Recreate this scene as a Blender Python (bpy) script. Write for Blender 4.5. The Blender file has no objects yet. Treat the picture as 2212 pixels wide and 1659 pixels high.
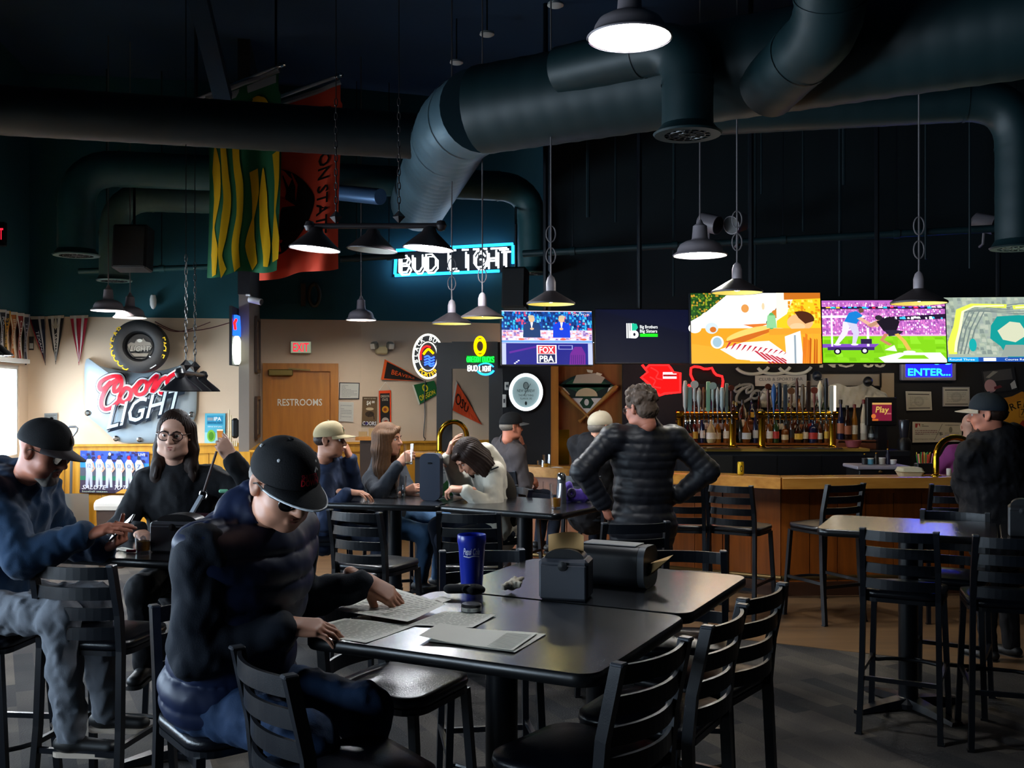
import bpy, bmesh, math, random
import numpy as np
from mathutils import Vector, Matrix, Quaternion
random.seed(7)
PI = math.pi
S = bpy.context.scene
COL = S.collection
# ------------------------------------------------------------------ camera, world, exposure
CAMZ, FPX, HOR, CX = 1.86, 2200.0, 845.0, 1106.0
cam_d = bpy.data.cameras.new('camera')
cam_d.sensor_width = 36.0
cam_d.lens = 36.0 * FPX / 2212.0
cam_d.shift_y = (HOR - 829.5) / 2212.0
cam_d.clip_end = 200
cam = bpy.data.objects.new('camera', cam_d)
COL.objects.link(cam)
cam.location = (0, 0, CAMZ)
cam.rotation_euler = (PI / 2, 0, 0)
S.camera = cam
S.view_settings.view_transform = 'Standard'
S.view_settings.look = 'None'
S.view_settings.exposure = EXPOSURE = 0.0
S.view_settings.gamma = 1.0
S.view_settings.use_curve_mapping = False
W = bpy.data.worlds.new('daylight'); S.world = W; W.use_nodes = True
W.node_tree.nodes['Background'].inputs[0].default_value = (0.66, 0.83, 1.0, 1)
W.node_tree.nodes['Background'].inputs[1].default_value = 30.0      # overcast daylight, comes in through the windows only
try:
    S.cycles.use_denoising = True
    S.cycles.max_bounces = 6; S.cycles.diffuse_bounces = 3; S.cycles.glossy_bounces = 3
    S.cycles.transmission_bounces = 6; S.cycles.transparent_max_bounces = 12
    S.cycles.sample_clamp_indirect = 3.0
    S.cycles.caustics_reflective = False; S.cycles.caustics_refractive = False
except Exception:
    pass
E1 = Vector((.985, .174, 0)).normalized(); E2 = Vector((-E1.y, E1.x, 0)); UP = Vector((0, 0, 1))   # the room's axes
T1 = Vector((.891, -.454, 0)).normalized(); T2 = Vector((-T1.y, T1.x, 0))                          # the tables' axes
def at(px, py, d):
    return Vector(((px - CX) / FPX * d, d, CAMZ - (py - HOR) / FPX * d))
def atz(px, d, z):
    return Vector(((px - CX) / FPX * d, d, z))
# daylight portals in the four windows of the left wall (they only guide the sky light in)
LWC = Vector((-5.84, 12.29, 0))                                     # far left corner of the room
WIN = [(0.35, 2.25), (3.0, 4.9), (5.65, 7.55), (8.3, 10.2), (10.95, 12.85)]      # along the wall from the corner towards the camera
WZ = (1.08, 2.16)
for a, b in WIN:
    ld = bpy.data.lights.new('window_portal', 'AREA'); ld.shape = 'RECTANGLE'
    ld.size = b - a; ld.size_y = WZ[1] - WZ[0]
    ld.cycles.is_portal = True
    lo = bpy.data.objects.new('window_portal', ld); COL.objects.link(lo)
    c = LWC - E2 * ((a + b) / 2) + UP * (sum(WZ) / 2) - E1 * .10
    lo.matrix_world = Matrix.Translation(c) @ Matrix(((-E2.x, 0, -E1.x), (-E2.y, 0, -E1.y), (0, 1, 0))).to_4x4()

# ------------------------------------------------------------------ materials
def lin(c):
    if isinstance(c, str):
        c = c.lstrip('#'); c = c if len(c) == 6 else ''.join(x * 2 for x in c); c = [int(c[i:i + 2], 16) / 255 for i in (0, 2, 4)]
    return tuple((x / 12.92 if x <= .04045 else ((x + .055) / 1.055) ** 2.4) for x in c)
MATS = {}
def mat(name, col, rough=.6, metal=0.0, spec=.5, noise=0.0, nscale=12.0, bump=0.0, bscale=60.0, emit=None, estr=0.0, clear=0.0, coat=0.0, sheen=0.0):
    if name in MATS: return MATS[name]
    m = bpy.data.materials.new(name); m.use_nodes = True; MATS[name] = m
    nt = m.node_tree; b = nt.nodes['Principled BSDF']; L = nt.links.new
    c = lin(col)
    b.inputs['Base Color'].default_value = (*c, 1); b.inputs['Roughness'].default_value = rough
    b.inputs['Metallic'].default_value = metal; b.inputs['Specular IOR Level'].default_value = spec
    b.inputs['Coat Weight'].default_value = coat
    if sheen: b.inputs['Sheen Weight'].default_value = sheen
    if emit is not None:
        b.inputs['Emission Color'].default_value = (*lin(emit), 1); b.inputs['Emission Strength'].default_value = estr
    if clear:
        b.inputs['Transmission Weight'].default_value = clear
    tc = nt.nodes.new('ShaderNodeTexCoord')
    nz = nt.nodes.new('ShaderNodeTexNoise'); nz.inputs['Scale'].default_value = nscale; nz.inputs['Detail'].default_value = 4
    L(tc.outputs['Object'], nz.inputs['Vector'])
    if noise:
        mx = nt.nodes.new('ShaderNodeMix'); mx.data_type = 'RGBA'
        mx.inputs['A'].default_value = (*[x * (1 - noise) for x in c], 1)
        mx.inputs['B'].default_value = (*[min(1, x * (1 + noise)) for x in c], 1)
        L(nz.outputs['Fac'], mx.inputs['Factor']); L(mx.outputs['Result'], b.inputs['Base Color'])
    rr = nt.nodes.new('ShaderNodeMapRange')
    rr.inputs['To Min'].default_value = max(0, rough - .05); rr.inputs['To Max'].default_value = min(1, rough + .05)
    L(nz.outputs['Fac'], rr.inputs['Value']); L(rr.outputs['Result'], b.inputs['Roughness'])
    if bump:
        n2 = nt.nodes.new('ShaderNodeTexNoise'); n2.inputs['Scale'].default_value = bscale; n2.inputs['Detail'].default_value = 3
        L(tc.outputs['Object'], n2.inputs['Vector'])
        bp = nt.nodes.new('ShaderNodeBump'); bp.inputs['Strength'].default_value = bump; bp.inputs['Distance'].default_value = .01
        L(n2.outputs['Fac'], bp.inputs['Height']); L(bp.outputs['Normal'], b.inputs['Normal'])
    return m
def glow(name, col, s):
    if name in MATS: return MATS[name]
    m = bpy.data.materials.new(name); m.use_nodes = True; MATS[name] = m
    nt = m.node_tree; nt.nodes.clear()
    e = nt.nodes.new('ShaderNodeEmission'); e.inputs[0].default_value = (*lin(col), 1); e.inputs[1].default_value = s
    o = nt.nodes.new('ShaderNodeOutputMaterial'); nt.links.new(e.outputs[0], o.inputs[0])
    return m
def glass(name, col=(1, 1, 1), rough=.02, refl=.12):
    if name in MATS: return MATS[name]
    m = bpy.data.materials.new(name); m.use_nodes = True; MATS[name] = m
    nt = m.node_tree; nt.nodes.clear(); L = nt.links.new
    t = nt.nodes.new('ShaderNodeBsdfTransparent'); t.inputs[0].default_value = (*lin(col), 1)
    g = nt.nodes.new('ShaderNodeBsdfGlossy'); g.inputs['Roughness'].default_value = rough
    f = nt.nodes.new('ShaderNodeLayerWeight'); f.inputs['Blend'].default_value = .35
    a = nt.nodes.new('ShaderNodeMath'); a.operation = 'MULTIPLY_ADD'; a.inputs[1].default_value = .6; a.inputs[2].default_value = refl * .3
    mx = nt.nodes.new('ShaderNodeMixShader'); o = nt.nodes.new('ShaderNodeOutputMaterial')
    L(f.outputs['Facing'], a.inputs[0]); L(a.outputs[0], mx.inputs[0]); L(t.outputs[0], mx.inputs[1]); L(g.outputs[0], mx.inputs[2]); L(mx.outputs[0], o.inputs[0])
    return m
def attr_mat(name, emission=0.0, rough=.6, spec=.3, trans=0.0):
    if name in MATS: return MATS[name]
    m = bpy.data.materials.new(name); m.use_nodes = True; MATS[name] = m
    nt = m.node_tree; b = nt.nodes['Principled BSDF']; L = nt.links.new
    a = nt.nodes.new('ShaderNodeAttribute'); a.attribute_name = 'print'
    b.inputs['Roughness'].default_value = rough; b.inputs['Specular IOR Level'].default_value = spec
    if emission:
        b.inputs['Base Color'].default_value = (.01, .01, .01, 1)
        L(a.outputs['Color'], b.inputs['Emission Color']); b.inputs['Emission Strength'].default_value = emission
    else:
        L(a.outputs['Color'], b.inputs['Base Color'])
    return m
PRINT = attr_mat('printed_paper', 0, .65)
GLOSSP = attr_mat('printed_gloss', 0, .25, .5)
SCREEN = attr_mat('screen_picture', 1.35)
LEDP = attr_mat('lit_sign_picture', 1.0)

# ------------------------------------------------------------------ mesh building
FR = {}                                                             # world matrix of every thing's root
class MB:
    def __init__(s): s.v = []; s.f = []; s.c = []; s.col = None
    def add(s, vs, fs, col=None):
        o = len(s.v); s.v += [tuple(p) for p in vs]
        for f in fs: s.f.append([i + o for i in f]); s.c.append(col or s.col)
        return s
    def box(s, c, size, R=None, col=None, bevel=0.0):
        x, y, z = [k / 2 for k in size]; c = Vector(c)
        if bevel:
            b = min(bevel, x * .9, y * .9, z * .9); vs = []; 
            for sx in (-1, 1):
                for sy in (-1, 1):
                    for sz in (-1, 1):
                        vs += [(sx * x, sy * (y - b), sz * (z - b)), (sx * (x - b), sy * y, sz * (z - b)), (sx * (x - b), sy * (y - b), sz * z)]
            bm = bmesh.new()
            for p in vs: bm.verts.new(p)
            r = bmesh.ops.convex_hull(bm, input=bm.verts)
            bm.verts.index_update()
            vv = [v.co.copy() for v in bm.verts]; ff = [[v.index for v in f.verts] for f in bm.faces]; bm.free()
            return s.add([(c + (R @ p if R else p)) for p in vv], ff, col)
        vs = [Vector((sx * x, sy * y, sz * z)) for sx in (-1, 1) for sy in (-1, 1) for sz in (-1, 1)]
        return s.add([c + (R @ p if R else p) for p in vs], [(0, 1, 3, 2), (4, 6, 7, 5), (0, 4, 5, 1), (2, 3, 7, 6), (0, 2, 6, 4), (1, 5, 7, 3)], col)
    def sweep(s, pts, r, n=10, cap=True, closed=False, prof=None, up=None, col=None):
        pts = [Vector(p) for p in pts]; m = len(pts); rs = r if isinstance(r, (list, tuple)) else [r] * m
        T = []
        for i in range(m):
            a = pts[i - 1] if (i or closed) else pts[i]; b = pts[(i + 1) % m] if (i < m - 1 or closed) else pts[i]
            t = b - a; T.append(t.normalized() if t.length > 1e-9 else Vector((0, 0, 1)))
        N = (up and Vector(up)) or (Vector((0, 0, 1)) if abs(T[0].z) < .9 else Vector((1, 0, 0)))
        N = (N - T[0] * N.dot(T[0])).normalized(); base = len(s.v)
        pr = prof or [(math.cos(2 * PI * k / n), math.sin(2 * PI * k / n)) for k in range(n)]; n = len(pr)
        for i in range(m):
            if i:
                q = T[i - 1].rotation_difference(T[i]); N = q @ N
                if up: u = Vector(up); N2 = u - T[i] * u.dot(T[i]); N = N2.normalized() if N2.length > .1 else N
            B = T[i].cross(N).normalized()
            for a, b in pr: s.v.append(tuple(pts[i] + (N * a + B * b) * rs[i]))
        for i in range(m if closed else m - 1):
            j = (i + 1) % m
            for k in range(n):
                l = (k + 1) % n
                s.f.append([base + i * n + k, base + i * n + l, base + j * n + l, base + j * n + k]); s.c.append(col or s.col)
        if cap and not closed:
            s.f.append([base + k for k in range(n)][::-1]); s.c.append(col or s.col)
            s.f.append([base + (m - 1) * n + k for k in range(n)]); s.c.append(col or s.col)
        return s
    def bar(s, a, b, w, h=None, up=(0, 0, 1), col=None):
        h = h or w
        return s.sweep([a, b], 1.0, prof=[(h / 2, w / 2), (h / 2, -w / 2), (-h / 2, -w / 2), (-h / 2, w / 2)], up=up if abs((Vector(b) - Vector(a)).normalized().dot(Vector(up))) < .95 else (0, 1, 0), col=col)
    def lathe(s, prof, c=(0, 0, 0), n=20, R=None, col=None, cap=True):
        base = len(s.v); c = Vector(c)
        for r, z in prof:
            for k in range(n):
                p = Vector((r * math.cos(2 * PI * k / n), r * math.sin(2 * PI * k / n), z)); s.v.append(tuple(c + (R @ p if R else p)))
        for i in range(len(prof) - 1):
            for k in range(n):
                l = (k + 1) % n; s.f.append([base + i * n + k, base + i * n + l, base + (i + 1) * n + l, base + (i + 1) * n + k]); s.c.append(col or s.col)
        if cap:
            if prof[0][0] > 1e-6: s.f.append([base + k for k in range(n)][::-1]); s.c.append(col or s.col)
            if prof[-1][0] > 1e-6: s.f.append([base + (len(prof) - 1) * n + k for k in range(n)]); s.c.append(col or s.col)
        return s
    def prism(s, poly, fr, t0, t1, col=None):
        """outline in the frame's (u,v) extruded from w=t0 to w=t1"""
        n = len(poly); vs = [fr(u, v, t0) for u, v in poly] + [fr(u, v, t1) for u, v in poly]
        fs = [list(range(n))[::-1], list(range(n, 2 * n))] + [[i, (i + 1) % n, n + (i + 1) % n, n + i] for i in range(n)]
        return s.add(vs, fs, col)
    def build(s, name, m, parent=None, local=False, smooth=False, kind=None, fix=True):
        me = bpy.data.meshes.new(name)
        v = s.v
        if parent is not None and not local:
            inv = FR[parent].inverted(); v = [tuple(inv @ Vector(p)) for p in v]
        me.from_pydata(v, [], s.f)
        if fix:
            bm = bmesh.new(); bm.from_mesh(me); bmesh.ops.recalc_face_normals(bm, faces=bm.faces); bm.to_mesh(me); bm.free()
        if any(c is not None for c in s.c):
            at_ = me.color_attributes.new('print', 'FLOAT_COLOR', 'CORNER'); arr = np.zeros((len(me.loops), 4), 'f4'); arr[:, 3] = 1; k = 0
            for f, c in zip(s.f, s.c):
                arr[k:k + len(f), :3] = lin(c) if c is not None else (.5, .5, .5); k += len(f)
            at_.data.foreach_set('color', arr.ravel())
        if m is not None: me.materials.append(m)
        if smooth:
            me.shade_smooth()
            if smooth == 'auto':
                try: me.set_sharp_from_angle(angle=math.radians(40))
                except Exception: pass
        return link(name, me, parent)
def link(name, me, parent=None):
    o = bpy.data.objects.new(name, me); COL.objects.link(o)
    if parent is not None: o.parent = parent; FR[o] = FR[parent]
    else: FR[o] = Matrix.Identity(4)
    return o
def thing(name, label, cat, loc=(0, 0, 0), rz=0.0, group=None):
    o = bpy.data.objects.new(name, None); COL.objects.link(o); o.empty_display_size = .1
    o.location = loc; o.rotation_euler = (0, 0, rz); o['label'] = label; o['category'] = cat
    if group: o['group'] = group
    FR[o] = Matrix.Translation(Vector(loc)) @ Matrix.Rotation(rz, 4, 'Z')
    return o
def tag(o, label, cat, group=None):
    o['label'] = label; o['category'] = cat
    if group: o['group'] = group
    return o
def struct(o, label=None):
    o['kind'] = 'structure'
    if label: o['label'] = label
    return o
def dup(root, loc, rz, label, group=None):
    r = root.copy(); COL.objects.link(r); r.location = loc; r.rotation_euler = (0, 0, rz); r['label'] = label
    if group: r['group'] = group
    FR[r] = Matrix.Translation(Vector(loc)) @ Matrix.Rotation(rz, 4, 'Z')
    for ch in list(root.children):
        c = ch.copy(); COL.objects.link(c); c.parent = r; FR[c] = FR[r]
        for g in list(ch.children):
            d = g.copy(); COL.objects.link(d); d.parent = c
    return r
class Frame:
    """a flat frame in the place: origin, u to the side, v up, w out of the surface"""
    def __init__(s, o, u, v=UP, n=None):
        s.o = Vector(o); s.u = Vector(u).normalized(); s.v = Vector(v).normalized(); s.n = (n and Vector(n)) or s.u.cross(s.v).normalized()
    def __call__(s, u, v, w=0.0): return s.o + s.u * u + s.v * v + s.n * w
    def hit(s, px, py):                                             # where the sight line through a pixel meets the frame's plane
        d = Vector(((px - CX) / FPX, 1, -(py - HOR) / FPX)); c = Vector((0, 0, CAMZ))
        t = (s.o - c).dot(s.n) / d.dot(s.n); p = c + d * t - s.o
        return p.dot(s.u), p.dot(s.v)
    def sub(s, px, py): 
        u, v = s.hit(px, py); return Frame(s(u, v), s.u, s.v, s.n)
    def R(s): return Matrix((s.u, s.v, s.n)).transposed()
def turned(fr, yaw=0, tilt=0):
    q = Quaternion((0, 0, 1), yaw); u = q @ fr.u; n = q @ fr.n; v = q @ fr.v
    q2 = Quaternion(u, tilt); return Frame(fr.o, u, q2 @ v, q2 @ n)
_TX = {}
def text2d(s, bold=0.0, res=2):
    """flat outline of a line of text, height about 1, as (verts, faces), starting at x=0"""
    k = (s, bold, res)
    if k in _TX: return _TX[k]
    c = bpy.data.curves.new('t', 'FONT'); c.body = s; c.size = 1.4; c.offset = bold; c.resolution_u = res
    o = bpy.data.objects.new('t', c); COL.objects.link(o)
    me = o.to_mesh(); vs = [(v.co.x, v.co.y) for v in me.vertices]; fs = [list(p.vertices) for p in me.polygons]
    o.to_mesh_clear(); bpy.data.objects.remove(o); bpy.data.curves.remove(c)
    if vs:
        x0 = min(v[0] for v in vs); vs = [(x - x0, y) for x, y in vs]
    _TX[k] = (vs, fs); return _TX[k]
class PR(MB):
    """flat print: coloured shapes laid on a frame in thin layers"""
    def __init__(s, fr, w0=.001, step=.0004): super().__init__(); s.fr = fr; s.w = w0; s.st = step
    def poly(s, pts, col):
        s.w += s.st; s.add([s.fr(u, v, s.w) for u, v in pts], [list(range(len(pts)))], col); return s
    def rect(s, x0, y0, x1, y1, col): return s.poly([(x0, y0), (x1, y0), (x1, y1), (x0, y1)], col)
    def ell(s, cx, cy, rx, ry, col, n=24, a=0): 
        if getattr(s, 'cross', 1) > 1: return s.stroke([(cx + rx * x, cy) for x in np.linspace(-.999, .999, n)], [2 * ry * math.sqrt(1 - x * x) for x in np.linspace(-.999, .999, n)], col)
        return s.poly([(cx + rx * math.cos(2 * PI * k / n) * math.cos(a) - ry * math.sin(2 * PI * k / n) * math.sin(a), cy + rx * math.cos(2 * PI * k / n) * math.sin(a) + ry * math.sin(2 * PI * k / n) * math.cos(a)) for k in range(n)], col)
    def many(s, quads):
        s.w += s.st
        for pts, c in quads: s.add([s.fr(u, v, s.w) for u, v in pts], [list(range(len(pts)))], c)
        return s
    def stroke(s, pts, w, col):
        s.w += s.st; n = len(pts); L = []; Rr = []
        ws = w if isinstance(w, (list, tuple)) else [w] * n
        for i in range(n):
            a = pts[max(i - 1, 0)]; b = pts[min(i + 1, n - 1)]; dx, dy = b[0] - a[0], b[1] - a[1]; l = math.hypot(dx, dy) or 1
            L.append((pts[i][0] - dy / l * ws[i] / 2, pts[i][1] + dx / l * ws[i] / 2)); Rr.append((pts[i][0] + dy / l * ws[i] / 2, pts[i][1] - dx / l * ws[i] / 2))
        m = getattr(s, 'cross', 1); rows = [[(a[0] + (b[0] - a[0]) * j / m, a[1] + (b[1] - a[1]) * j / m) for a, b in zip(L, Rr)] for j in range(m + 1)]
        s.add([s.fr(u, v, s.w) for r in rows for u, v in r], [[j * n + i, j * n + i + 1, (j + 1) * n + i + 1, (j + 1) * n + i] for j in range(m) for i in range(n - 1)], col); return s
    def text(s, t, x, y, h, col, w=None, bold=0.0, shear=0.0, slope=0.0, align='c', rot=0.0, mirror=False):
        vs, fs = text2d(t, bold); 
        if not vs: return s
        x1 = max(v[0] for v in vs); y1 = max(v[1] for v in vs); sx = (w / x1) if w else h / max(y1, .5) 
        sy = h / max(y1, .5); s.w += s.st; off = {'c': x1 * sx / 2, 'l': 0, 'r': x1 * sx}[align]; out = []
        ca, sa = math.cos(rot), math.sin(rot)
        for a, b in vs:
            u = a * sx - off; v = b * sy; u += shear * v; v += slope * u
            if mirror: u = -u
            out.append(s.fr(x + u * ca - v * sa, y + u * sa + v * ca, s.w))
        s.add(out, fs, col); return s
    def lines(s, x0, x1, y0, y1, n, col, h=None, seed=0):
        r = random.Random(seed); q = []; st = (y1 - y0) / n; h = h or st * .45
        for i in range(n):
            y = y1 - (i + .5) * st; x = x0
            while x < x1 - .02 * (x1 - x0):
                l = r.uniform(.03, .12) * (x1 - x0); e = min(x + l, x1); q.append(([(x, y - h / 2), (e, y - h / 2), (e, y + h / 2), (x, y + h / 2)], col)); x = e + .02 * (x1 - x0)
                if r.random() < .07: break
        return s.many(q)
def arc(cx, cy, rx, ry, a0, a1, n=16):
    return [(cx + rx * math.cos(math.radians(a0 + (a1 - a0) * i / n)), cy + ry * math.sin(math.radians(a0 + (a1 - a0) * i / n))) for i in range(n + 1)]
def spline(pts, n=8, closed=False):
    P = [Vector(p) for p in pts]; out = []; m = len(P)
    for i in range(m if closed else m - 1):
        p0 = P[(i - 1) % m] if (closed or i) else P[i]; p1 = P[i]; p2 = P[(i + 1) % m]; p3 = P[(i + 2) % m] if (closed or i < m - 2) else p2
        for k in range(n):
            t = k / n; out.append(.5 * ((2 * p1) + (p2 - p0) * t + (2 * p0 - 5 * p1 + 4 * p2 - p3) * t * t + (3 * p1 - p0 - 3 * p2 + p3) * t ** 3))
    if not closed: out.append(P[-1])
    return out
# single-stroke letters for the neon tubes, on a 1 x 1.5 cell
SF = {'A': [[(0, 0), (.5, 1.5), (1, 0)], [(.2, .55), (.8, .55)]], 'B': [[(0, 0), (0, 1.5), (.75, 1.5), (.9, 1.15), (.7, .8), (0, .8)], [(.7, .8), (1, .4), (.75, 0), (0, 0)]],
      'C': [[(1, 1.2), (.7, 1.5), (.3, 1.5), (0, 1.1), (0, .4), (.3, 0), (.7, 0), (1, .3)]], 'D': [[(0, 0), (0, 1.5), (.6, 1.5), (1, 1.1), (1, .4), (.6, 0), (0, 0)]],
      'E': [[(1, 1.5), (0, 1.5), (0, 0), (1, 0)], [(0, .8), (.75, .8)]], 'F': [[(1, 1.5), (0, 1.5), (0, 0)], [(0, .8), (.75, .8)]],
      'G': [[(1, 1.2), (.7, 1.5), (.3, 1.5), (0, 1.1), (0, .4), (.3, 0), (.8, 0), (1, .3), (1, .7), (.6, .7)]], 'H': [[(0, 0), (0, 1.5)], [(1, 0), (1, 1.5)], [(0, .75), (1, .75)]],
      'I': [[(.5, 0), (.5, 1.5)]], 'K': [[(0, 0), (0, 1.5)], [(1, 1.5), (.05, .75), (1, 0)]], 'L': [[(0, 1.5), (0, 0), (.9, 0)]], 'N': [[(0, 0), (0, 1.5), (1, 0), (1, 1.5)]],
      'O': [[(.5, 0), (.15, .15), (0, .5), (0, 1), (.15, 1.35), (.5, 1.5), (.85, 1.35), (1, 1), (1, .5), (.85, .15), (.5, 0)]], 'P': [[(0, 0), (0, 1.5), (.7, 1.5), (1, 1.15), (.7, .75), (0, .75)]],
      'R': [[(0, 0), (0, 1.5), (.7, 1.5), (1, 1.15), (.7, .75), (0, .75)], [(.5, .75), (1, 0)]], 'S': [[(1, 1.3), (.7, 1.5), (.3, 1.5), (0, 1.2), (.15, .85), (.85, .65), (1, .3), (.7, 0), (.3, 0), (0, .2)]],
      'T': [[(0, 1.5), (1, 1.5)], [(.5, 1.5), (.5, 0)]], 'U': [[(0, 1.5), (0, .4), (.3, 0), (.7, 0), (1, .4), (1, 1.5)]], 'Y': [[(0, 1.5), (.5, .8), (1, 1.5)], [(.5, .8), (.5, 0)]]}
def neon_text(mb, fr, t, x, y, h, w, r, gap=.35, slope=0.0, shear=0.0):
    n = sum(1.0 if c != ' ' else .6 for c in t) + gap * (len(t) - 1); cw = w / n; u = 0
    for c in t:
        if c == ' ': u += .6 + gap; continue
        for st in SF[c]:
            pts = []
            for a, b in st:
                X = (u + a) * cw; Y = b / 1.5 * h; pts.append(fr(x + X + shear * Y, y + Y + slope * X, .02))
            mb.sweep(pts, r, 6)
        u += 1 + gap
    return mb
# ------------------------------------------------------------------ common materials
BLACKM = mat('black_powder_coated_metal', '#090d14', .32, .0, .5, bump=.05, bscale=300)
VINYL = mat('black_vinyl', '#090c14', .30, 0, .5, bump=.12, bscale=180)
LAMIN = mat('black_laminate', '#0b0d13', .22, 0, 1.0, coat=.7); LAMIN.node_tree.nodes['Principled BSDF'].inputs['Coat Roughness'].default_value = .24
TEDGE = mat('table_edge_rubber', '#090a0c', .3)
DARKPL = mat('dark_plastic', '#101216', .4)
GREYPL = mat('grey_plastic', '#3a3d42', .45)
CHROME = mat('chrome', '#c8c8c8', .15, 1.0)
BRASS = mat('polished_brass', '#c89a28', .2, 1.0)
WHITEP = mat('white_paint', '#dcdcd6', .5)
PAPER = mat('paper_white', '#ebe9de', .8)
WOODO = mat('orange_varnished_wood', '#c07a1a', .38, noise=.2, nscale=7)
GLASSM = glass('clear_glass')
# ================================================================== THE SETTING
CEIL = 5.7
def floor_mat():
    m = bpy.data.materials.new('carpet_planks'); m.use_nodes = True; nt = m.node_tree; b = nt.nodes['Principled BSDF']; L = nt.links.new
    tc = nt.nodes.new('ShaderNodeTexCoord'); mp = nt.nodes.new('ShaderNodeMapping'); mp.inputs['Rotation'].default_value = (0, 0, math.radians(63))
    L(tc.outputs['Object'], mp.inputs['Vector'])
    br = nt.nodes.new('ShaderNodeTexBrick'); br.inputs['Scale'].default_value = 1.0; br.inputs['Brick Width'].default_value = .5; br.inputs['Row Height'].default_value = .125
    br.inputs['Mortar Size'].default_value = .0; br.inputs['Color1'].default_value = (*lin('#2a2c30'), 1); br.inputs['Color2'].default_value = (*lin('#524e4a'), 1); br.offset = .37
    L(mp.outputs[0], br.inputs['Vector'])
    nz = nt.nodes.new('ShaderNodeTexNoise'); nz.inputs['Scale'].default_value = 1.3; L(mp.outputs[0], nz.inputs['Vector'])
    n3 = nt.nodes.new('ShaderNodeTexNoise'); n3.inputs['Scale'].default_value = 90; L(tc.outputs['Object'], n3.inputs['Vector'])
    mx = nt.nodes.new('ShaderNodeMix'); mx.data_type = 'RGBA'; mx.blend_type = 'MULTIPLY'; mx.inputs['Factor'].default_value = .9
    cr = nt.nodes.new('ShaderNodeValToRGB'); cr.color_ramp.elements[0].position = .35; cr.color_ramp.elements[0].color = (.35, .35, .38, 1); cr.color_ramp.elements[1].position = .65; cr.color_ramp.elements[1].color = (1.15, 1.1, 1.0, 1)
    L(nz.outputs['Fac'], cr.inputs[0]); L(br.outputs['Color'], mx.inputs['A']); L(cr.outputs[0], mx.inputs['B']); L(mx.outputs['Result'], b.inputs['Base Color'])
    bp = nt.nodes.new('ShaderNodeBump'); bp.inputs['Strength'].default_value = .6; bp.inputs['Distance'].default_value = .006; L(n3.outputs['Fac'], bp.inputs['Height']); L(bp.outputs[0], b.inputs['Normal'])
    b.inputs['Roughness'].default_value = .95; b.inputs['Specular IOR Level'].default_value = .15
    return m
def wood_mat(name, c1, c2, rough=.4, scale=2.0, axis=2):
    m = bpy.data.materials.new(name); m.use_nodes = True; MATS[name] = m; nt = m.node_tree; b = nt.nodes['Principled BSDF']; L = nt.links.new
    tc = nt.nodes.new('ShaderNodeTexCoord'); mp = nt.nodes.new('ShaderNodeMapping'); s = [9 * scale] * 3; s[axis] = .7 * scale; mp.inputs['Scale'].default_value = s
    L(tc.outputs['Object'], mp.inputs[0]); nz = nt.nodes.new('ShaderNodeTexNoise'); nz.inputs['Scale'].default_value = 1; nz.inputs['Detail'].default_value = 6; L(mp.outputs[0], nz.inputs[0])
    cr = nt.nodes.new('ShaderNodeValToRGB'); cr.color_ramp.elements[0].position = .3; cr.color_ramp.elements[1].position = .7
    cr.color_ramp.elements[0].color = (*lin(c1), 1); cr.color_ramp.elements[1].color = (*lin(c2), 1)
    L(nz.outputs['Fac'], cr.inputs[0]); L(cr.outputs[0], b.inputs['Base Color']); b.inputs['Roughness'].default_value = rough
    return m
WOODP = wood_mat('golden_oak_panel', '#c98a22', '#e0a436', .4)
WOODD = wood_mat('door_oak', '#a8661c', '#c27d28', .38)
WOODB = wood_mat('bar_front_oak', '#6c360c', '#8c4c14', .42)
WOODC = wood_mat('bar_counter_oak', '#a8702e', '#c99245', .25, axis=0)
VINF = wood_mat('brown_vinyl_floor', '#54402e', '#74583c', .42, 1.0, 0)
TEAL = mat('dark_teal_wall_paint', '#14505a', .85, noise=.12, nscale=2, bump=.1, bscale=90)
CEILM = mat('dark_navy_ceiling_paint', '#10304c', .9, noise=.2, nscale=1.5)
BEIGE = mat('beige_wall_paint', '#dac2a6', .8, noise=.05, nscale=3, bump=.06, bscale=120)
BLKWALL = mat('black_wall_paint', '#10131a', .75, noise=.15, nscale=3)
TAUPE = mat('taupe_pillar_paint', '#7c7268', .8, noise=.05)
FARR = 9.0
def quadwall(name, m, pts, th=.12, n=None, label=None):
    """a slab of wall: pts are the visible face's corners, the slab goes back from it by th along -n"""
    mb = MB(); P = [Vector(p) for p in pts]; n = n or (P[1] - P[0]).cross(P[3] - P[0]).normalized()
    Q = [p - n * th for p in P]; k = len(P)
    mb.add(P + Q, [list(range(k)), list(range(k, 2 * k))[::-1]] + [[i, k + i, k + (i + 1) % k, (i + 1) % k] for i in range(k)])
    return struct(mb.build(name, m), label)
# floor, ceiling
mb = MB(); mb.box((1.0, 5.0, -.06), (17, 21, .12)); fl = struct(mb.build('floor', floor_mat()), 'dark grey patterned plank carpet')
mb = MB(); mb.box((1.0, 5.0, CEIL + .06), (17, 21, .12)); struct(mb.build('ceiling', CEILM), 'dark navy painted ceiling')
c0 = Vector((1.73, 7.62, 0))                                        # the seam between carpet and the brown floor by the bar
mb = MB(); P = [c0 - T1 * 9 , c0 + T1 * 7.5, Vector((9.2, 13.2, 0)), Vector((-3.2, 13.2, 0))]
P[0] = Vector((-3.05, 10.05, 0))
mb.add([p + UP * .004 for p in P] + [p - UP * .02 for p in P], [(0, 1, 2, 3), (7, 6, 5, 4), (0, 4, 5, 1), (1, 5, 6, 2), (2, 6, 7, 3), (3, 7, 4, 0)])
mb.build('floor_brown', VINF)['kind'] = 'structure'; bpy.data.objects['floor_brown']['label'] = 'brown vinyl floor around the bar'
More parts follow.
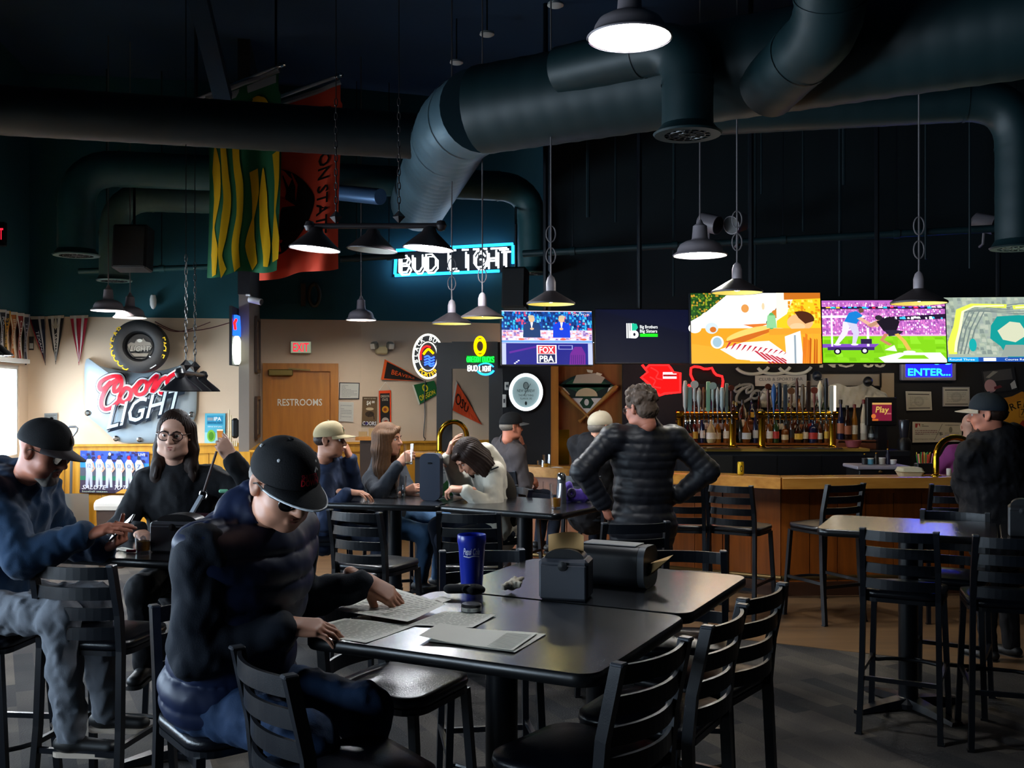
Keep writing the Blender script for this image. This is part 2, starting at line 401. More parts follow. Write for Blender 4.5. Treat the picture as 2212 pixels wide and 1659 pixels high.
# back wall on the left (beige below, teal above), along E1 through the corner
BW = Frame(LWC + UP * 0, E1)                                        # u along the wall from the far left corner
uC = 3.98                                                           # ends at the corner by the restroom door
ZB = 2.765                                                          # where beige meets teal
quadwall('wall_back', BEIGE, [BW(-.2, 0), BW(uC, 0), BW(uC, ZB), BW(-.2, ZB)], label='beige lower wall with restroom door')
quadwall('wall_back_upper', TEAL, [BW(-.2, ZB, .02), BW(uC + .02, ZB, .02), BW(uC + .02, CEIL, .02), BW(-.2, CEIL, .02)], .14, label='dark teal upper wall')
cor = BW(uC, 0)
AWu = (Vector((-.1, 13.62, 0)) - cor).normalized()
AW = Frame(cor, AWu)
quadwall('wall_angled', BEIGE, [AW(0, 0), AW(2.75, 0), AW(2.75, ZB), AW(0, ZB)], label='beige wall with team pennants')
quadwall('wall_angled_upper', TEAL, [AW(0, ZB, .02), AW(2.75, ZB, .02), AW(2.75, CEIL, .02), AW(0, CEIL, .02)], .14, label='teal upper wall behind the blue neon sign')
# bar wall
DB = 12.2
BARW = Frame((0, DB, 0), (1, 0, 0))
xl = atz(1062, DB, 0).x
xd0, xd1 = atz(1190, DB, 0).x, atz(1346, DB, 0).x
quadwall('wall_bar', BLKWALL, [BARW(xl, 0), BARW(xd0, 0), BARW(xd0, 2.45), BARW(xl, 2.45)], label='black wall beside the wood door')
quadwall('wall_bar_right', BLKWALL, [BARW(xd1, 0), BARW(FARR, 0), BARW(FARR, 2.45), BARW(xd1, 2.45)], label='black wall behind the bar')
quadwall('wall_bar_upper', mat('near_black_teal_paint', '#0a1c22', .85, noise=.2, nscale=2), [BARW(xd0, 2.45), BARW(FARR, 2.45), BARW(FARR, CEIL), BARW(xd0, CEIL)], label='near black upper wall above the bar')
mb = MB(); mb.box(((xl + .06), DB + .8, 1.225), (.12, 1.35, 2.45)); struct(mb.build('wall_bar_side', BLKWALL)); mb = MB(); mb.box((xd0 + .06, DB + .85, (CEIL + 2.45) / 2), (.12, 1.4, CEIL - 2.45)); struct(mb.build('wall_bar_side_upper', BLKWALL))
# left wall with its windows
LW = Frame(LWC, -E2, UP, E1)                                        # u from the far corner towards the camera
mw = MB(); u = -.2
segs = []
for a, b in WIN:
    segs.append((u, a)); u = b
segs.append((u, 17.5))
def lwq(name, m, u0, u1, z0, z1):
    mb = MB(); mb.prism([(u0, z0), (u1, z0), (u1, z1), (u0, z1)], LW, -.16, 0); return struct(mb.build(name, m))
for i, (a, b) in enumerate(segs): lwq('wall_left', BEIGE, a, b, 0, ZB)['label'] = 'beige left wall pier between windows'
for a, b in WIN:
    lwq('wall_left_below', BEIGE, a, b, 0, WZ[0])['label'] = 'beige left wall below a window'
    lwq('wall_left_above', BEIGE, a, b, WZ[1], ZB)['label'] = 'beige left wall above a window'
mb = MB(); mb.prism([(-.2, ZB), (17.5, ZB), (17.5, CEIL), (-.2, CEIL)], LW, -.16, .02); struct(mb.build('wall_left_upper', TEAL), 'dark teal upper left wall')
for i, (a, b) in enumerate(WIN):
    w = bpy.data.objects.new('window_%d' % (i + 1), None); COL.objects.link(w); FR[w] = Matrix.Identity(4); w['kind'] = 'structure'; w['label'] = 'white framed window letting in daylight'
    f = MB()
    for (p, q) in [((a, WZ[0]), (b, WZ[0])), ((a, WZ[1]), (b, WZ[1])), ((a, WZ[0]), (a, WZ[1])), ((b, WZ[0]), (b, WZ[1])), (((a + b) / 2, WZ[0]), ((a + b) / 2, WZ[1]))]:
        f.bar(LW(*p, -.05), LW(*q, -.05), .09, .07, up=E1)
    f.build('window_frame', WHITEP, w)
    mb = MB(); mb.prism([(a - .1, WZ[0] - .05), (b + .1, WZ[0] - .05), (b + .1, WZ[0]), (a - .1, WZ[0])], LW, -.02, .12); mb.build('window_sill', WOODP, w)
    for k in (0, 1):
        mb = MB(); c = a + (b - a) * (.25 + .5 * k); hw = (b - a) / 4 - .03
        mb.prism([(c - hw, WZ[0] + .03), (c + hw, WZ[0] + .03), (c + hw, WZ[1] - .03), (c - hw, WZ[1] - .03)], LW, -.06, -.054); mb.build('pane', GLASSM, w)
    mb = MB(); mb.box(LW((a + b) / 2, WZ[1] + .05, .05), (.08, b - a + .2, .05), Matrix((E1, -E2, UP)).transposed()); mb.build('blind_rail', WHITEP, w)
# the sides that close the room
mb = MB(); mb.box((FARR + .06, 5, CEIL / 2), (.12, 21, CEIL)); struct(mb.build('wall_right', BLKWALL), 'dark right wall')
mb = MB(); mb.box((1, -4.4, CEIL / 2), (17, .12, CEIL)); struct(mb.build('wall_rear', TEAL), 'dark teal rear wall')
# pillar stub between the two bays of the back wall
uP = BW.hit(545, 845)[0]
pf = Vector((-2.87, 11.12, 0)); pb = pf + E2 * 1.78
RB = Matrix((E1, E2, UP)).transposed()
mb = MB(); mb.box((pb + pf) / 2 + UP * (ZB + .15) / 2 - E1 * .055, (.11, 1.78, ZB + .15), RB); struct(mb.build('wall_pillar', TAUPE), 'taupe wall stub beside the restroom door')
mb = MB(); mb.box((pb + pf) / 2 + UP * (ZB + .15 + (CEIL - ZB - .15) / 2) - E1 * .055, (.13, 1.8, CEIL - ZB - .15), RB); struct(mb.build('wall_pillar_upper', BLKWALL), 'black upper part of the wall stub')
PS = Frame(pf, E2, UP, E1)                              # right face of the stub, u going back
# wainscot, chair rails
def wains(fr, u0, u1, idx, zt=1.19, step=.42, w0=0.0):
    t = bpy.data.objects.new('trim_%d' % idx, None); COL.objects.link(t); FR[t] = Matrix.Identity(4); t['kind'] = 'structure'; t['label'] = 'golden oak wainscot and chair rail'
    n = max(1, round((u1 - u0) / step)); s = (u1 - u0) / n
    for i in range(n):
        mb = MB(); mb.prism([(u0 + i * s + .004, .1), (u0 + (i + 1) * s - .004, .1), (u0 + (i + 1) * s - .004, zt - .09), (u0 + i * s + .004, zt - .09)], fr, w0, w0 + .018); mb.build('panel', WOODP, t)
    mb = MB(); mb.prism([(u0, zt - .1), (u1, zt - .1), (u1, zt), (u0, zt)], fr, w0, w0 + .04); mb.prism([(u0, zt), (u1, zt), (u1, zt + .025), (u0, zt + .025)], fr, w0, w0 + .07); mb.build('chair_rail', WOODP, t)
    mb = MB(); mb.prism([(u0, 0), (u1, 0), (u1, .1), (u0, .1)], fr, w0, w0 + .02); mb.build('baseboard', BLACKM, t)
wains(BW, 0, uP - .1, 1)
uD0, uD1 = BW.hit(568, 800)[0], BW.hit(731, 800)[0]
wains(BW, uP + .2 - .18, uD0, 2); wains(BW, uD1, uC, 3); wains(AW, 0, 2.2, 4)
wains(PS, .0, 1.74, 5, w0=-.005)
wains(LW, 0.0, 3.2, 6, 1.05)
mb = MB(); u0 = .0; mb.box(pf - E1 * .055 + UP * .6 - E2 * .012, (.13, .03, 1.2), RB); struct(mb.build('trim_7', WOODP), 'oak panel on the end of the wall stub')
# restroom door
D1 = bpy.data.objects.new('door_1', None); COL.objects.link(D1); FR[D1] = Matrix.Identity(4); D1['kind'] = 'structure'; D1['label'] = 'oak restroom door with white lettering'
zt = BW.hit(650, 785)[1]
for a, b, c, d in ((uD0, 0, uD0 + .1, zt), (uD1 - .1, 0, uD1, zt), (uD0 + .1, zt - .1, uD1 - .1, zt)):
    mb = MB(); mb.prism([(a, b), (c, b), (c, d), (a, d)], BW, 0, .05); mb.build('door_frame', WOODD, D1)
mb = MB(); mb.prism([(uD0 + .1, .01), (uD1 - .1, .01), (uD1 - .1, zt - .1), (uD0 + .1, zt - .1)], BW, 0, .015); dl = mb.build('door_leaf', WOODD, D1)
xt, yt = BW.hit(648, 876); p = PR(BW, .017); p.text('RESTROOMS', xt, yt, .085, '#e8e6da', w=.55, bold=.02); p.build('lettering', PRINT, dl)
xc, yc = BW.hit(607, 805); mb = MB(); mb.box(BW(xc, yc, .07), (.3, .08, .08), BW.R(), bevel=.01); mb.bar(BW(xc + .1, yc + .05, .08), BW(xc + .36, yc + .03, .04), .03, .015); mb.build('door_closer', mat('brass_painted_metal', '#7d6a34', .4, .6), D1)
# wood door behind the bar end
D2 = bpy.data.objects.new('door_2', None); COL.objects.link(D2); FR[D2] = Matrix.Identity(4); D2['kind'] = 'structure'; D2['label'] = 'brown wood door with brass push plate'
D2F = Frame((0, DB + .14, 0), (1, 0, 0))
mb = MB(); mb.prism([(xd0 + .05, 0), (xd1 + .02, 0), (xd1 + .02, 2.45), (xd0 + .05, 2.45)], D2F, -.04, 0); mb.build('door_leaf', wood_mat('door_walnut', '#7d4c1e', '#94602c', .4), D2)
mb = MB(); mb.prism([(xd0, 0), (xd0 + .09, 0), (xd0 + .09, 2.45), (xd0, 2.45)], BARW, -.14, .02); mb.build('door_frame', WOODD, D2)
u0, v0 = D2F.hit(1203, 1004); u1, v1 = D2F.hit(1230, 928); mb = MB(); mb.box(D2F((u0 + u1) / 2, (v0 + v1) / 2, .004), (u1 - u0, v1 - v0, .008), D2F.R(), bevel=.004); mb.build('push_plate', BRASS, D2)
# black doorway frame left of the bar
DPF = Frame((0, 11.5, 0), (1, 0, 0))
def dprect(px0, py0, px1, py1, fr): 
    a = fr.hit(px0, py0); b = fr.hit(px1, py1); return [(a[0], b[1]), (b[0], b[1]), (b[0], a[1]), (a[0], a[1])]
BG = mat('black_gloss_paint', '#0c0d12', .45)
fr7 = bpy.data.objects.new('door_3', None); COL.objects.link(fr7); FR[fr7] = Matrix.Identity(4); fr7['kind'] = 'structure'; fr7['label'] = 'black doorway frame beside the bar'
for px0, py0, px1, py1 in ((943, 740, 976, 1300), (976, 738, 1075, 796), (1056, 796, 1085, 1300)):
    r = dprect(px0, py0, px1, min(py1, 1000), DPF)
    if py1 > 1000: r[0] = (r[0][0], 0); r[1] = (r[1][0], 0)
    mb = MB(); mb.prism(r, DPF, -.14, 0); mb.build('door_frame', BG, fr7)
# ================================================================== DUCTS AND PIPES
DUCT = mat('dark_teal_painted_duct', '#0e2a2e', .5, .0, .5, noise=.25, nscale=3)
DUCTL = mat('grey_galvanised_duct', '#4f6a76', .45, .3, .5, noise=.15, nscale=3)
def duct(name, label, pts, r, m=DUCT, flange=None, ridge=.0, endcap=False, parts=True, bend=.35, group='round ventilation ducts under the ceiling'):
    """round spiral duct along a polyline with rounded bends; an optional flared outlet at the last point"""
    P = [Vector(p) for p in pts]; path = [P[0]]
    for i in range(1, len(P) - 1):
        a, b, c = P[i - 1], P[i], P[i + 1]; k = min(bend, (b - a).length * .45, (c - b).length * .45)
        s, e = b + (a - b).normalized() * k, b + (c - b).normalized() * k
        for t in range(9): u = t / 8; path.append(s * (1 - u) ** 2 + b * 2 * u * (1 - u) + e * u * u)
    path.append(P[-1])
    out = [path[0]]
    for a, b in zip(path, path[1:]):
        n = max(1, int((b - a).length / .06)); out += [a.lerp(b, (k + 1) / n) for k in range(n)]
    rs = [r * (1 + (.012 if i % 3 == 0 else 0)) for i in range(len(out))]
    t = thing(name, label, 'duct', P[0], 0, group)
    mb = MB(); mb.sweep(out, rs, 28, cap=True); mb.build('duct_tube', m, t, smooth='auto')
    for i in range(1, len(P) - 1):
        for q in (-1, 1):
            c = P[i] + (P[i + q] - P[i]).normalized() * min(bend, (P[i + q] - P[i]).length * .45); ax = (P[i + q] - P[i]).normalized()
            mb = MB(); mb.sweep([c - ax * .012, c + ax * .012], r * 1.035, 28, cap=False); mb.build('joint_band', m, t, smooth='auto')
    if flange:
        e = P[-1]; ax = (P[-1] - P[-2]).normalized(); R = Vector((0, 0, 1)).rotation_difference(ax).to_matrix()
        mb = MB(); mb.lathe([(r * 1.0, -.05), (flange * .93, 0), (flange, .008), (flange * .96, .02), (r * .9, .02)], e, 32, R, cap=False); mb.build('outlet_flange', m, t, smooth='auto')
        mb = MB()
        for k in range(14):
            a = 2 * PI * k / 14; mb.bar(e + R @ Vector((0, 0, .016)), e + R @ Vector((r * .9 * math.cos(a), r * .9 * math.sin(a), .016)), .012, .006)
        for q in (.35, .7): mb.sweep([e + R @ Vector((r * q * math.cos(2 * PI * k / 20), r * q * math.sin(2 * PI * k / 20), .016)) for k in range(20)], .006, 5, closed=True)
        mb.build('outlet_grille', BLACKM, t)
    return t
zD = 4.04
# big main duct: from the right, over the bar, round the elbow and away
e0 = at(1040, 215, 7.9); e0.z = zD
mr = at(2330, 20, 6.0); mr.z = zD + .05
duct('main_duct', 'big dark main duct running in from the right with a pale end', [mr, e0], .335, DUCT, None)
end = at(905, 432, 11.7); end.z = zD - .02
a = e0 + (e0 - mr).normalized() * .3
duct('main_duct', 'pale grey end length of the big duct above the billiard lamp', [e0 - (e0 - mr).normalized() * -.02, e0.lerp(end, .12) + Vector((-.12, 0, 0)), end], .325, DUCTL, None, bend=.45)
# dark duct across the left
l0 = at(-140, 240, 8.1); l1 = at(925, 285, 9.1); l1.z = l0.z = 4.13
duct('side_duct', 'black horizontal duct crossing in front of the two flags', [l0, l1], .2, mat('black_painted_duct', '#0d1d22', .5), None)
# duct with a left and a right down-turned outlet
a = at(165, 549, 10.5); b = Vector((a.x, a.y, 4.17)); c = at(1148, 400, 12.1); c.z = 4.28; d = at(1150, 588, 12.1)
duct('branch_duct', 'dark duct turning down into a round outlet at the far left', [b.lerp(c, .5), b, a], .185, mat('teal_painted_duct', '#1c4c50', .5, noise=.2), .235, bend=.42)
duct('branch_duct', 'dark duct turning down into an outlet beside the blue neon sign', [b.lerp(c, .5), c, d], .17, MATS['teal_painted_duct'], .215, bend=.42)
a = at(247, 604, 11.7); b = Vector((a.x, a.y, 4.1)); c = b + E1 * 2.4; c.z = 4.1
duct('branch_duct', 'grey green duct turning down behind the black loudspeaker', [c, b, a], .165, mat('sage_painted_duct', '#4b6a66', .5, noise=.2), .2, bend=.42)
p = at(720, 415, 11.2); q = at(822, 425, 10.7)
duct('branch_duct', 'short steel blue duct stub beside the orange flag', [p, q], .085, mat('steel_blue_duct', '#4c6f96', .4, .4), None)
# branch in front of the main duct, turning down over the bar
a = at(1212, 152, 7.25); b = at(1468, 92, 6.6); c = at(1485, 286, 6.6); b.x = c.x
duct('branch_duct', 'dark branch duct turning down into an outlet over the bar', [a, b, c], .165, DUCT, .222, bend=.36)
a = at(1640, -40, 5.4); b = at(1780, 90, 5.9)
duct('branch_duct', 'dark branch duct rising out of the top of the picture', [at(1800, -90, 5.6), at(1790, 60, 5.9), at(1660, 190, 6.7)], .2, DUCT, None)
a = at(1420, 225, 8.6); b = at(2180, 287, 8.0); b.z = a.z = at(1500, 240, 8.4).z; c = atz(2200, 8.0, at(2200, 532, 8.0).z); b = Vector((c.x, c.y, b.z))
duct('branch_duct', 'dark duct at the right turning down near the picture edge', [a, b, c], .17, DUCT, .215, bend=.4)
PIPE = mat('teal_painted_pipe', '#1b4a4c', .5)
def pipe(name, label, a, b, r, m=PIPE, n=3):
    t = thing(name, label, 'pipe', a); mb = MB(); mb.sweep([a, b], r, 10); mb.build('pipe_run', m, t, smooth='auto')
    for k in range(n):
        c = Vector(a).lerp(Vector(b), (k + .5) / n); ax = (Vector(b) - Vector(a)).normalized()
        mb = MB(); mb.sweep([c - ax * .03, c + ax * .03], r * 1.25, 10); mb.build('coupling', m, t, smooth='auto')
        mb = MB(); mb.sweep([c, Vector((c.x, c.y, CEIL))], .006, 5); mb.build('hanger_rod', BLACKM, t)
    return t
pipe('sprinkler_pipe', 'thin pale green pipe low on the left teal wall', at(170, 586, 12.1), at(525, 574, 12.35), .034)
pipe('sprinkler_pipe', 'dark pipe crossing high above the television screens', at(1130, 548, 11.6), at(2330, 484, 10.2), .04, DUCT, 5)
pipe('sprinkler_pipe', 'dark pipe behind the three shade billiard lamp', at(735, 560, 12.6), at(875, 552, 12.7), .04, DUCT, 2)
# slanting dark roof beams
for (p0, p1, lab) in ((at(415, -60, 8.4), at(482, 212, 9.6), 'dark slanting ceiling brace above the striped flag'), (at(2060, 140, 9.5), at(2160, 240, 9.8), 'blue grey slanting ceiling brace at the far right')):
    mb = MB(); mb.bar(p0, p1, .16, .1); tag(mb.build('ceiling_brace', CEILM if p0.x < 0 else mat('blue_grey_paint', '#22405c', .6)), lab, 'beam')
# thin hanger rods over the bar
RO = ['first', 'second', 'fourth', 'fifth', 'seventh', 'eighth', 'tenth', 'third', 'sixth', 'ninth', 'eleventh', 'twelfth']
ROD = mat('dark_rod', '#10242a', .5)
for i, (px, y1, d) in enumerate(((1270, 470, 11), (1330, 480, 11.2), (1456, 430, 11), (1620, 500, 10.8), (1645, 420, 11.2), (1735, 500, 11), (1823, 400, 10.9), (1455, 640, 11.5), (1632, 640, 11.5), (1815, 640, 11.3), (2000, 560, 10.5), (2095, 580, 10.3))):
    mb = MB(); a = at(px, y1, d); mb.sweep([a, Vector((a.x, a.y, CEIL))], .012 if i % 3 else .02, 6); o = mb.build('hanger_rod', ROD)
    tag(o, '%s hanger rod over the bar, %s from the left' % ('thick dark' if i % 3 == 0 else 'thin dark', RO[i]), 'rod', 'hanger rods above the bar')
# recessed ceiling discs
for px, py, d, lab in ((1200, 12, 8.5, 'small white ceiling disc highest up left of the big lamp'), (1052, 75, 9.5, 'small white ceiling disc left of the main duct'), (986, 136, 10.5, 'small white ceiling disc nearest the duct elbow')):
    a = at(px, py, d); t = thing('smoke_detector', lab, 'detector', (a.x, a.y, a.z)); mb = MB(); mb.lathe([(.02, .03), (.065, .02), (.07, 0), (.05, -.012), (.02, -.02), (0.0, -.02)], a, 20); mb.build('detector_body', WHITEP, t, smooth='auto')
    mb = MB(); mb.sweep([a + UP * .02, Vector((a.x, a.y, CEIL))], .008, 6); mb.build('stem', ROD, t)
# ================================================================== TABLES, STOOLS, BAR
def rrect(w, h, r, n=6):
    out = []
    for cx, cy, a0 in ((w / 2 - r, h / 2 - r, 0), (-w / 2 + r, h / 2 - r, 90), (-w / 2 + r, -h / 2 + r, 180), (w / 2 - r, -h / 2 + r, 270)):
        out += [(cx + r * math.cos(math.radians(a0 + 90 * k / n)), cy + r * math.sin(math.radians(a0 + 90 * k / n))) for k in range(n + 1)]
    return out
def shell(mb, rings, cap0=True, cap1=True, col=None):
    """stack of equal-length rings of points"""
    n = len(rings[0]); vs = [p for r in rings for p in r]; fs = []
    for i in range(len(rings) - 1):
        for k in range(n): l = (k + 1) % n; fs.append([i * n + k, i * n + l, (i + 1) * n + l, (i + 1) * n + k])
    if cap0: fs.append(list(range(n))[::-1])
    if cap1: fs.append([(len(rings) - 1) * n + k for k in range(n)])
    return mb.add(vs, fs, col)
TZ = 1.07
def table(label, c, rz, w, d, group, r=.07):
    t = thing('pub_table', label, 'table', (c[0], c[1], 0), rz, group)
    def ring(ins, z): return [(x, y, z) for x, y in rrect(w - 2 * ins, d - 2 * ins, max(r - ins, .01))]
    mb = MB(); shell(mb, [ring(.006, TZ - .006), ring(.006, TZ)]); top = mb.build('table_top', LAMIN, t, local=True)
    mb = MB(); shell(mb, [ring(.03, TZ - .045), ring(.006, TZ - .04), ring(0, TZ - .03), ring(0, TZ - .008), ring(.0062, TZ - .0005), ring(.0062, TZ - .006)]); mb.build('edge_band', TEDGE, t, local=True, smooth='auto')
    mb = MB(); mb.lathe([(.057, .03), (.055, .1), (.055, TZ - .06), (.09, TZ - .055), (.16, TZ - .046)], n=20); mb.build('column', BLACKM, t, local=True, smooth='auto')
    mb = MB()
    for a in (45, 135, 225, 315):
        x, y = math.cos(math.radians(a)), math.sin(math.radians(a)); mb.sweep([(0, 0, .045), (x * .2, y * .2, .032), (x * .37, y * .37, .012)], [.045, .035, .02], prof=[(.6, 1), (.6, -1), (-.5, -1.2), (-.5, 1.2)], up=(0, 0, 1))
    mb.lathe([(.1, .012), (.1, .04), (.06, .07)], n=20); mb.build('cast_base', BLACKM, t, local=True)
    mb = MB(); mb.lathe([(.03, 0), (.03, .01)], (0, 0, 0)); 
    mb = MB()
    for a in (0, 90): mb.bar((-.25 * math.cos(math.radians(a)), -.25 * math.sin(math.radians(a)), TZ - .055), (.25 * math.cos(math.radians(a)), .25 * math.sin(math.radians(a)), TZ - .055), .04, .015)
    mb.build('top_plate', BLACKM, t, local=True)
    return t
tr = math.atan2(T1.y, T1.x)
GT = 'black pub tables'
table('near black pub table covered with papers before the quilted vest person', (-.035, 3.435), tr, 1.03, .86, GT)
table('black pub table carrying two napkin dispensers, pushed against the near one', (.362, 4.212), tr, 1.03, .86, GT)
table('black pub table with a whiskey glass in front of the person wearing glasses', (-1.63, 5.2), math.radians(-15.5), 1.03, .87, GT)
table('black pub table where the person in the tan cap rests his hand', (-.87, 7.52), math.radians(-14), 1.0, .82, GT)
table('black pub table with a half full beer glass beside the puffer jacket person', (.09, 7.13), math.radians(-32), .98, .8, GT)
table('black pub table glowing blue near the bar stools', (2.33, 5.99), math.radians(-25), .95, .74, GT)
table('black pub table cut by the right picture edge', (3.2, 5.58), math.radians(-25), .95, .74, GT)
# ladder back bar stool -------------------------------------------------------
def make_stool():
    t = thing('bar_stool', '', 'bar stool', (0, 0, 0), 0, 'black ladder back bar stools')
    rings = []
    for z, ins in ((.735, .025), (.74, .006), (.755, 0), (.775, .004), (.79, .03), (.798, .08), (.8, .14)):
        rings.append([(x, y + .0, z + (.0 if z < .78 else -.012 * (x * x + y * y) / .04)) for x, y in rrect(.43 - 2 * ins, .42 - 2 * ins, max(.09 - ins * .3, .02))])
    mb = MB(); shell(mb, rings); mb.build('seat', VINYL, t, local=True, smooth=True)
    mb = MB(); shell(mb, [[(x, y, z) for x, y in rrect(.42, .41, .085)] for z in (.715, .737)]); mb.build('seat_frame', BLACKM, t, local=True)
    for s in (-1, 1):
        mb = MB(); mb.sweep([(s * .185, .175, .72), (s * .2, .205, .3), (s * .21, .225, 0)], 1, prof=[(.015, .015), (.015, -.015), (-.015, -.015), (-.015, .015)], up=(0, 1, 0)); mb.build('leg', BLACKM, t, local=True)
        mb = MB(); mb.sweep([(s * .205, -.255, 0), (s * .195, -.215, .4), (s * .19, -.2, .74), (s * .19, -.215, .9), (s * .185, -.262, 1.115)], 1, prof=[(.018, .014), (.018, -.014), (-.018, -.014), (-.018, .014)], up=(0, 1, 0)); po = mb.build('back_leg', BLACKM, t, local=True)
        mb = MB(); mb.box((s * .185, -.264, 1.117), (.034, .042, .012), bevel=.004); mb.build('post_cap', mat('worn_steel_cap', '#3c3f45', .3, .3), po, local=True)
    for k, z in enumerate((1.085, .995, .905, .82)):
        y0 = -.262 + .047 * (1.115 - z) / .215 if z > .9 else -.212
        pts = [(.185 * q, y0 - .045 * (1 - q * q), z) for q in [-1 + i / 6 for i in range(13)]]
        mb = MB(); mb.sweep(pts, 1, prof=[(.027, .006), (.027, -.006), (-.027, -.006), (-.027, .006)], up=(0, 0, 1)); mb.build('slat', BLACKM, t, local=True)
    mb = MB(); mb.sweep([(-.2 + .0, .21, .3)] + [(.17 * q, .21 + .07 * (1 - abs(q) ** 3), .3) for q in (-1, -.8, -.5, 0, .5, .8, 1)] + [(.2, .21, .3)], .011, 8); mb.build('footrest', BLACKM, t, local=True, smooth='auto')
    for s in (-1, 1):
        mb = MB(); mb.bar((s * .2, -.225, .33), (s * .2, .21, .33), .02, .024); mb.build('side_rung', BLACKM, t, local=True)
    mb = MB(); mb.bar((-.198, -.225, .3), (.198, -.225, .3), .02, .024); mb.build('rear_rung', BLACKM, t, local=True)
    for s in (-1, 1):
        for y in (.225, -.255):
            mb = MB(); mb.box((s * .208, y, .006), (.036, .036, .012)); mb.build('foot_glide', DARKPL, t, local=True)
    return t
STOOL = make_stool(); _first = [True]
def stool(label, x, y, fx, fy):
    rz = math.atan2(fy, fx) - PI / 2
    if _first[0]:
        _first[0] = False; STOOL.location = (x, y, 0); STOOL.rotation_euler = (0, 0, rz); STOOL['label'] = label; return STOOL
    return dup(STOOL, (x, y, 0), rz, label)
def stool_back(label, L, R, side, d=None):
    """placed by the tops of its two back posts in the picture; side +1: it faces away from us"""
    P = []
    for px, py in (L, R):
        dd = d or (CAMZ - 1.12) * FPX / (py - HOR); P.append(Vector(((px - CX) / FPX * dd, dd)))
    m = (P[0] + P[1]) / 2; v = (P[1] - P[0]).normalized(); f = Vector((-v.y, v.x)) * side
    return stool(label, m.x + f.x * .265, m.y + f.y * .265, f.x, f.y)
stool_back('empty bar stool with its back to us before the blue hoodie person', (50, 1215), (262, 1222), 1)
stool_back('empty bar stool at the bottom edge in front of the quilted vest person', (505, 1393), (632, 1463), 1)
stool_back('bar stool nearest to us at the near right table corner', (1340, 1432), (1480, 1378), 1)
stool_back('middle one of three bar stools along the right side of the near tables', (1530, 1352), (1605, 1306), 1)
stool_back('farthest of three bar stools along the right side of the near tables', (1607, 1293), (1690, 1260), 1)
stool_back('bar stool facing us behind the napkin dispensers, right end', (1556, 1190), (1395, 1186), 1)
stool_back('bar stool facing us behind the blue plastic tumbler', (1122, 1186), (960, 1190), 1)
stool_back('bar stool directly behind the puffer jacket person', (1300, 1130), (1447, 1126), 1)
stool_back('bar stool with its back to us before the person in the tan cap', (703, 1100), (828, 1108), 1)
stool_back('bar stool with its back to us between the tumbler and the cream fleece person', (940, 1106), (1085, 1108), 1)
stool_back('bar stool with its back to us before the blue glowing table', (1859, 1140), (2027, 1150), 1)
stool_back('bar stool at the right picture edge with its back to us', (2113, 1156), (2275, 1162), 1)
stool_back('bar stool facing us behind the blue glowing table', (2138, 1108), (1990, 1100), 1)
stool('bar stool at the bar with its seat turned to the right', 1.86, 8.28, .55, .83)
stool('bar stool at the bar with its seat turned to the left, standing alone', 2.55, 8.36, -.42, .9)
stool('bar stool at the bar half hidden by the puffer jacket person', 1.42, 8.42, .3, .95)
stool('bar stool at the bar next to the standing person in black', 3.55, 8.35, .1, 1)
stool('bar stool tucked under the table beside the quilted vest person', -.42, 3.83, .891, -.454)
stool('bar stool the quilted vest person sits on', -.93, 3.42, .6, -.8)
stool('bar stool the blue hoodie person sits on', -2.38, 4.62, .98, -.1)
stool('bar stool the person wearing glasses sits on', -1.86, 5.86, .2, -.98)
stool('bar stool the person in the tan cap sits on', -1.42, 7.75, .95, .2)
stool('bar stool the person lifting a glass sits on', -.95, 8.12, .3, -.95)
stool('bar stool the cream fleece person sits on', -.17, 7.75, -.95, -.3)
stool('bar stool the grey jacket person sits on at the bar end', .0, 9.75, .5, .85)
stool('bar stool the white cap person sits on', .72, 9.2, .45, .9)
# ------------------------------------------------------------------ the bar
BA = [Vector((-.25, 10.62, 0)), Vector((2.39, 9.03, 0)), Vector((4.35, 9.18, 0)), Vector((5.9, 10.3, 0)), Vector((6.3, 11.6, 0))]
def offset(P, k):
    out = []
    for i in range(len(P)):
        t0 = (P[i] - P[i - 1]).normalized() if i else None; t1 = (P[i + 1] - P[i]).normalized() if i < len(P) - 1 else None
        n0 = Vector((-t0.y, t0.x, 0)) if t0 else None; n1 = Vector((-t1.y, t1.x, 0)) if t1 else None
        if n0 and n1: b = (n0 + n1).normalized(); out.append(P[i] + b * (k / b.dot(n0)))
        else: out.append(P[i] + (n0 or n1) * k)
    return out
bt = thing('bar_counter', 'long angled oak bar counter top with thick front lip', 'counter', BA[1])
inn = offset(BA, .52)
for i in range(len(BA) - 1):
    a, b, c, d = BA[i], BA[i + 1], inn[i + 1], inn[i]; sh = (b - a).normalized() * .002
    mb = MB(); mb.add([p + UP * z for z in (1.03, 1.07) for p in (a + sh, b - sh, c - sh, d + sh)], [(3, 2, 1, 0), (4, 5, 6, 7), (0, 1, 5, 4), (1, 2, 6, 5), (2, 3, 7, 6), (3, 0, 4, 7)]); mb.build('counter_top', WOODC, bt)
    o2 = offset(BA, -.02); lip = [o2[i] + sh, o2[i + 1] - sh]
    mb = MB(); mb.sweep([lip[0] + UP * 1.045, lip[1] + UP * 1.045], 1, prof=[(.045, .03), (.05, .0), (.045, -.03), (0, -.045), (-.05, -.04), (-.05, .03)], up=(0, 0, 1)); mb.build('front_lip', WOODC, bt)
bb = thing('bar_panelling', 'oak panelled front of the bar below the counter', 'bar', BA[1])
fa = offset(BA, .2); fk = offset(BA, .26)
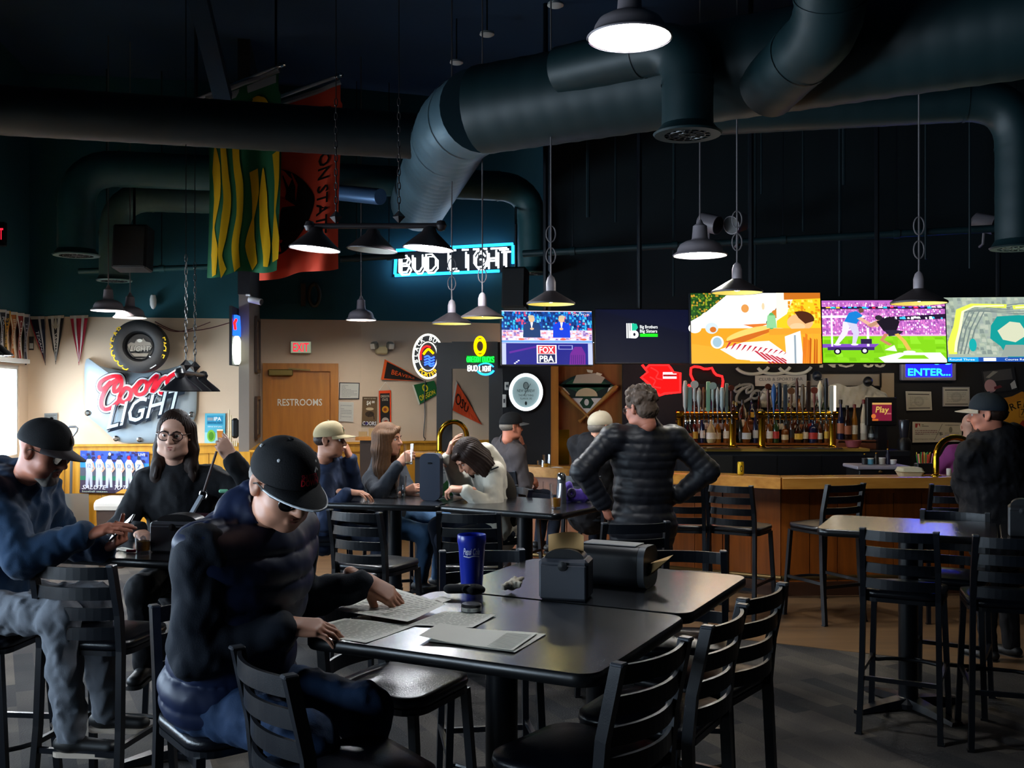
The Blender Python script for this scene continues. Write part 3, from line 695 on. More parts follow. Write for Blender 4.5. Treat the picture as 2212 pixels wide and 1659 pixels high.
for i in range(len(BA) - 1):
    a, b = fa[i], fa[i + 1]; L = (b - a).length; n = max(1, round(L / .27)); u = (b - a).normalized(); fr = Frame(a, u, UP, Vector((u.y, -u.x, 0)))
    for k in range(n):
        u0, u1 = L * k / n + .004, L * (k + 1) / n - .004
        mb = MB(); mb.prism([(u0, .13), (u1, .13), (u1, 1.0), (u0, 1.0)], fr, -.03, 0 if k % 2 else .006); mb.build('panel', WOODB, bb)
    mb = MB(); mb.prism([(0, 0), (L, 0), (L, .13), (0, .13)], fr, -.05, .02); mb.build('kick_board', mat('dark_stained_oak', '#3a2010', .5), bb)
    mb = MB(); mb.prism([(0, .93), (L, .93), (L, 1.03), (0, 1.03)], fr, -.05, .02); mb.build('apron', WOODB, bb)
    mb = MB(); mb.prism([(0, 0), (L, 0), (L, 1.02), (0, 1.02)], fr, -.2, -.035); mb.build('core', BLKWALL, bb)
fo = offset(BA, .06)
ft = thing('foot_rail', 'tarnished brass foot rail along the bottom of the bar', 'rail', fo[1])
for i in range(len(fo) - 1):
    a, b = fo[i] + UP * .19, fo[i + 1] + UP * .19; mb = MB(); mb.sweep([a, b], .022, 10); mb.build('rail_tube', mat('tarnished_brass', '#6e5a38', .35, .8), ft, smooth='auto')
    for k in (.2, .6):
        c = a.lerp(b, k); mb = MB(); mb.sweep([c, Vector((c.x, c.y, .012))], .012, 8); mb.lathe([(.035, .005), (.03, .014), (.012, .02)], (c.x, c.y, 0), 12); mb.build('rail_post', CHROME, ft, smooth='auto')
# brass arch handles standing on the counter and on the half wall
def brass_arch(label, a, b, h, r=.028):
    pts = [a] + [a.lerp(b, .5) + (a - b) * .5 * math.cos(math.radians(180 * k / 12)) + UP * (h - .18 + .18 * math.sin(math.radians(180 * k / 12))) for k in range(13)] + [b]
    t = thing('brass_arch_rail', label, 'rail', a); mb = MB(); mb.sweep(pts, r, 14); mb.build('rail_tube', BRASS, t, smooth='auto')
    for p in (a, b): mb = MB(); mb.lathe([(r * 1.9, 0), (r * 1.8, .012), (r * 1.1, .025)], p, 16); mb.build('rail_flange', BRASS, t, smooth='auto')
p0 = at(2022, 1032, 9.35); p0.z = 1.075; brass_arch('brass arch rail on the bar beside the standing person in black', p0, p0 + Vector((.42, .18, 0)), .36)
hw = thing('half_wall', 'low black half wall with an oak cap behind the tall dispenser', 'partition', at(940, 985, 11.3))
hc = at(945, 985, 11.3)
mb = MB(); mb.box((hc.x, hc.y + .1, .57), (.5, .2, 1.13)); mb.build('wall_core', BLKWALL, hw)
mb = MB(); mb.box((hc.x, hc.y + .1, 1.155), (.6, .34, .045), bevel=.01); mb.build('oak_cap', WOODC, hw)
p0 = Vector((hc.x + .02, hc.y + .02, 1.178)); brass_arch('brass arch rail on the half wall behind the person lifting a glass', p0, p0 + Vector((.3, .16, 0)), .34)
# ------------------------------------------------------------------ back bar
bk0, bk1 = atz(1488, 11.2, 0).x, atz(1965, 11.2, 0).x
kb = thing('back_bar_cabinet', 'black back bar cabinet under the beer taps', 'cabinet', ((bk0 + bk1) / 2, 11.2, 0))
mb = MB(); mb.box(((bk0 + bk1) / 2, 11.6, .6), (bk1 - bk0, .8, 1.2)); mb.build('cabinet_body', BLKWALL, kb)
mb = MB(); mb.box((atz(1700, 11.2, 0).x, 11.58, 1.215), (atz(1835, 11.2, 0).x - bk0 + .02, .86, .03)); mb.build('wood_top', mat('yellow_oak_shelf', '#b08a3c', .4), kb)
nd = 5
for k in range(nd):
    x0 = bk0 + (bk1 - bk0) * k / nd; x1 = bk0 + (bk1 - bk0) * (k + 1) / nd
    mb = MB(); mb.box(((x0 + x1) / 2, 11.19, .6), (x1 - x0 - .02, .02, 1.1)); d_ = mb.build('cabinet_door', mat('steel_door', '#4a4a48', .35, .7) if k == 0 else BG, kb)
    mb = MB(); mb.bar(((x1 - .06), 11.165, .75), ((x1 - .06), 11.165, .95), .015); mb.build('handle', CHROME, d_)
# beer tap towers
HC = ['#c8c8bc', '#8fb0a8', '#d8d6cc', '#b9b9ae', '#7a4a1e', '#9fd0a8', '#a9bdb4', '#c4c8c4', '#b8c4c0', '#7c8a7c', '#5b2a1a', '#2c5c9a', '#1c2430', '#4a5258', '#8a5a3a', '#4a2a20', '#6a5640', '#402c22', '#8a4030', '#d0c8b0', '#2c2a28', '#e6e2d0']
def tap_tower(label, px0, px1, n, ci, d, zb, hs):
    a, b = atz(px0, d, zb).x, atz(px1, d, zb).x; t = thing('beer_tap_tower', label, 'tap tower', ((a + b) / 2, d, zb))
    for x in (a + .04, b - .04):
        mb = MB(); mb.lathe([(.06, 0), (.055, .015), (.04, .03), (.04, .36), (.05, .38), (.05, .4)], (x, d, zb), 18); mb.build('brass_column', BRASS, t, smooth='auto')
    mb = MB(); mb.sweep([(a - .01, d, zb + .36), (b + .01, d, zb + .36)], .05, 16); mb.build('brass_manifold', BRASS, t, smooth='auto')
    mb = MB(); mb.box(((a + b) / 2, d - .12, zb + .006), (b - a, .22, .012)); mb.build('drip_tray', CHROME, t)
    for k in range(n):
        x = a + .05 + (b - a - .1) * (k + .5) / n; rr = random.Random(ci + k)
        mb = MB(); mb.sweep([(x, d - .04, zb + .36), (x, d - .1, zb + .36), (x, d - .125, zb + .33), (x, d - .13, zb + .27)], [.014, .013, .012, .009], 8); f = mb.build('faucet', CHROME, t, smooth='auto')
        h = hs * rr.uniform(.75, 1.1); w = rr.uniform(.014, .026); kind = (ci + k) % 4; col = HC[(ci + k) % len(HC)]
        m = mat('tap_handle_' + col[1:], col, .4)
        mb = MB(); z0 = zb + .385; y = d - .105
        if kind == 0: mb.lathe([(.008, 0), (.01, .04), (w, .08), (w * 1.2, h * .8), (w * .8, h), (0.001, h + .006)], (x, y, z0), 12)
        elif kind == 1: mb.box((x, y, z0 + h / 2 + .02), (w * 2, .018, h), bevel=.006); mb.lathe([(.008, 0), (.008, .05)], (x, y, z0), 8)
        elif kind == 2: mb.lathe([(.008, 0), (.008, h * .35), (w * .8, h * .45), (w * .7, h * .75)], (x, y, z0), 10); mb.sweep([(x, y - .012, z0 + h * .86), (x, y + .012, z0 + h * .86)], w * 1.7, 16)
        else: mb.lathe([(.008, 0), (.012, .05), (w * .7, h * .3), (w * 1.5, h * .6), (w * 1.2, h * .85), (.004, h)], (x, y, z0), 12)
        mb.build('tap_handle', m, t, smooth='auto')
    return t
tap_tower('brass beer tap tower with pale handles beside the puffer jacket person', 1462, 1590, 11, 0, 11.3, 1.232, .34)
tap_tower('brass beer tap tower with dark and blue handles in the middle of the back bar', 1638, 1806, 12, 10, 11.3, 1.232, .36)
# wooden bottle step and shelf stands
sh = thing('bottle_shelf', 'reddish brown bottle shelf under the small red screen', 'shelf', at(1860, 960, 11.6))
a, b = at(1808, 950, 11.55), at(1915, 950, 11.55)
mb = MB(); mb.box(((a.x + b.x) / 2, 11.62, a.z - .015), (b.x - a.x, .26, .03)); mb.build('shelf_board', mat('red_brown_wood', '#7a4a34', .5), sh)
mb = MB(); mb.box(((a.x + b.x) / 2, 11.5, a.z - .06), (b.x - a.x, .02, .09)); mb.build('front_board', MATS['red_brown_wood'], sh)
for x in (a.x + .02, b.x - .02): mb = MB(); mb.box((x, 11.65, (a.z - .03 + 1.2) / 2 + .0), (.03, .2, max(.02, a.z - .03 - 1.2))); mb.build('side_board', MATS['red_brown_wood'], sh)
ms = thing('bottle_rack', 'stepped wooden bottle rack in front of the bar mirror', 'shelf', ((bk0 + bk1) / 2, 11.9, 1.23))
for k, (y, z) in enumerate(((11.72, 1.255), (11.88, 1.36), (12.04, 1.5))):
    mb = MB(); mb.box(((bk0 + atz(1800, 11.9, 0).x) / 2, y, z), (atz(1800, 11.9, 0).x - bk0, .16, .02)); mb.build('rack_step', WOODB, ms)
    mb = MB(); mb.box(((bk0 + atz(1800, 11.9, 0).x) / 2, y + .07, (z + 1.23) / 2), (atz(1800, 11.9, 0).x - bk0 - .04, .015, z - 1.23)); mb.build('riser', BLKWALL, ms)
# bottles ---------------------------------------------------------------------
BOT = {'tall': [(.036, 0), (.038, .01), (.038, .18), (.034, .2), (.015, .235), (.013, .3), (.015, .302), (.015, .315)],
       'round': [(.04, 0), (.05, .02), (.055, .1), (.045, .16), (.02, .2), (.016, .26), (.018, .27)],
       'square': [(.045, 0), (.047, .01), (.047, .15), (.04, .17), (.016, .19), (.015, .25), (.017, .26)],
       'slim': [(.03, 0), (.031, .01), (.03, .2), (.02, .26), (.012, .3), (.012, .35), (.014, .355)]}
BCOL = ['#2a1408', '#4a2208', '#0f1a10', '#b8a878', '#6a3a10', '#121416', '#c9c4b0', '#4a1a14', '#141c3c', '#5a5a50', '#8a5a18', '#203a1a']
LCOL = ['#d8ccb0', '#c8b890', '#e0dccc', '#b03028', '#d8b040', '#202020', '#c0c8c8', '#a8684a', '#e8e4d4']
def bottle(label, p, kind, ci, li, s=1.0, group='liquor bottles on the back bar'):
    t = thing('liquor_bottle', label, 'bottle', p, 0, group); R = random.Random(ci * 31 + li)
    pr = [(r * s, z * s) for r, z in BOT[kind]]
    mb = MB(); mb.lathe(pr, p, 14); mb.build('bottle_glass', mat('bottle_glass_%d' % ci, BCOL[ci], .12, 0, .6), t, smooth='auto')
    r0 = max(r for r, z in pr) * 1.02; mb = MB(); mb.lathe([(r0, pr[-1][1] * .16), (r0, pr[-1][1] * .42)], p, 14, cap=False); mb.build('bottle_label', mat('bottle_label_%d' % li, LCOL[li], .6, noise=.25, nscale=60), t, smooth='auto')
    zt = pr[-1][1]; mb = MB(); mb.lathe([(.017 * s, zt - .03 * s), (.017 * s, zt + .008), (.012 * s, zt + .012)], p, 10); mb.build('cap', mat('bottle_cap_%d' % (ci % 4), ['#15110e', '#8a7a3a', '#6a1410', '#c8c8c8'][ci % 4], .35), t, smooth='auto')
CN = ['dark brown', 'amber', 'dark green', 'straw', 'rust', 'black', 'clear pale', 'red', 'blue', 'smoky grey', 'honey', 'green']
kinds = list(BOT)
ORD = 'first second third fourth fifth sixth seventh eighth ninth tenth eleventh twelfth thirteenth fourteenth fifteenth sixteenth seventeenth eighteenth nineteenth twentieth'.split()
rb = random.Random(3); nb = 0
for row, (y, z, n, x0, x1) in enumerate(((11.72, 1.266, 20, 1480, 1795), (11.88, 1.371, 19, 1485, 1790), (12.04, 1.511, 15, 1490, 1795))):
    for k in range(n):
        px = x0 + (x1 - x0) * (k + .5) / n + rb.uniform(-3, 3); kd = kinds[rb.randrange(4)]; ci = rb.randrange(12); li = rb.randrange(9)
        rw = ('front', 'middle', 'top')[row]; nb += 1
        bottle('%s %s bottle, %s from the left in the %s row of the bottle rack' % (CN[ci], kd, ORD[k], rw), Vector((atz(px, y, 0).x, y, z)), kd, ci, li, rb.uniform(.85, 1.08))
zs = at(1860, 950, 11.55).z
for k, (px, kd, ci, li, s, lab) in enumerate(((1816, 'slim', 8, 7, 1.25, 'cobalt blue bottle at the left end of the reddish shelf'), (1830, 'tall', 0, 7, 1.2, 'dark brown wine bottle beside the cobalt blue bottle'), (1846, 'slim', 10, 0, 1.1, 'honey coloured tall bottle in the middle of the reddish shelf'), (1866, 'slim', 6, 2, 1.25, 'clear twisted bottle with a big silver stopper on the reddish shelf'), (1882, 'round', 9, 6, .6, 'small smoky round bottle on the reddish shelf'), (1903, 'square', 9, 6, .7, 'grey square bottle at the right end of the reddish shelf'))):
    bottle(lab, Vector((atz(px, 11.6, 0).x, 11.6, zs)), kd, ci, li, s)
# ================================================================== LAMPS, SCREENS, NEON
SHADE = mat('dark_bronze_shade', '#3a3335', .45, .3)
SHADEW = mat('grey_enamel_shade', '#8c8388', .45, .1)
INNER = mat('white_enamel_inside', '#d8d4c8', .4)
LITW = glow('lamp_bulb_white', '#fffaf2', 185.0)
LITY = glow('lamp_bulb_warm', '#fff0a0', 34.0)
CORD = mat('grey_lamp_cord', '#6c6668', .6)
def cord(t, top, bot, loops=0):
    mb = MB(); pts = [top, bot]
    mb.sweep(pts, .006, 6); mb.build('cord', CORD, t)
    for k in range(loops):
        z = bot.z + .09 + .16 * k; s = 1 if k % 2 else -1
        mb = MB(); mb.sweep([bot * 1.0 + UP * (z - bot.z) + Vector((.035 * s * math.sin(a), 0, .06 * -math.cos(a) + .06)) for a in [2 * PI * i / 16 for i in range(16)]], .005, 5, closed=True); mb.build('cord_loop', CORD, t)
LITN = glow('lamp_bulb_bright', '#f6faff', 260.0)
def dome_lamp(label, px, py, d, r, lit=LITW):
    c = at(px, py, d); t = thing('dome_pendant_lamp', label, 'pendant lamp', c, 0, 'barn style dome pendant lamps')
    mb = MB(); mb.lathe([(r, 0), (r * 1.02, .008), (r * .97, .016), (r * .86, .034), (r * .83, .06), (r * .74, .09), (r * .55, .112), (r * .34, .124), (r * .3, .135), (r * .26, .23), (r * .13, .25), (.012, .28)], c, 36, cap=False); mb.build('lamp_shade', SHADEW, t, smooth='auto')
    mb = MB(); mb.lathe([(r * .97, .003), (r * .85, .03), (r * .8, .058), (r * .7, .085), (r * .5, .106), (.03, .118)], c, 36, cap=False); mb.build('shade_inside', INNER, t, smooth='auto')
    mb = MB(); mb.lathe([(.001, .026), (r * .45, .03), (r * .62, .045), (r * .5, .075), (.03, .105)], c, 24, cap=False); mb.build('bulb', lit, t, smooth='auto')
    cord(t, Vector((c.x, c.y, CEIL)), c + UP * .27)
    return t
def cone_lamp(label, px, py, d, r, loops=2):
    c = at(px, py, d); t = thing('cone_pendant_lamp', label, 'pendant lamp', c, 0, 'dark cone pendant lamps over the bar')
    mb = MB(); mb.lathe([(r, 0), (r * 1.01, .012), (r * .97, .018), (r * .2, .1)], c, 36, cap=False); mb.build('lamp_shade', SHADE, t, smooth='auto')
    mb = MB(); mb.lathe([(r * .97, .002), (r * .94, .012), (r * .17, .092)], c, 36, cap=False); mb.build('shade_inside', mat('lit_cream_inside', '#e8dc98', .5), t, smooth='auto')
    mb = MB(); mb.lathe([(.034, .09), (.036, .11), (.036, .165), (.025, .2), (.01, .215)], c, 16); mb.build('socket', SHADEW, t, smooth='auto')
    mb = MB(); mb.lathe([(.001, .012), (.03, .02), (.042, .045), (.03, .07), (.015, .09)], c, 16); mb.build('bulb', LITY if r < 10 else LITW, t, smooth='auto')
    cord(t, Vector((c.x, c.y, CEIL)), c + UP * .21, loops)
dome_lamp('big bright dome lamp at the top of the picture', 1360, 84, 4.95, .205, LITN)
dome_lamp('bright dome lamp hanging in front of the bar', 1512, 553, 7.84, .205)
dome_lamp('bright dome lamp on the far left, higher of the pair', 234, 672, 11.0, .18)
dome_lamp('bright dome lamp on the far left, lower of the pair', 281, 687, 11.2, .175)
dome_lamp('bright dome lamp before the restroom door wall', 780, 692, 11.7, .172)
cone_lamp('dark cone lamp hanging before the talk show television', 1190, 658, 7.5, .178)
cone_lamp('dark cone lamp hanging above the person lifting a glass, left of its neighbour', 976, 700, 9.0, .175)
cone_lamp('dark cone lamp overlapping the left edge of the talk show television', 1042, 687, 8.6, .18)
cone_lamp('dark cone lamp hanging before the burger television', 1592, 633, 7.2, .18)
cone_lamp('dark cone lamp hanging before the football television', 1985, 656, 6.8, .182)
def chain(mb, a, b, n, r=.004):
    for k in range(n):
        p = a.lerp(b, (k + .5) / n); L = (b - a).length / n * .62; s = .35 * L
        o = Vector((1, 0, 0)) if k % 2 else Vector((0, 1, 0)); ax = (b - a).normalized()
        mb.sweep([p + ax * L * math.cos(q) + o * s * math.sin(q) for q in [2 * PI * i / 8 for i in range(8)]], r, 4, closed=True)
def billiard(label, cs, r, lit, m, chains, tilt=0.0, ztop=CEIL):
    t = thing('billiard_lamp', label, 'billiard lamp', cs[1]); ax = (cs[-1] - cs[0]).normalized(); R = Quaternion(ax.cross(UP).normalized(), 0).to_matrix() if not tilt else Quaternion((0, 1, 0), tilt).to_matrix()
    h = r * .82
    for c, on in zip(cs, lit):
        mb = MB(); mb.lathe([(r, 0), (r * 1.01, .008), (r * .93, .022), (r * .3, h * .82), (r * .24, h), (.02, h * 1.1)], c, 32, R, cap=False); s_ = mb.build('lamp_shade', m, t, smooth='auto')
        mb = MB(); mb.lathe([(r * .96, .004), (r * .88, .022), (r * .2, h * .85)], c, 32, R, cap=False); mb.build('shade_inside', INNER, s_, smooth='auto')
        if on: mb = MB(); mb.lathe([(.001, .008), (r * .7, .012), (r * .78, .03), (r * .3, .1)], c, 24, R, cap=False); mb.build('bulb', LITN, t, smooth='auto')
    a, b = cs[0] + UP * (h * 1.12) - ax * .04, cs[-1] + UP * (h * 1.12) + ax * .1
    mb = MB(); mb.sweep([a, b], .022, 10); mb.build('lamp_bar', m, t, smooth='auto')
    for p in (a, b): mb = MB(); mb.lathe([(.001, -.045), (.03, -.035), (.045, 0), (.03, .035), (.001, .045)], p, 14); mb.build('bar_knob', m, t, smooth='auto')
    for k in chains:
        p = a.lerp(b, k); mb = MB(); mb.lathe([(.003, 0), (.05, .05), (.003, .1)], p + UP * .02, 4); mb.build('chain_hook', m, t)
        mb = MB(); n = 16; e = p + UP * 1.0; chain(mb, p + UP * .12, e, n); mb.sweep([e, Vector((p.x, p.y, ztop))], .004, 5); mb.build('chain', m, t)
billiard('three shade billiard lamp with two lit shades before the orange flag', [at(680, 539, 8.0), at(803, 542, 8.05), at(925, 538, 8.0)], .2, (1, 0, 1), SHADE, (.2, .68), .08)
BILB = mat('black_lamp_metal', '#08090d', .35)
billiard('black billiard lamp hanging in front of the silver car hood', [at(391, 846, 8.3), at(414, 846, 8.9), at(436, 846, 9.5)], .165, (0, 0, 0), BILB, (.22, .6))
billiard('black billiard lamp cut by the left picture edge', [at(-60, 768, 8.3), at(-38, 768, 8.9), at(-14, 768, 9.5)], .17, (1, 1, 1), BILB, (.22, .6))
# ------------------------------------------------------------------ televisions
def tv(label, px0, px1, pyt, pyb, d, yaw, tilt, draw, strength_mat=SCREEN):
    c = at((px0 + px1) / 2, (pyt + pyb) / 2, d); w = (px1 - px0) / FPX * d / math.cos(yaw); h = (pyb - pyt) / FPX * d
    fr = turned(Frame(c, (1, 0, 0)), yaw, tilt); t = thing('television', label, 'television', c)
    mb = MB(); mb.box(fr(0, 0, -.03), (w + .02, h + .02, .05), fr.R(), bevel=.008); mb.build('casing', DARKPL, t)
    f2 = Frame(fr(-w / 2, -h / 2, 0), fr.u, fr.v, fr.n)
    p = PR(lambda u, v, q=0: f2(u * w, v * h, q), .001, .0002); p.asp = w / h
    draw(p); p.build('screen_picture', strength_mat, t, fix=False)
    mb = MB(); b = .008
    for x0, y0, x1, y1 in ((-b, -b, w + b, 0), (-b, h, w + b, h + b), (-b, 0, 0, h), (w, 0, w + b, h)): mb.prism([(x0, y0), (x1, y0), (x1, y1), (x0, y1)], f2, -.02, .006)
    mb.build('bezel', DARKPL, t)
    mb = MB(); mb.bar(fr(0, h * .3, -.06), fr(0, h * .3, -.06) + Vector((0, .12, .05)), .12, .1); q = fr(0, h * .3, -.06) + Vector((0, .12, .05)); mb.sweep([q, Vector((q.x, q.y, CEIL))], .025, 8); mb.build('ceiling_mount', BLACKM, t)
    return t
def crowd(p, x0, y0, x1, y1, nx, ny, pal, seed=1, j=.5):
    r = random.Random(seed); q = []; dx, dy = (x1 - x0) / nx, (y1 - y0) / ny
    for i in range(nx):
        for k in range(ny):
            x = x0 + (i + r.uniform(0, j)) * dx; y = y0 + (k + r.uniform(0, j)) * dy; a = dx * r.uniform(.5, 1.1); b = dy * r.uniform(.5, 1.2)
            x2, y2 = min(x + a, x1), min(y + b, y1); q.append(([(x, y), (x2, y), ((x + x2) / 2 + dx * .2, y2), (x, y2)], r.choice(pal)))
    p.many(q)
def person2d(p, x, y0, h, suit, skin='#e8b890', hair='#c9b89a', shirt='#f0f0f8', s=1):
    w = h * .3; p.poly([(x - w * .75, y0), (x + w * .75, y0), (x + w * .7, y0 + h * .55), (x + w * .25, y0 + h * .68), (x - w * .25, y0 + h * .68), (x - w * .7, y0 + h * .55)], suit)
    p.poly([(x - w * .12, y0 + h * .66), (x + w * .12, y0 + h * .66), (x, y0 + h * .35)], shirt); p.ell(x, y0 + h * .8, w * .26, h * .14, skin); p.ell(x - .005 * s, y0 + h * .9, w * .28, h * .07, hair)
    p.stroke([(x + s * w * .6, y0 + h * .5), (x + s * w * .5, y0 + h * .2), (x + s * w * .05, y0 + h * .36)], h * .11, suit); p.ell(x + s * w * .02, y0 + h * .38, h * .05, h * .05, skin)
def tv_talk(p):
    p.rect(0, 0, 1, 1, '#123a8a'); crowd(p, 0, .62, 1, .985, 34, 7, ['#1a78d8', '#0c4fa8', '#2aa0e8', '#08306c', '#6ac8f0', '#0a1c50', '#35b8d8', '#d04a70'], 4)
    p.rect(0, .985, 1, 1, '#d9d0ea'); p.text('ON FOX', .88, .92, .035, '#f4f4ff'); p.rect(0, .42, 1, .64, '#d6c6e2'); crowd(p, 0, .45, 1, .63, 26, 5, ['#f0e4f4', '#b08ac0', '#e88a9a', '#8a6ab0', '#fff', '#ff9c9c'], 6)
    for k in range(8): p.ell(.1 + .115 * k, .47, .035, .018, '#ff6a50' if k % 2 else '#f4e8f8')
    p.rect(0, .4, 1, .445, '#6aa0e8'); person2d(p, .33, .5, .43, '#1c3a6a'); person2d(p, .66, .5, .43, '#0c3ad0', s=-1)
    p.rect(0, 0, 1, .4, '#1a1a80'); p.rect(0, .395, 1, .405, '#c8c8ff'); p.rect(0, 0, .045, .39, '#b8c0e8'); p.rect(.95, 0, 1, .39, '#b8c0e8')
    p.poly([(.08, .24), (.42, .36), (.42, .33), (.08, .2)], '#5a1a90'); p.rect(.62, .28, .78, .36, '#9aa0d8'); p.rect(.63, .29, .77, .35, '#1a1a80'); p.poly([(.74, 0), (.92, 0), (.92, .2), (.88, .33), (.8, .33), (.75, .2)], '#6a1e8a')
    for k in range(7): p.rect(.76 + .022 * k, .01, .767 + .022 * k, .18, '#3a1470')
    for k in range(3): p.ell(.14 + .02 * k, .02 + .025 * k, .012, .012, '#e8e8ff')
    p.rect(.38, .02, .6, .36, '#f4f2fa'); p.rect(.395, .2, .585, .345, '#d82a3a'); p.text('FOX', .49, .215, .115, '#ffffff', w=.16, bold=.03); p.rect(.395, .035, .585, .19, '#1c2250'); p.text('PBA', .49, .05, .115, '#ffffff', w=.16, bold=.03)
def tv_dark(p):
    p.rect(0, 0, 1, 1, '#04061c'); p.poly([(0, 1), (1, 1), (1, .55)], '#060924')
    for k in range(4): p.rect(.33 + .022 * k, .46, .345 + .022 * k, .74, '#f4f8f8')
    p.poly([(.39, .74), (.44, .73), (.455, .66), (.43, .6), (.39, .6)], '#14b890'); p.poly(arc(.42, .53, .04, .075, -90, 90, 10) + [(.37, .6), (.37, .46)], '#f4f8f8'); p.ell(.415, .53, .012, .03, '#04061c')
    p.text('Big Brothers', .475, .645, .06, '#f4f8f8', w=.19, bold=.02, align='l'); p.text('Big Sisters', .475, .565, .06, '#f4f8f8', w=.185, bold=.02, align='l'); p.rect(.475, .485, .665, .545, '#18d818')
def tv_food(p):
    R = random.Random(2); p.rect(0, 0, 1, 1, '#f09a1c'); p.rect(0, .5, .7, 1, '#ffffff')
    p.rect(0, .56, .3, 1, '#1c4418'); crowd(p, 0, .56, .3, 1, 16, 14, ['#2a5a20', '#4a7a1c', '#123a14', '#8a9a20', '#c0902a'], 8); p.poly([(0, .6), (.1, .7), (.3, 1), (.72, 1), (.72, .5), (0, .5)], '#ffffff')
    for k, (x, y) in enumerate(((.03, .56), (.1, .66), (.2, .62), (.0, .5))): p.ell(x + .03, y, .05, .07, '#fffdf4')
    p.ell(.42, .78, .03, .06, '#d8924a'); p.ell(.56, .81, .012, .05, '#e0c8a0'); p.stroke([(.74, .98), (.68, .8), (.66, .7)], [.05, .03, .06], '#8a4a1c'); p.ell(.655, .7, .035, .06, '#c87828')
    p.ell(.6, .58, .02, .035, '#202020'); p.ell(.6, .58, .015, .026, '#ffffff'); p.poly([(.4, .55), (.62, .57), (.5, .5)], '#d8722a'); p.ell(.16, .5, .05, .08, '#c8d8e0'); p.ell(.17, .48, .025, .04, '#c86a20')
    p.poly([(0, .28), (.15, .24), (.4, .4), (.7, .5), (1, .52), (1, 0), (0, 0)], '#f2a428'); p.ell(.45, .42, .2, .07, '#f8c868', a=.5); p.poly([(.25, .3), (.42, .4), (.62, .5), (.6, .44), (.4, .3)], '#c8661a'); p.ell(.2, .3, .05, .09, '#e8eef4'); p.ell(.2, .3, .035, .07, '#9ab8c8')
    p.poly([(.22, .2), (.4, .3), (.6, .32), (.8, .05), (.75, 0), (.35, .06)], '#f6f2ec')
    for k in range(13): x = .26 + .04 * k; p.poly([(x, .2 - .008 * k), (x + .016, .22 - .008 * k), (x + .05, .3 - .012 * k), (x + .03, .3 - .012 * k)], '#b8203a')
    for k in range(6): p.poly([(.6 + .03 * k, 0), (.62 + .03 * k, 0), (.5 + .04 * k, .18 - .02 * k), (.48 + .04 * k, .18 - .02 * k)], '#b8203a')
    p.rect(.66, .5, 1, 1, '#f8c41e'); p.poly([(.66, 1), (.66, .6), (.74, .7), (.8, .95), (.78, 1)], '#fff6d8'); p.poly([(.72, .9), (1, .92), (1, 1), (.72, 1)], '#c06a1a'); crowd(p, .74, .55, 1, .9, 10, 8, ['#f8c41e', '#e89a10', '#fadc50', '#d88410'], 3)
    p.ell(.62, .6, .03, .12, '#5aa85a'); p.poly([(.58, .5), (.66, .5), (.65, .68), (.59, .68)], '#8ac890'); p.ell(.84, .58, .1, .12, '#e8b078'); p.poly(arc(.85, .62, .1, .12, -10, 120, 14) + [(.83, .64), (.88, .56)], '#4a2410'); p.ell(.82, .52, .06, .05, '#f0c090')
    p.poly([(.6, .48), (1, .5), (1, .42), (.6, .4)], '#f09828'); p.poly([(.73, 0), (.72, .38), (.84, .46), (.86, 0)], '#f8f8f0'); p.rect(.79, 0, .805, .4, '#8a9aa8')
    for k in range(9): x = .85 + .017 * k; p.poly([(x, 0), (x + .014, 0), (x + .03 - .002 * k, .36 + .05 * math.sin(k * 2)), (x + .01, .38 + .05 * math.sin(k * 2))], R.choice(['#d8741a', '#f0a030', '#b8560e', '#e88a20']))
    p.rect(.45, .03, .62, .045, '#fff')
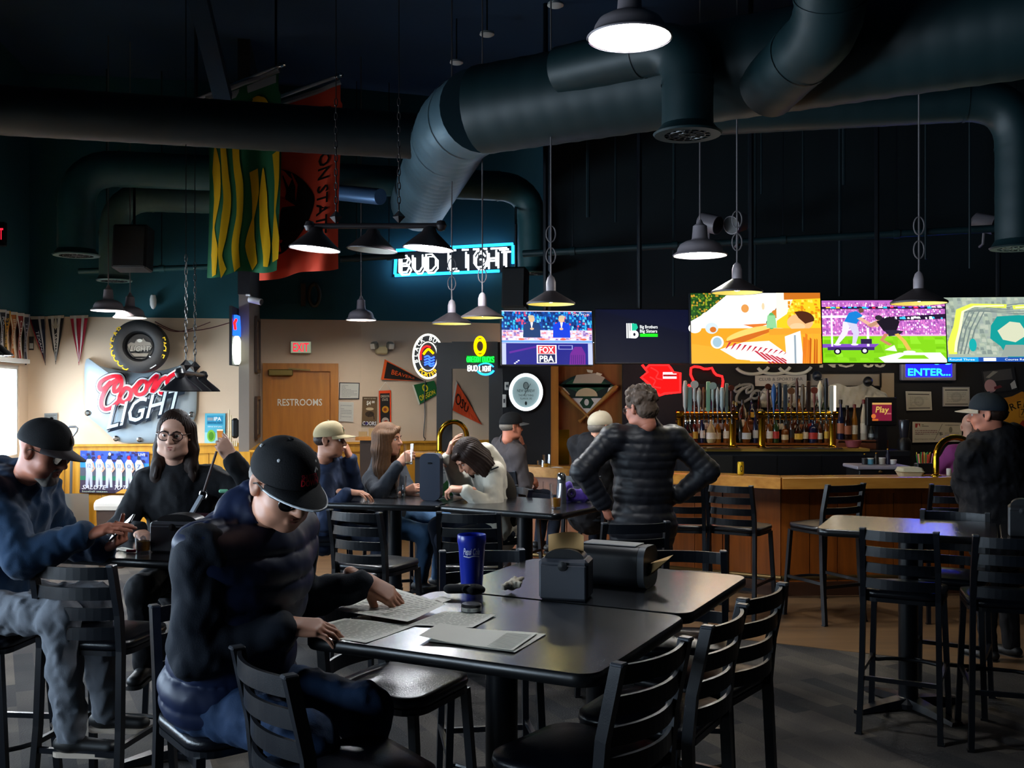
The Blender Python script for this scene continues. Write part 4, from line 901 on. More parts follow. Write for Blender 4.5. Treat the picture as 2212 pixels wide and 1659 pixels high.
def tv_football(p):
    p.rect(0, 0, 1, 1, '#b060b8'); crowd(p, 0, .4, 1, .97, 60, 16, ['#e088d0', '#c068b8', '#f0b0e0', '#8a4a98', '#d878c0', '#a858a8', '#fce0f8'], 11); p.rect(0, .86, 1, .9, '#28183c'); crowd(p, .02, .865, .98, .9, 20, 1, ['#ff2a60', '#28c8ff', '#fff', '#6a30e0', '#ffc040'], 5)
    p.poly([(.45, .72), (1, .78), (1, .7), (.45, .66)], '#241432'); crowd(p, .5, .69, .98, .74, 16, 1, ['#fff', '#ff40a0', '#40c0ff', '#241432'], 9); p.rect(0, .72, .35, .76, '#f0e0ff')
    p.rect(0, 0, 1, .43, '#7cc818'); crowd(p, 0, .02, 1, .42, 10, 6, ['#86d020', '#70b814', '#7cc818', '#8cd82a'], 12, .2); p.rect(0, .425, 1, .45, '#e8a8d8'); p.poly([(.45, .08), (.62, .16), (.95, .16), (1, .05), (1, 0), (.5, 0)], '#f0fae8'); p.poly([(.6, .06), (.66, .12), (.82, .12), (.86, .06)], '#7cc818'); p.ell(.88, .99, .05, .02, '#ff2848')
    p.poly([(0, .24), (.42, .24), (.46, .3), (0, .3)], '#7a48b8'); p.rect(.04, .2, .42, .25, '#3a2468'); p.ell(.12, .18, .03, .05, '#14101c'); p.ell(.12, .18, .017, .03, '#d8d8e8'); p.ell(.34, .19, .03, .05, '#14101c'); p.ell(.34, .19, .017, .03, '#d8d8e8'); p.rect(.07, .26, .085, .74, '#f4ecfc'); p.rect(.36, .26, .38, .56, '#f4ecfc'); p.rect(.31, .3, .4, .38, '#2c2044')
    p.poly([(.1, .3), (.13, .3), (.2, .45), (.24, .66), (.17, .66), (.16, .5)], '#dcd8e8'); p.poly([(.24, .3), (.27, .3), (.3, .48), (.28, .64), (.2, .66), (.25, .46)], '#c8c4dc'); p.poly([(.18, .66), (.28, .62), (.33, .76), (.28, .83), (.22, .8)], '#1878c8'); p.ell(.32, .84, .022, .04, '#6a4a3a'); p.stroke([(.3, .72), (.38, .62), (.46, .58)], .04, '#d8a890'); p.ell(.12, .29, .03, .015, '#fff'); p.ell(.26, .29, .03, .015, '#fff')
    p.stroke([(.38, .58), (.46, .66), (.55, .66)], .05, '#b88a70'); p.poly([(.44, .66), (.55, .74), (.63, .66), (.6, .5), (.5, .5)], '#1a1420'); p.ell(.46, .72, .03, .04, '#2c2430'); p.poly([(.5, .52), (.6, .52), (.66, .5), (.62, .44), (.54, .42)], '#2a2438'); p.stroke([(.52, .46), (.48, .36), (.55, .28)], .035, '#c08060'); p.stroke([(.6, .46), (.66, .34), (.7, .2)], .035, '#d8b050'); p.poly([(.5, .2), (.6, .18), (.58, .28)], '#e8f0e0'); p.ell(.7, .17, .05, .02, '#f0f4e8')
def tv_golf(p):
    p.rect(0, 0, 1, 1, '#9aa89a'); crowd(p, 0, .1, 1, 1, 22, 14, ['#8a988a', '#a8b4a0', '#929e98', '#b0b8a8', '#7c8a84'], 14); 
    for k in range(5): p.stroke([(.06 + .03 * k, .12), (.1 + .035 * k, .5), (.16 + .04 * k, .78), (.6, .9 - .04 * k), (1, .93 - .04 * k)], .012, '#6c7a78')
    p.stroke([(.06, .12), (.05, .3), (.1, .55), (.13, .8), (.22, .88), (.5, .86)], [.07, .06, .06, .07, .05, .06], '#d8e850'); p.stroke([(.08, .15), (.09, .3), (.12, .5), (.15, .78), (.24, .86), (.48, .87)], .022, '#fafcc0'); p.stroke([(.55, .84), (.7, .86), (1, .83)], .06, '#d8e850'); p.stroke([(.57, .84), (.75, .85), (1, .84)], .02, '#fafcc0')
    p.poly([(.42, .7), (.6, .72), (.8, .68), (1, .74), (1, .06), (.5, .06), (.44, .24), (.36, .36), (.37, .56)], '#12908c'); p.poly([(.42, .48), (.52, .62), (.6, .6), (.66, .42), (.56, .3), (.46, .34)], '#c8ccb0'); p.poly([(.64, .62), (.8, .66), (1, .62), (1, .4), (.82, .36), (.7, .44)], '#b8c4a8'); p.poly([(.44, .08), (.48, .26), (.62, .26), (.72, .16), (.66, .08)], '#8c9890')
    p.ell(.22, .26, .03, .1, '#18a0a0'); p.rect(0, 0, 1, .07, '#1c4aa0'); p.rect(0, 0, .26, .07, '#1a9ae0'); p.rect(.3, .01, .4, .06, '#e8f0ff'); p.text('Round Three', .13, .02, .03, '#fff', w=.2); p.text('Course Record', .58, .02, .03, '#fff', w=.22)
tv('television showing two presenters at a desk, left end of the row', 1084, 1280, 671, 788, 9.9, .12, -.1, tv_talk)
tv('dark television with a small white and green logo', 1286, 1489, 668, 784, 10.0, .05, -.1, tv_dark)
tv('largest bright television showing a burger and fries', 1493, 1772, 632, 786, 9.6, -.02, -.1, tv_food)
tv('television showing players pushing a sled on a green field', 1778, 2040, 648, 784, 9.9, -.05, -.1, tv_football)
tv('television showing a map of a green golf course', 2045, 2307, 641, 782, 9.9, -.08, -.1, tv_golf)
# ------------------------------------------------------------------ neon signs
NB = glow('neon_blue', '#1f9cff', 4.5); NWH = glow('neon_white', '#eefaff', 5.0); NR = glow('neon_red', '#ff1414', 6.0); NG = glow('neon_green', '#10e030', 5.0); NY = glow('neon_yellow', '#ffb400', 5.0); NDB = glow('neon_deep_blue', '#2a50ff', 5.0)
TUBEOFF = mat('unlit_neon_tube', '#caccc4', .3)
def neon(label, fr, cat='neon sign'): return thing('neon_sign', label, cat, fr.o)
def px2(fr): return lambda px, py: fr.hit(px, py)
# blue framed neon on the upper wall
f = Frame(AW(0, 0, .16), AW.u); h = px2(f); t = neon('blue framed white lettered neon sign high on the teal wall', f.sub(980, 560))
mb = MB(); c = [h(856, 541), h(1108, 527), h(1108, 584), h(853, 595)]
for a, b, k0, k1 in ((c[0], c[1], 0, 1), (c[1], c[2], .05, .75), (c[2], c[3], .12, 1), (c[3], c[0], .05, .8)):
    a, b = Vector(a), Vector(b); p, q = a.lerp(b, k0), a.lerp(b, k1); mb.sweep([f(*p, 0), f(*q, 0)], .02, 8)
mb.build('border_tube', NB, t, smooth='auto')
mb = MB(); a = h(862, 589); b = h(1098, 573); sl = (b[1] - a[1]) / (b[0] - a[0]); tp = h(862, 553)
for dx, dy in ((0, 0), (.028, -.03)): neon_text(mb, f, 'BUD LIGHT', a[0] + dx, a[1] + .0 + dy, (tp[1] - a[1]) * .98, b[0] - a[0], .0115, slope=sl)
mb.build('letter_tube', NWH, t, smooth='auto')
for x0, x1 in ((965, 985), (998, 1012), (1022, 1035), (1042, 1052), (1060, 1095)): mb = MB(); mb.sweep([f(*h(x0, 542 - (x0 - 950) * .045)), f(*h(x1, 542 - (x1 - 950) * .045))], .012, 6); mb.build('slogan_tube', NWH, t)
mb = MB(); mb.prism([(c[3][0], c[3][1]), (c[2][0], c[2][1]), (c[1][0], c[1][1]), (c[0][0], c[0][1])], f, -.14, -.12); mb.build('backing_panel', mat('neon_backing_black', '#030304', .9), t)
# oval neon with mountain picture
f = Frame((0, 11.62, 0), (1, 0, 0)); t = neon('oval neon sign with ring lettering left of the black post', f.sub(925, 770)); o = f.sub(925, 770); k = FPX / 11.62
mb = MB(); mb.prism([(x / k, y / k) for x, y in arc(0, 0, 33, 48, 0, 360, 40)[:-1]], o, -.04, 0); mb.build('backing_panel', DARKPL, t)
mb = MB(); mb.sweep([o(x / k, y / k, .02) for x, y in arc(0, 0, 32, 47, 0, 360, 48)[:-1]], .012, 8, closed=True); mb.sweep([o(x / k, y / k, .02) for x, y in arc(0, 0, 20, 31, 0, 360, 40)[:-1]], .007, 8, closed=True); mb.build('ring_tube', glow('neon_soft_white', '#f2f2e6', 1.6), t, smooth='auto')
def arctext(p, s, cx, cy, rx, ry, a0, a1, hh, col, inward=False):
    for i, ch in enumerate(s):
        a = math.radians(a0 + (a1 - a0) * (i + .5) / len(s)); x, y = cx + rx * math.cos(a), cy + ry * math.sin(a)
        if ch != ' ': p.text(ch, x, y, hh, col, rot=a + (PI / 2 if inward else -PI / 2), bold=.02)
mb = MB(); mb.bar(o(20 / k, 10 / k, -.02), o(34 / k, 10 / k, -.02) + Vector((0, -.05, 0)), .05, .04); mb.build('wall_bracket', BLACKM, t)
p = PR(o, .004); arctext(p, 'BLACK BUTTE', 0, 0, 23 / k, 35 / k, 205, -10, 9 / k, '#f4f4ec'); p.build('letter_panel', attr_mat('lit_sign_soft', 2.0), t, fix=False)
p = PR(o, .004); arctext(p, 'PORTER', 0, 0, 29 / k, 44 / k, 222, 318, 9 / k, '#ffb800', True); p.build('letter_panel', attr_mat('lit_sign_soft', 2.0), t, fix=False)
mb = MB(); mb.sweep([o(x / k, y / k, .03) for x, y in spline([(-10, 4), (-4, 12), (2, 15), (12, 6)], 6)], .012, 8); mb.build('ridge_tube', NY, t)
mb = MB(); mb.sweep([o(x / k, y / k, .03) for x, y in arc(-2, 0, 14, 22, 60, 200, 14)], .009, 8); mb.build('sky_tube', NR, t)
mb = MB()
for q in (-4, -10, -16, -21): mb.sweep([o(x / k, y / k, .03) for x, y in spline([(-8, q + 2), (0, q + 5), (6, q), (14, q + 3)], 5)], .009, 6)
mb.build('water_tube', NDB, t)
# team neon: yellow ring, green word, white and blue words
f = Frame((0, 11.485, 0), (1, 0, 0)); o = f.sub(1037, 768); k = FPX / 11.485; t = neon('neon sign with yellow ring above green word on the black doorway header', o)
mb = MB(); 
for q in (1, .62): mb.sweep([o(x / k, y / k, .02) for x, y in arc(0, 20, 11.5 * q + (2 if q < 1 else 0), 18 * q + 2, 0, 360, 36)[:-1]], .011, 8, closed=True)
mb.build('ring_tube', NY, t, smooth='auto')
mb = MB(); neon_text(mb, o, 'OREGON DUCKS', -28 / k, -14 / k, 11 / k, 58 / k, .006); mb.build('letter_tube', NG, t)
mb = MB(); mb.prism([(-29 / k, -15 / k), (31 / k, -16 / k), (31 / k, -2 / k), (-29 / k, 0)], o, -.01, .0); mb.build('green_panel', glow('neon_green_panel', '#0c9a20', 1.2), t)
mb = MB(); neon_text(mb, o, 'BUD', -26 / k, -33 / k, 11 / k, 20 / k, .006); neon_text(mb, o, 'LIGHT', -1 / k, -34 / k, 11 / k, 25 / k, .005); mb.build('letter_tube', NWH, t)
mb = MB(); mb.sweep([o(x / k, y / k, .015) for x, y in arc(12, -29, 18, 12, 200, 345, 20)], .012, 8); mb.sweep([o(x / k, y / k, .015) for x, y in arc(12, -29, 18, 12, 150, 20, 12)], .007, 8); mb.build('swoosh_tube', NB, t)
# round lit clock sign on the black wall
f = Frame((0, DB - .06, 0), (1, 0, 0)); o = f.sub(1136, 847); k = FPX / (DB - .06); t = thing('round_clock_sign', 'round clock with glowing white ring on the black wall', 'clock', o.o)
RF = Matrix(((1, 0, 0), (0, 0, 1), (0, -1, 0))).to_3x3().inverted()
def disc(r0, r1, w0, w1, n=40): mb = MB(); mb.prism(arc(0, 0, r1, r1 * 1.12, 0, 360, n)[:-1], lambda u, v, w=0: o(u / k, v / k, w), w0, w1); return mb
disc(0, 38, -.05, .01).build('clock_case', DARKPL, t); disc(0, 31, 0, .02).build('clock_face', mat('clock_face_blue', '#9ab4b8', .4, emit='#9ab8bc', estr=.35), t)
mb = MB(); mb.sweep([o(x / k, y / k, .02) for x, y in arc(0, 0, 33, 37, 0, 360, 48)[:-1]], .02, 8, closed=True); mb.build('ring_tube', glow('neon_ring_white', '#f4fbff', 2.6), t, smooth='auto')
for q in (('NEW & BREW', 0, 6, 38), ('THE PALE THING', -9, 4, 32), ('TILLAMOOK, ORE', -16, 4, 26)): p = PR(o, .022); p.text(q[0], 0, q[1] / k, q[2] / k, '#20383c', w=q[3] / k); p.build('clock_lettering', PRINT, t, fix=False)
p = PR(o, .022); p.ell(0, 14 / k, 6 / k, 8 / k, '#3a5a5e'); p.ell(0, 14 / k, 4.5 / k, 6.5 / k, '#9ab4b8'); p.build('clock_emblem', PRINT, t, fix=False); p = PR(o, .022); p.ell(0, -24 / k, 2.5 / k, 4 / k, '#203030'); p.build('clock_emblem', PRINT, t, fix=False)
mb = MB(); mb.bar(o(-.0, -.0, .03), o(10 / k, 18 / k, .03), .006, .006); mb.bar(o(0, 0, .03), o(-4 / k, -7 / k, .03), .008, .006); mb.build('clock_hands', BLACKM, t)
# red neons over the taps
f = Frame((0, 11.35, 0), (1, 0, 0)); k = FPX / 11.35; o = f.sub(1425, 820); t = neon('solid red neon shape beside the puffer jacket person', o)
out = [(-38, 32), (-30, 24), (-22, 32), (18, 32), (24, 24), (30, 15), (44, 14), (44, -27), (10, -30), (0, -34), (-14, -22), (-22, -10), (-40, 5), (-26, 16)]
mb = MB(); mb.prism([(x / k, y / k) for x, y in out], o, -.012, 0); mb.build('red_panel', glow('neon_red_panel', '#ff1010', 2.2), t)
mb = MB(); mb.sweep([o(x / k, y / k, .01) for x, y in out], .014, 8, closed=True); mb.sweep([o(x / k, y / k, .015) for x, y in spline([(-22, 6), (-10, -2), (-14, -14), (2, -18)], 5)], .008, 6); mb.sweep([o(x / k, y / k, .015) for x, y in spline([(-20, 26), (-4, 16), (-8, 4), (6, 0)], 5)], .008, 6); mb.build('outline_tube', NR, t, smooth='auto')
mb = MB(); mb.prism([(7 / k, 2 / k), (36 / k, 2 / k), (36 / k, 16 / k), (7 / k, 16 / k)], o, .0, .012); mb.build('white_panel', glow('neon_white_panel', '#ffd8e8', 2.2), t); p = PR(o, .013); p.rect(7 / k, 6.5 / k, 36 / k, 11 / k, '#d01020'); p.build('panel_stripe', PRINT, t, fix=False)
o = f.sub(1525, 815); t = neon('red neon outline like a jagged hill above the pale tap handles', o)
pts = [(-39, -16), (-32, -22), (-26, -12), (-34, 6), (-33, 20), (-26, 23), (-14, 22), (-5, 18), (3, 18), (12, 20), (17, 10), (22, 5), (34, 2), (36, -8), (33, -32)]
mb = MB(); mb.sweep([o(x / k, y / k, .02) for x, y in pts], .013, 8); mb.build('outline_tube', NR, t, smooth='auto')
mb = MB(); mb.prism([(x / k, y / k) for x, y in [(-30, -14), (-30, 18), (12, 16), (30, -2), (30, -14)]], o, -.01, 0); mb.build('backing_panel', DARKPL, t)
# blue scrolling LED sign
f = Frame((0, DB - .1, 0), (1, 0, 0)); k = FPX / (DB - .1); o = f.sub(2007, 803); t = thing('led_sign', 'grey framed LED sign with glowing blue word on the black wall', 'led sign', o.o)
mb = MB(); mb.box(o(0, 2 / k, -.04), (118 / k, 42 / k, .08), o.R(), bevel=.01); mb.build('sign_case', mat('sign_case_grey', '#8a8490', .4), t)
mb = MB(); mb.prism([(-50 / k, -11 / k), (49 / k, -11 / k), (49 / k, 20 / k), (-50 / k, 20 / k)], o, 0, .003); mb.build('sign_panel', glow('led_panel_blue', '#0808ff', 12.0), t)
p = PR(o, .006); p.text('ENTER...', 0, -8 / k, 15 / k, '#18b4ff', w=92 / k, bold=.03); p.ell(-10 / k, 19 / k, 2 / k, 2 / k, '#40d8ff'); p.ell(16 / k, 18 / k, 8 / k, 2.5 / k, '#40d8ff'); p.ell(39 / k, 18 / k, 8 / k, 2.5 / k, '#40d8ff'); p.build('lettering', attr_mat('led_letters', 5.0), t, fix=False)
# exit signs
EXR = glow('exit_red', '#ff2030', 2.0)
f = Frame(BW(0, 0, .09), BW.u); o = f.sub(650, 750); k = FPX / 12.8; t = thing('exit_sign', 'lit exit sign above the restroom door', 'exit sign', o.o)
mb = MB(); mb.box(o(0, 0, -.03), (45 / k, 27 / k, .06), o.R(), bevel=.008); mb.build('sign_case', mat('exit_case', '#b8b4a0', .5), t); p = PR(o, .001); p.rect(-21 / k, -12 / k, 21 / k, 12 / k, '#b8c0a0'); p.build('sign_face', attr_mat('lit_sign_dim', .55), t, fix=False); p = PR(o, .003); p.text('EXIT', 0, -9 / k, 18 / k, '#ff2038', w=33 / k, bold=.02); p.build('lettering', attr_mat('lit_sign_red', 1.7), t, fix=False)
o = Frame(at(-8, 505, 11.0), (1, 0, 0)); t = thing('exit_sign', 'red exit sign cut by the left picture edge', 'exit sign', o.o); k = 200
mb = MB(); mb.box(o(0, 0, -.03), (.18, .26, .06), o.R(), bevel=.008); mb.build('sign_case', DARKPL, t); p = PR(o, .002); p.text('EXIT', 0, -.06, .12, '#ff2038', w=.15, bold=.02); p.build('lettering', attr_mat('lit_sign_red', 1.7), t, fix=False)
# lit sign on the edge of the pillar
o = Frame(at(509, 728, 10.95), (-.1, .995, 0)); t = neon('narrow lit sign seen edge on at the taupe pillar', o)
k = FPX / 11.3
mb = MB(); mb.prism([(-.22, -60 / k), (.22, -60 / k), (.22, 62 / k), (-.22, 62 / k)], o, -.03, 0); mb.build('backing_panel', DARKPL, t)
mb = MB(); mb.prism([(x, y) for x, y in arc(0, -28 / k, .22, 30 / k, 0, 360, 30)[:-1]], o, 0, .03); mb.build('white_oval', glow('neon_oval_white', '#f0fff0', 3.0), t)
mb = MB(); mb.prism([(-.2, 2 / k), (.2, 2 / k), (.1, 45 / k), (-.1, 45 / k)], o, 0, .03); mb.build('blue_panel', glow('neon_panel_blue', '#2060ff', 2.5), t)
mb = MB(); mb.sweep([o(-.2, 14 / k, .03), o(-.25, 26 / k, .03), o(-.15, 34 / k, .03)], .015, 6); mb.build('red_tube', NR, t)

# strip lights added to brighten the bottles, and a lit tube beside the taps
for x0, x1, lab in ((1390, 1640, 'added strip light over the left half of the back bar'), (1660, 1960, 'added strip light over the right half of the back bar'), (1975, 2230, 'added strip light over the framed certificates')):
    a, b = at(x0, 758, 11.15), at(x1, 758, 11.15); t = thing('added_strip_light', lab, 'added strip light', a.lerp(b, .5)); mb = MB(); mb.box(a.lerp(b, .5) + UP * .03, (b.x - a.x, .1, .04), bevel=.01); mb.build('light_housing', DARKPL, t); mb = MB(); mb.sweep([a, b], .014, 8); mb.build('light_tube', glow('strip_warm', '#ffe2b8', 26.0), t)
    for q in (.15, .85): p = a.lerp(b, q); mb = MB(); mb.sweep([p + UP * .05, Vector((p.x, DB, p.z + .25))], .01, 6); mb.build('light_bracket', BLACKM, t)
a = at(1802, 895, 11.42); b = at(1802, 833, 11.42); t = thing('tube_light', 'upright white light tube beside the dark handled tap tower', 'light', Vector((a.x, a.y, 1.232))); mb = MB(); mb.sweep([a, b], .02, 10); mb.build('light_tube', glow('tube_white', '#fff4e0', 5.0), t); mb = MB(); mb.sweep([Vector((a.x, a.y, 1.232)), a], .012, 8); mb.build('tube_stand', BLACKM, t)
# ================================================================== WALL DECORATION
def pxf(fr):
    """the frame's plane addressed by pixel of the picture, for outlines; returns (u,v)"""
    return lambda pts: [fr.hit(x, y) for x, y in pts]
BF = Frame(BW(0, 0, .015), BW.u)
# car hood: a bulged silver sheet
HF = Frame(BW(0, 0, .05), BW.u); H = pxf(HF)
t = thing('car_hood', 'silver racing car hood with red and white beer lettering hung on the wall', 'car hood', HF.sub(300, 870).o)
ol = spline([HF.hit(x, y) for x, y in ((186, 776), (215, 790), (260, 800), (300, 803), (350, 800), (385, 790), (412, 778), (424, 800), (425, 850), (420, 905), (390, 935), (350, 954), (300, 957), (255, 953), (215, 920), (187, 893), (183, 840))], 4, True)
cu = sum(p[0] for p in ol) / len(ol); cv = sum(p[1] for p in ol) / len(ol); mb = MB(); rings = []
for q, z in ((1.0, -.03), (1.0, .0), (.97, .02), (.85, .05), (.65, .08), (.4, .1), (.15, .11)):
    rings.append([HF(cu + (p[0] - cu) * q, cv + (p[1] - cv) * q, z) for p in ol])
shell(mb, rings); mb.build('hood_panel', mat('silver_car_paint', '#aab9c2', .38, .08, .5, coat=.3), t, smooth='auto')
for x, y in ((191, 892), (252, 947), (303, 949), (415, 895)):
    u, v = HF.hit(x, y); mb = MB(); mb.lathe([(.035, 0), (.035, .01), (.02, .02), (.02, .03)], HF(u, v, .03), 12, HF.R()); mb.build('hood_pin', CHROME, t, smooth='auto')
u0, v0 = HF.hit(218, 862); kx = FPX / 12.4
def hw_(u, v, w=0):                                                 # the lettering follows the bulge of the hood
    rr = max(abs(u - cu) / .68, abs(v - cv) / .52); b = np.interp(min(rr, 1), [0, .15, .4, .65, .85, .97, 1], [.112, .11, .1, .08, .05, .02, 0]); return HF(u, v, b + .006 + w)
p = PR(hw_, .001, .0012)
def S_(pts): return [HF.hit(x, y) for x, y in pts]
# script word drawn as thick pen strokes: C, o, o, r, s
strokes = [spline(S_([(243, 826), (226, 842), (219, 836), (224, 824), (245, 814), (264, 815), (268, 830), (262, 842), (252, 846), (253, 832), (262, 822)]), 6), spline(S_([(262, 818), (240, 832), (226, 856), (224, 876), (232, 884), (246, 880), (262, 866)]), 6),
           spline(S_([(262, 866), (268, 848), (278, 838), (288, 844), (286, 858), (276, 868), (266, 866), (264, 856), (272, 844)]), 6), spline(S_([(290, 846), (300, 834), (310, 824), (322, 828), (320, 844), (310, 852), (300, 850), (300, 838), (310, 826)]), 6),
           spline(S_([(322, 838), (334, 820), (344, 812), (340, 826), (334, 846), (344, 834), (352, 822), (362, 816)]), 6), spline(S_([(352, 848), (366, 850), (374, 838), (366, 828), (370, 816), (384, 806)]), 6)]
for wd, c in ((.108, '#1a2430'), (.085, '#e8eef0'), (.046, '#d8142c')):
    for s in strokes: p.stroke(s, wd, c); p.ell(s[0][0], s[0][1], wd / 2, wd / 2, c, 14); p.ell(s[-1][0], s[-1][1], wd / 2, wd / 2, c, 14)
a = HF.hit(236, 926); 
for b_, c, dx, dy in ((.09, '#1a2430', .012, -.018), (.055, '#1a2430', 0, 0), (.01, '#c6d4dc', 0, 0)):
    p.text('LIGHT', a[0] + dx, a[1] + dy, .27, c, w=.84, bold=b_, shear=.25, slope=.28, align='l')
p.build('hood_lettering', GLOSSP, t, fix=False)
# racing tyre above the hood
TF = Frame(BW(0, 0, .3), BW.u); o = TF.sub(304, 749); t = thing('racing_tyre', 'black racing tyre with yellow lettering mounted above the car hood', 'tyre', o.o); k = FPX / 12.1
mb = MB(); prof = [(.345, -.12), (.345, .1), (.335, .13), (.3, .15), (.24, .152), (.2, .14), (.185, .1), (.185, -.12)]
Rw = Matrix((o.u, o.v, o.n)).transposed()
mb.lathe([(r * .92, z) for r, z in prof], o.o, 56, Rw, cap=False); mb.build('tyre_rubber', mat('tyre_rubber', '#1b1c1e', .6), t, smooth='auto')
mb = MB(); mb.lathe([(.17, -.12), (.17, .06), (.15, .03), (.05, .02), (.001, .02)], o.o, 40, Rw, cap=False); mb.build('wheel_disc', DARKPL, t, smooth='auto')
mb = MB(); mb.box(o(0, 0, -.2), (.3, .3, .18), Rw); mb.build('wall_bracket', BLACKM, t)
for q in (('GOODYEAR', 248, 128, .08, '#e8c020'), ('EAGLE', 22, -28, .075, '#e8c020'), ('ARCA', 118, 86, .04, '#9a9a90')): p = PR(o, .141); arctext(p, q[0], 0, 0, .245, .245, *q[1:]); p.build('sidewall_lettering', PRINT, t, fix=False)
p = PR(o, .141); p.stroke([(.08, -.24), (.14, -.26), (.2, -.22)], .012, '#c8c8c8'); p.stroke(spline([(.12, -.12), (.2, -.15), (.26, -.1), (.22, -.16)], 5), .014, '#d0d0d0'); p.build('signature', PRINT, t, fix=False)
p = PR(o, .064); p.poly([(-.14, .02), (-.1, .05), (-.06, .04), (-.03, .09), (0, .05), (.04, .1), (.07, .06), (.12, .05), (.14, .0), (.12, -.04), (-.12, -.05)], '#8a857c'); p.text('LIGHT', 0, -.06, .07, '#1a1a1a', w=.24, bold=.03, shear=.2); p.text('LIGHT', 0, -.057, .062, '#b8b4a8', w=.22, shear=.2); p.poly([(-.1, -.08), (.1, -.08), (.08, -.12), (-.06, -.12)], '#8a8478'); p.ell(0, .07, .03, .02, '#d8d8d0'); p.build('hub_emblem', PRINT, t, fix=False)
# pennants ---------------------------------------------------------------------
def pennant(label, fr, pts, col, deco, band=None, group=None, name='pennant'):
    """triangular felt pennant given by three corners in the frame's plane: the wide end's two corners, then the tip"""
    a, b, c = [Vector(fr.hit(*q)) for q in pts]; t = thing(name, label, 'pennant', fr((a.x + b.x) / 2, (a.y + b.y) / 2), 0, group)
    mb = MB(); n = 10; vs = []; m = (a + b) / 2
    def X(s, q, w=0): # s along, q across -1..1
        e = a + (b - a) * (q + 1) / 2; pt = e.lerp(c, s); return fr(pt.x, pt.y, .012 + .012 * math.sin(s * 7 + q) + w)
    for i in range(n + 1):
        for q in (-1, 0, 1): vs.append(X(i / n, q * 1.0))
    back = [p - fr.n * .003 for p in vs]; N = len(vs)
    fs = [[i * 3 + j, i * 3 + j + 1, i * 3 + 4 + j, i * 3 + 3 + j] for i in range(n) for j in (0, 1)]
    mb.add(vs + back, fs + [[N + x for x in f[::-1]] for f in fs]); mb.build('felt', mat('felt_' + col[1:], col, .9), t)
    pr = PR(X, .004, .0012)
    deco(pr); 
    if pr.f: pr.build('pennant_print', PRINT, t, fix=False)
    mb = MB(); mb.add([X(0, -1, .004), X(0, 1, .004), X(.06, 1, .004), X(.06, -1, .004)], [(0, 1, 2, 3)]); mb.build('header_band', mat('felt_' + (band or '#d8d0c0')[1:], band or '#d8d0c0', .9), t)
def pstripes(cs): 
    def d(p):
        for q0, q1, c in cs: p.many([([(i / 14 * .93, q0), (i / 14 * .93, q1), ((i + 1) / 14 * .93, q1), ((i + 1) / 14 * .93, q0)], c) for i in range(14)])
    return d
def ptext(s, col, q=-.3, hh=.6, s0=.12, s1=.75, extra=None, flip=False):
    def d(p):
        if extra: extra(p)
        vs, fs = text2d(s, .01); x1 = max(v[0] for v in vs); p.w += p.st
        p.add([p.fr(s0 + (s1 - s0) * v[0] / x1, (q + hh * v[1] / 1.0) * (-1 if flip else 1), p.w) for v in vs], fs, col)
    return d
GP = 'team pennants on the walls'
def dk(cs, s, c, **kw): 
    st = pstripes(cs); return ptext(s, c, extra=st, **kw)
pennant('dark blue pennant with red edge nearest the corner on the tyre wall', BF, [(62, 684), (97, 683), (99, 789)], '#141c34', dk([(-1, -.8, '#b02838'), (.2, .5, '#d8d8dc')], 'TEXANS', '#e8e8ec', q=-.6, hh=.6, s0=.3), group=GP)
def fleur(p):
    pstripes([(-.62, -.25, '#e4e2da'), (.25, .62, '#e4e2da')])(p); p.poly([(.08, -.12), (.2, -.25), (.3, 0), (.2, .25), (.08, .12), (.02, 0)], '#cfc7ae'); p.poly([(.16, -.6), (.22, -.3), (.22, .3), (.16, .6), (.26, .35), (.26, -.35)], '#cfc7ae')
pennant('black and white striped pennant with a gold emblem, middle of three', BF, [(103, 683), (140, 681), (121, 787)], '#15161a', ptext('SAINTS', '#e8e4d8', extra=fleur, q=-.35, hh=.7, s0=.36, s1=.74), group=GP)
pennant('crimson and white striped pennant beside the tyre', BF, [(151, 682), (192, 681), (171, 789)], '#a01c34', dk([(-.62, -.3, '#e4e2da'), (.3, .62, '#e4e2da')], 'Cardinals', '#8a1428', q=-.3, hh=.55, s0=.35, s1=.75), group=GP)
LF = Frame(LW(0, 0, .02), LW.u, UP, LW.n)
for i, (x, c, c2, s, lab) in enumerate(((1, '#20222c', '#c8c8c8', 'RAIDERS', 'grey and black pennant on the window wall at the picture edge'), (10, '#2c2a2a', '#d8a030', 'STEELERS', 'black and gold pennant with a white ring on the window wall'), (25, '#c06a1c', '#e8d8b0', 'BENGALS', 'orange pennant on the window wall beside the red one'), (40, '#a03024', '#e8e0d0', 'CHIEFS', 'red pennant on the window wall'), (52, '#3a3640', '#b0b0b8', 'TITANS', 'dark pennant nearest the corner on the window wall'))):
    dd = LWC.y - (60 - x) * .017; sc = FPX / dd
    pennant(lab, LF, [(x - 8, 668 + i * 2.5), (x + 8, 669 + i * 2.5), (x + 1, 772 + i * 4)], c, dk([(-.95, -.6, c2), (.6, .95, c2)], s, c2, q=-.4, hh=.8, s0=.15), group=GP)
AF = Frame(AW(0, 0, .015), AW.u)
pennant('black pennant with orange lettering left of the oval neon sign', AF, [(831, 776), (822, 820), (918, 824)], '#1a1410', dk([(-1, -.86, '#e85a1c'), (.86, 1, '#e85a1c')], 'OREGON STATE', '#e85a1c', q=-.5, hh=.8, s0=.3, s1=.8, flip=True, extra=None) if False else ptext('BEAVERS', '#e85a1c', extra=pstripes([(-1, -.88, '#e85a1c'), (.88, 1, '#e85a1c')]), q=-.3, hh=.62, s0=.2, s1=.75, flip=True), band='#e85a1c', group=GP)
def duck(p):
    pass
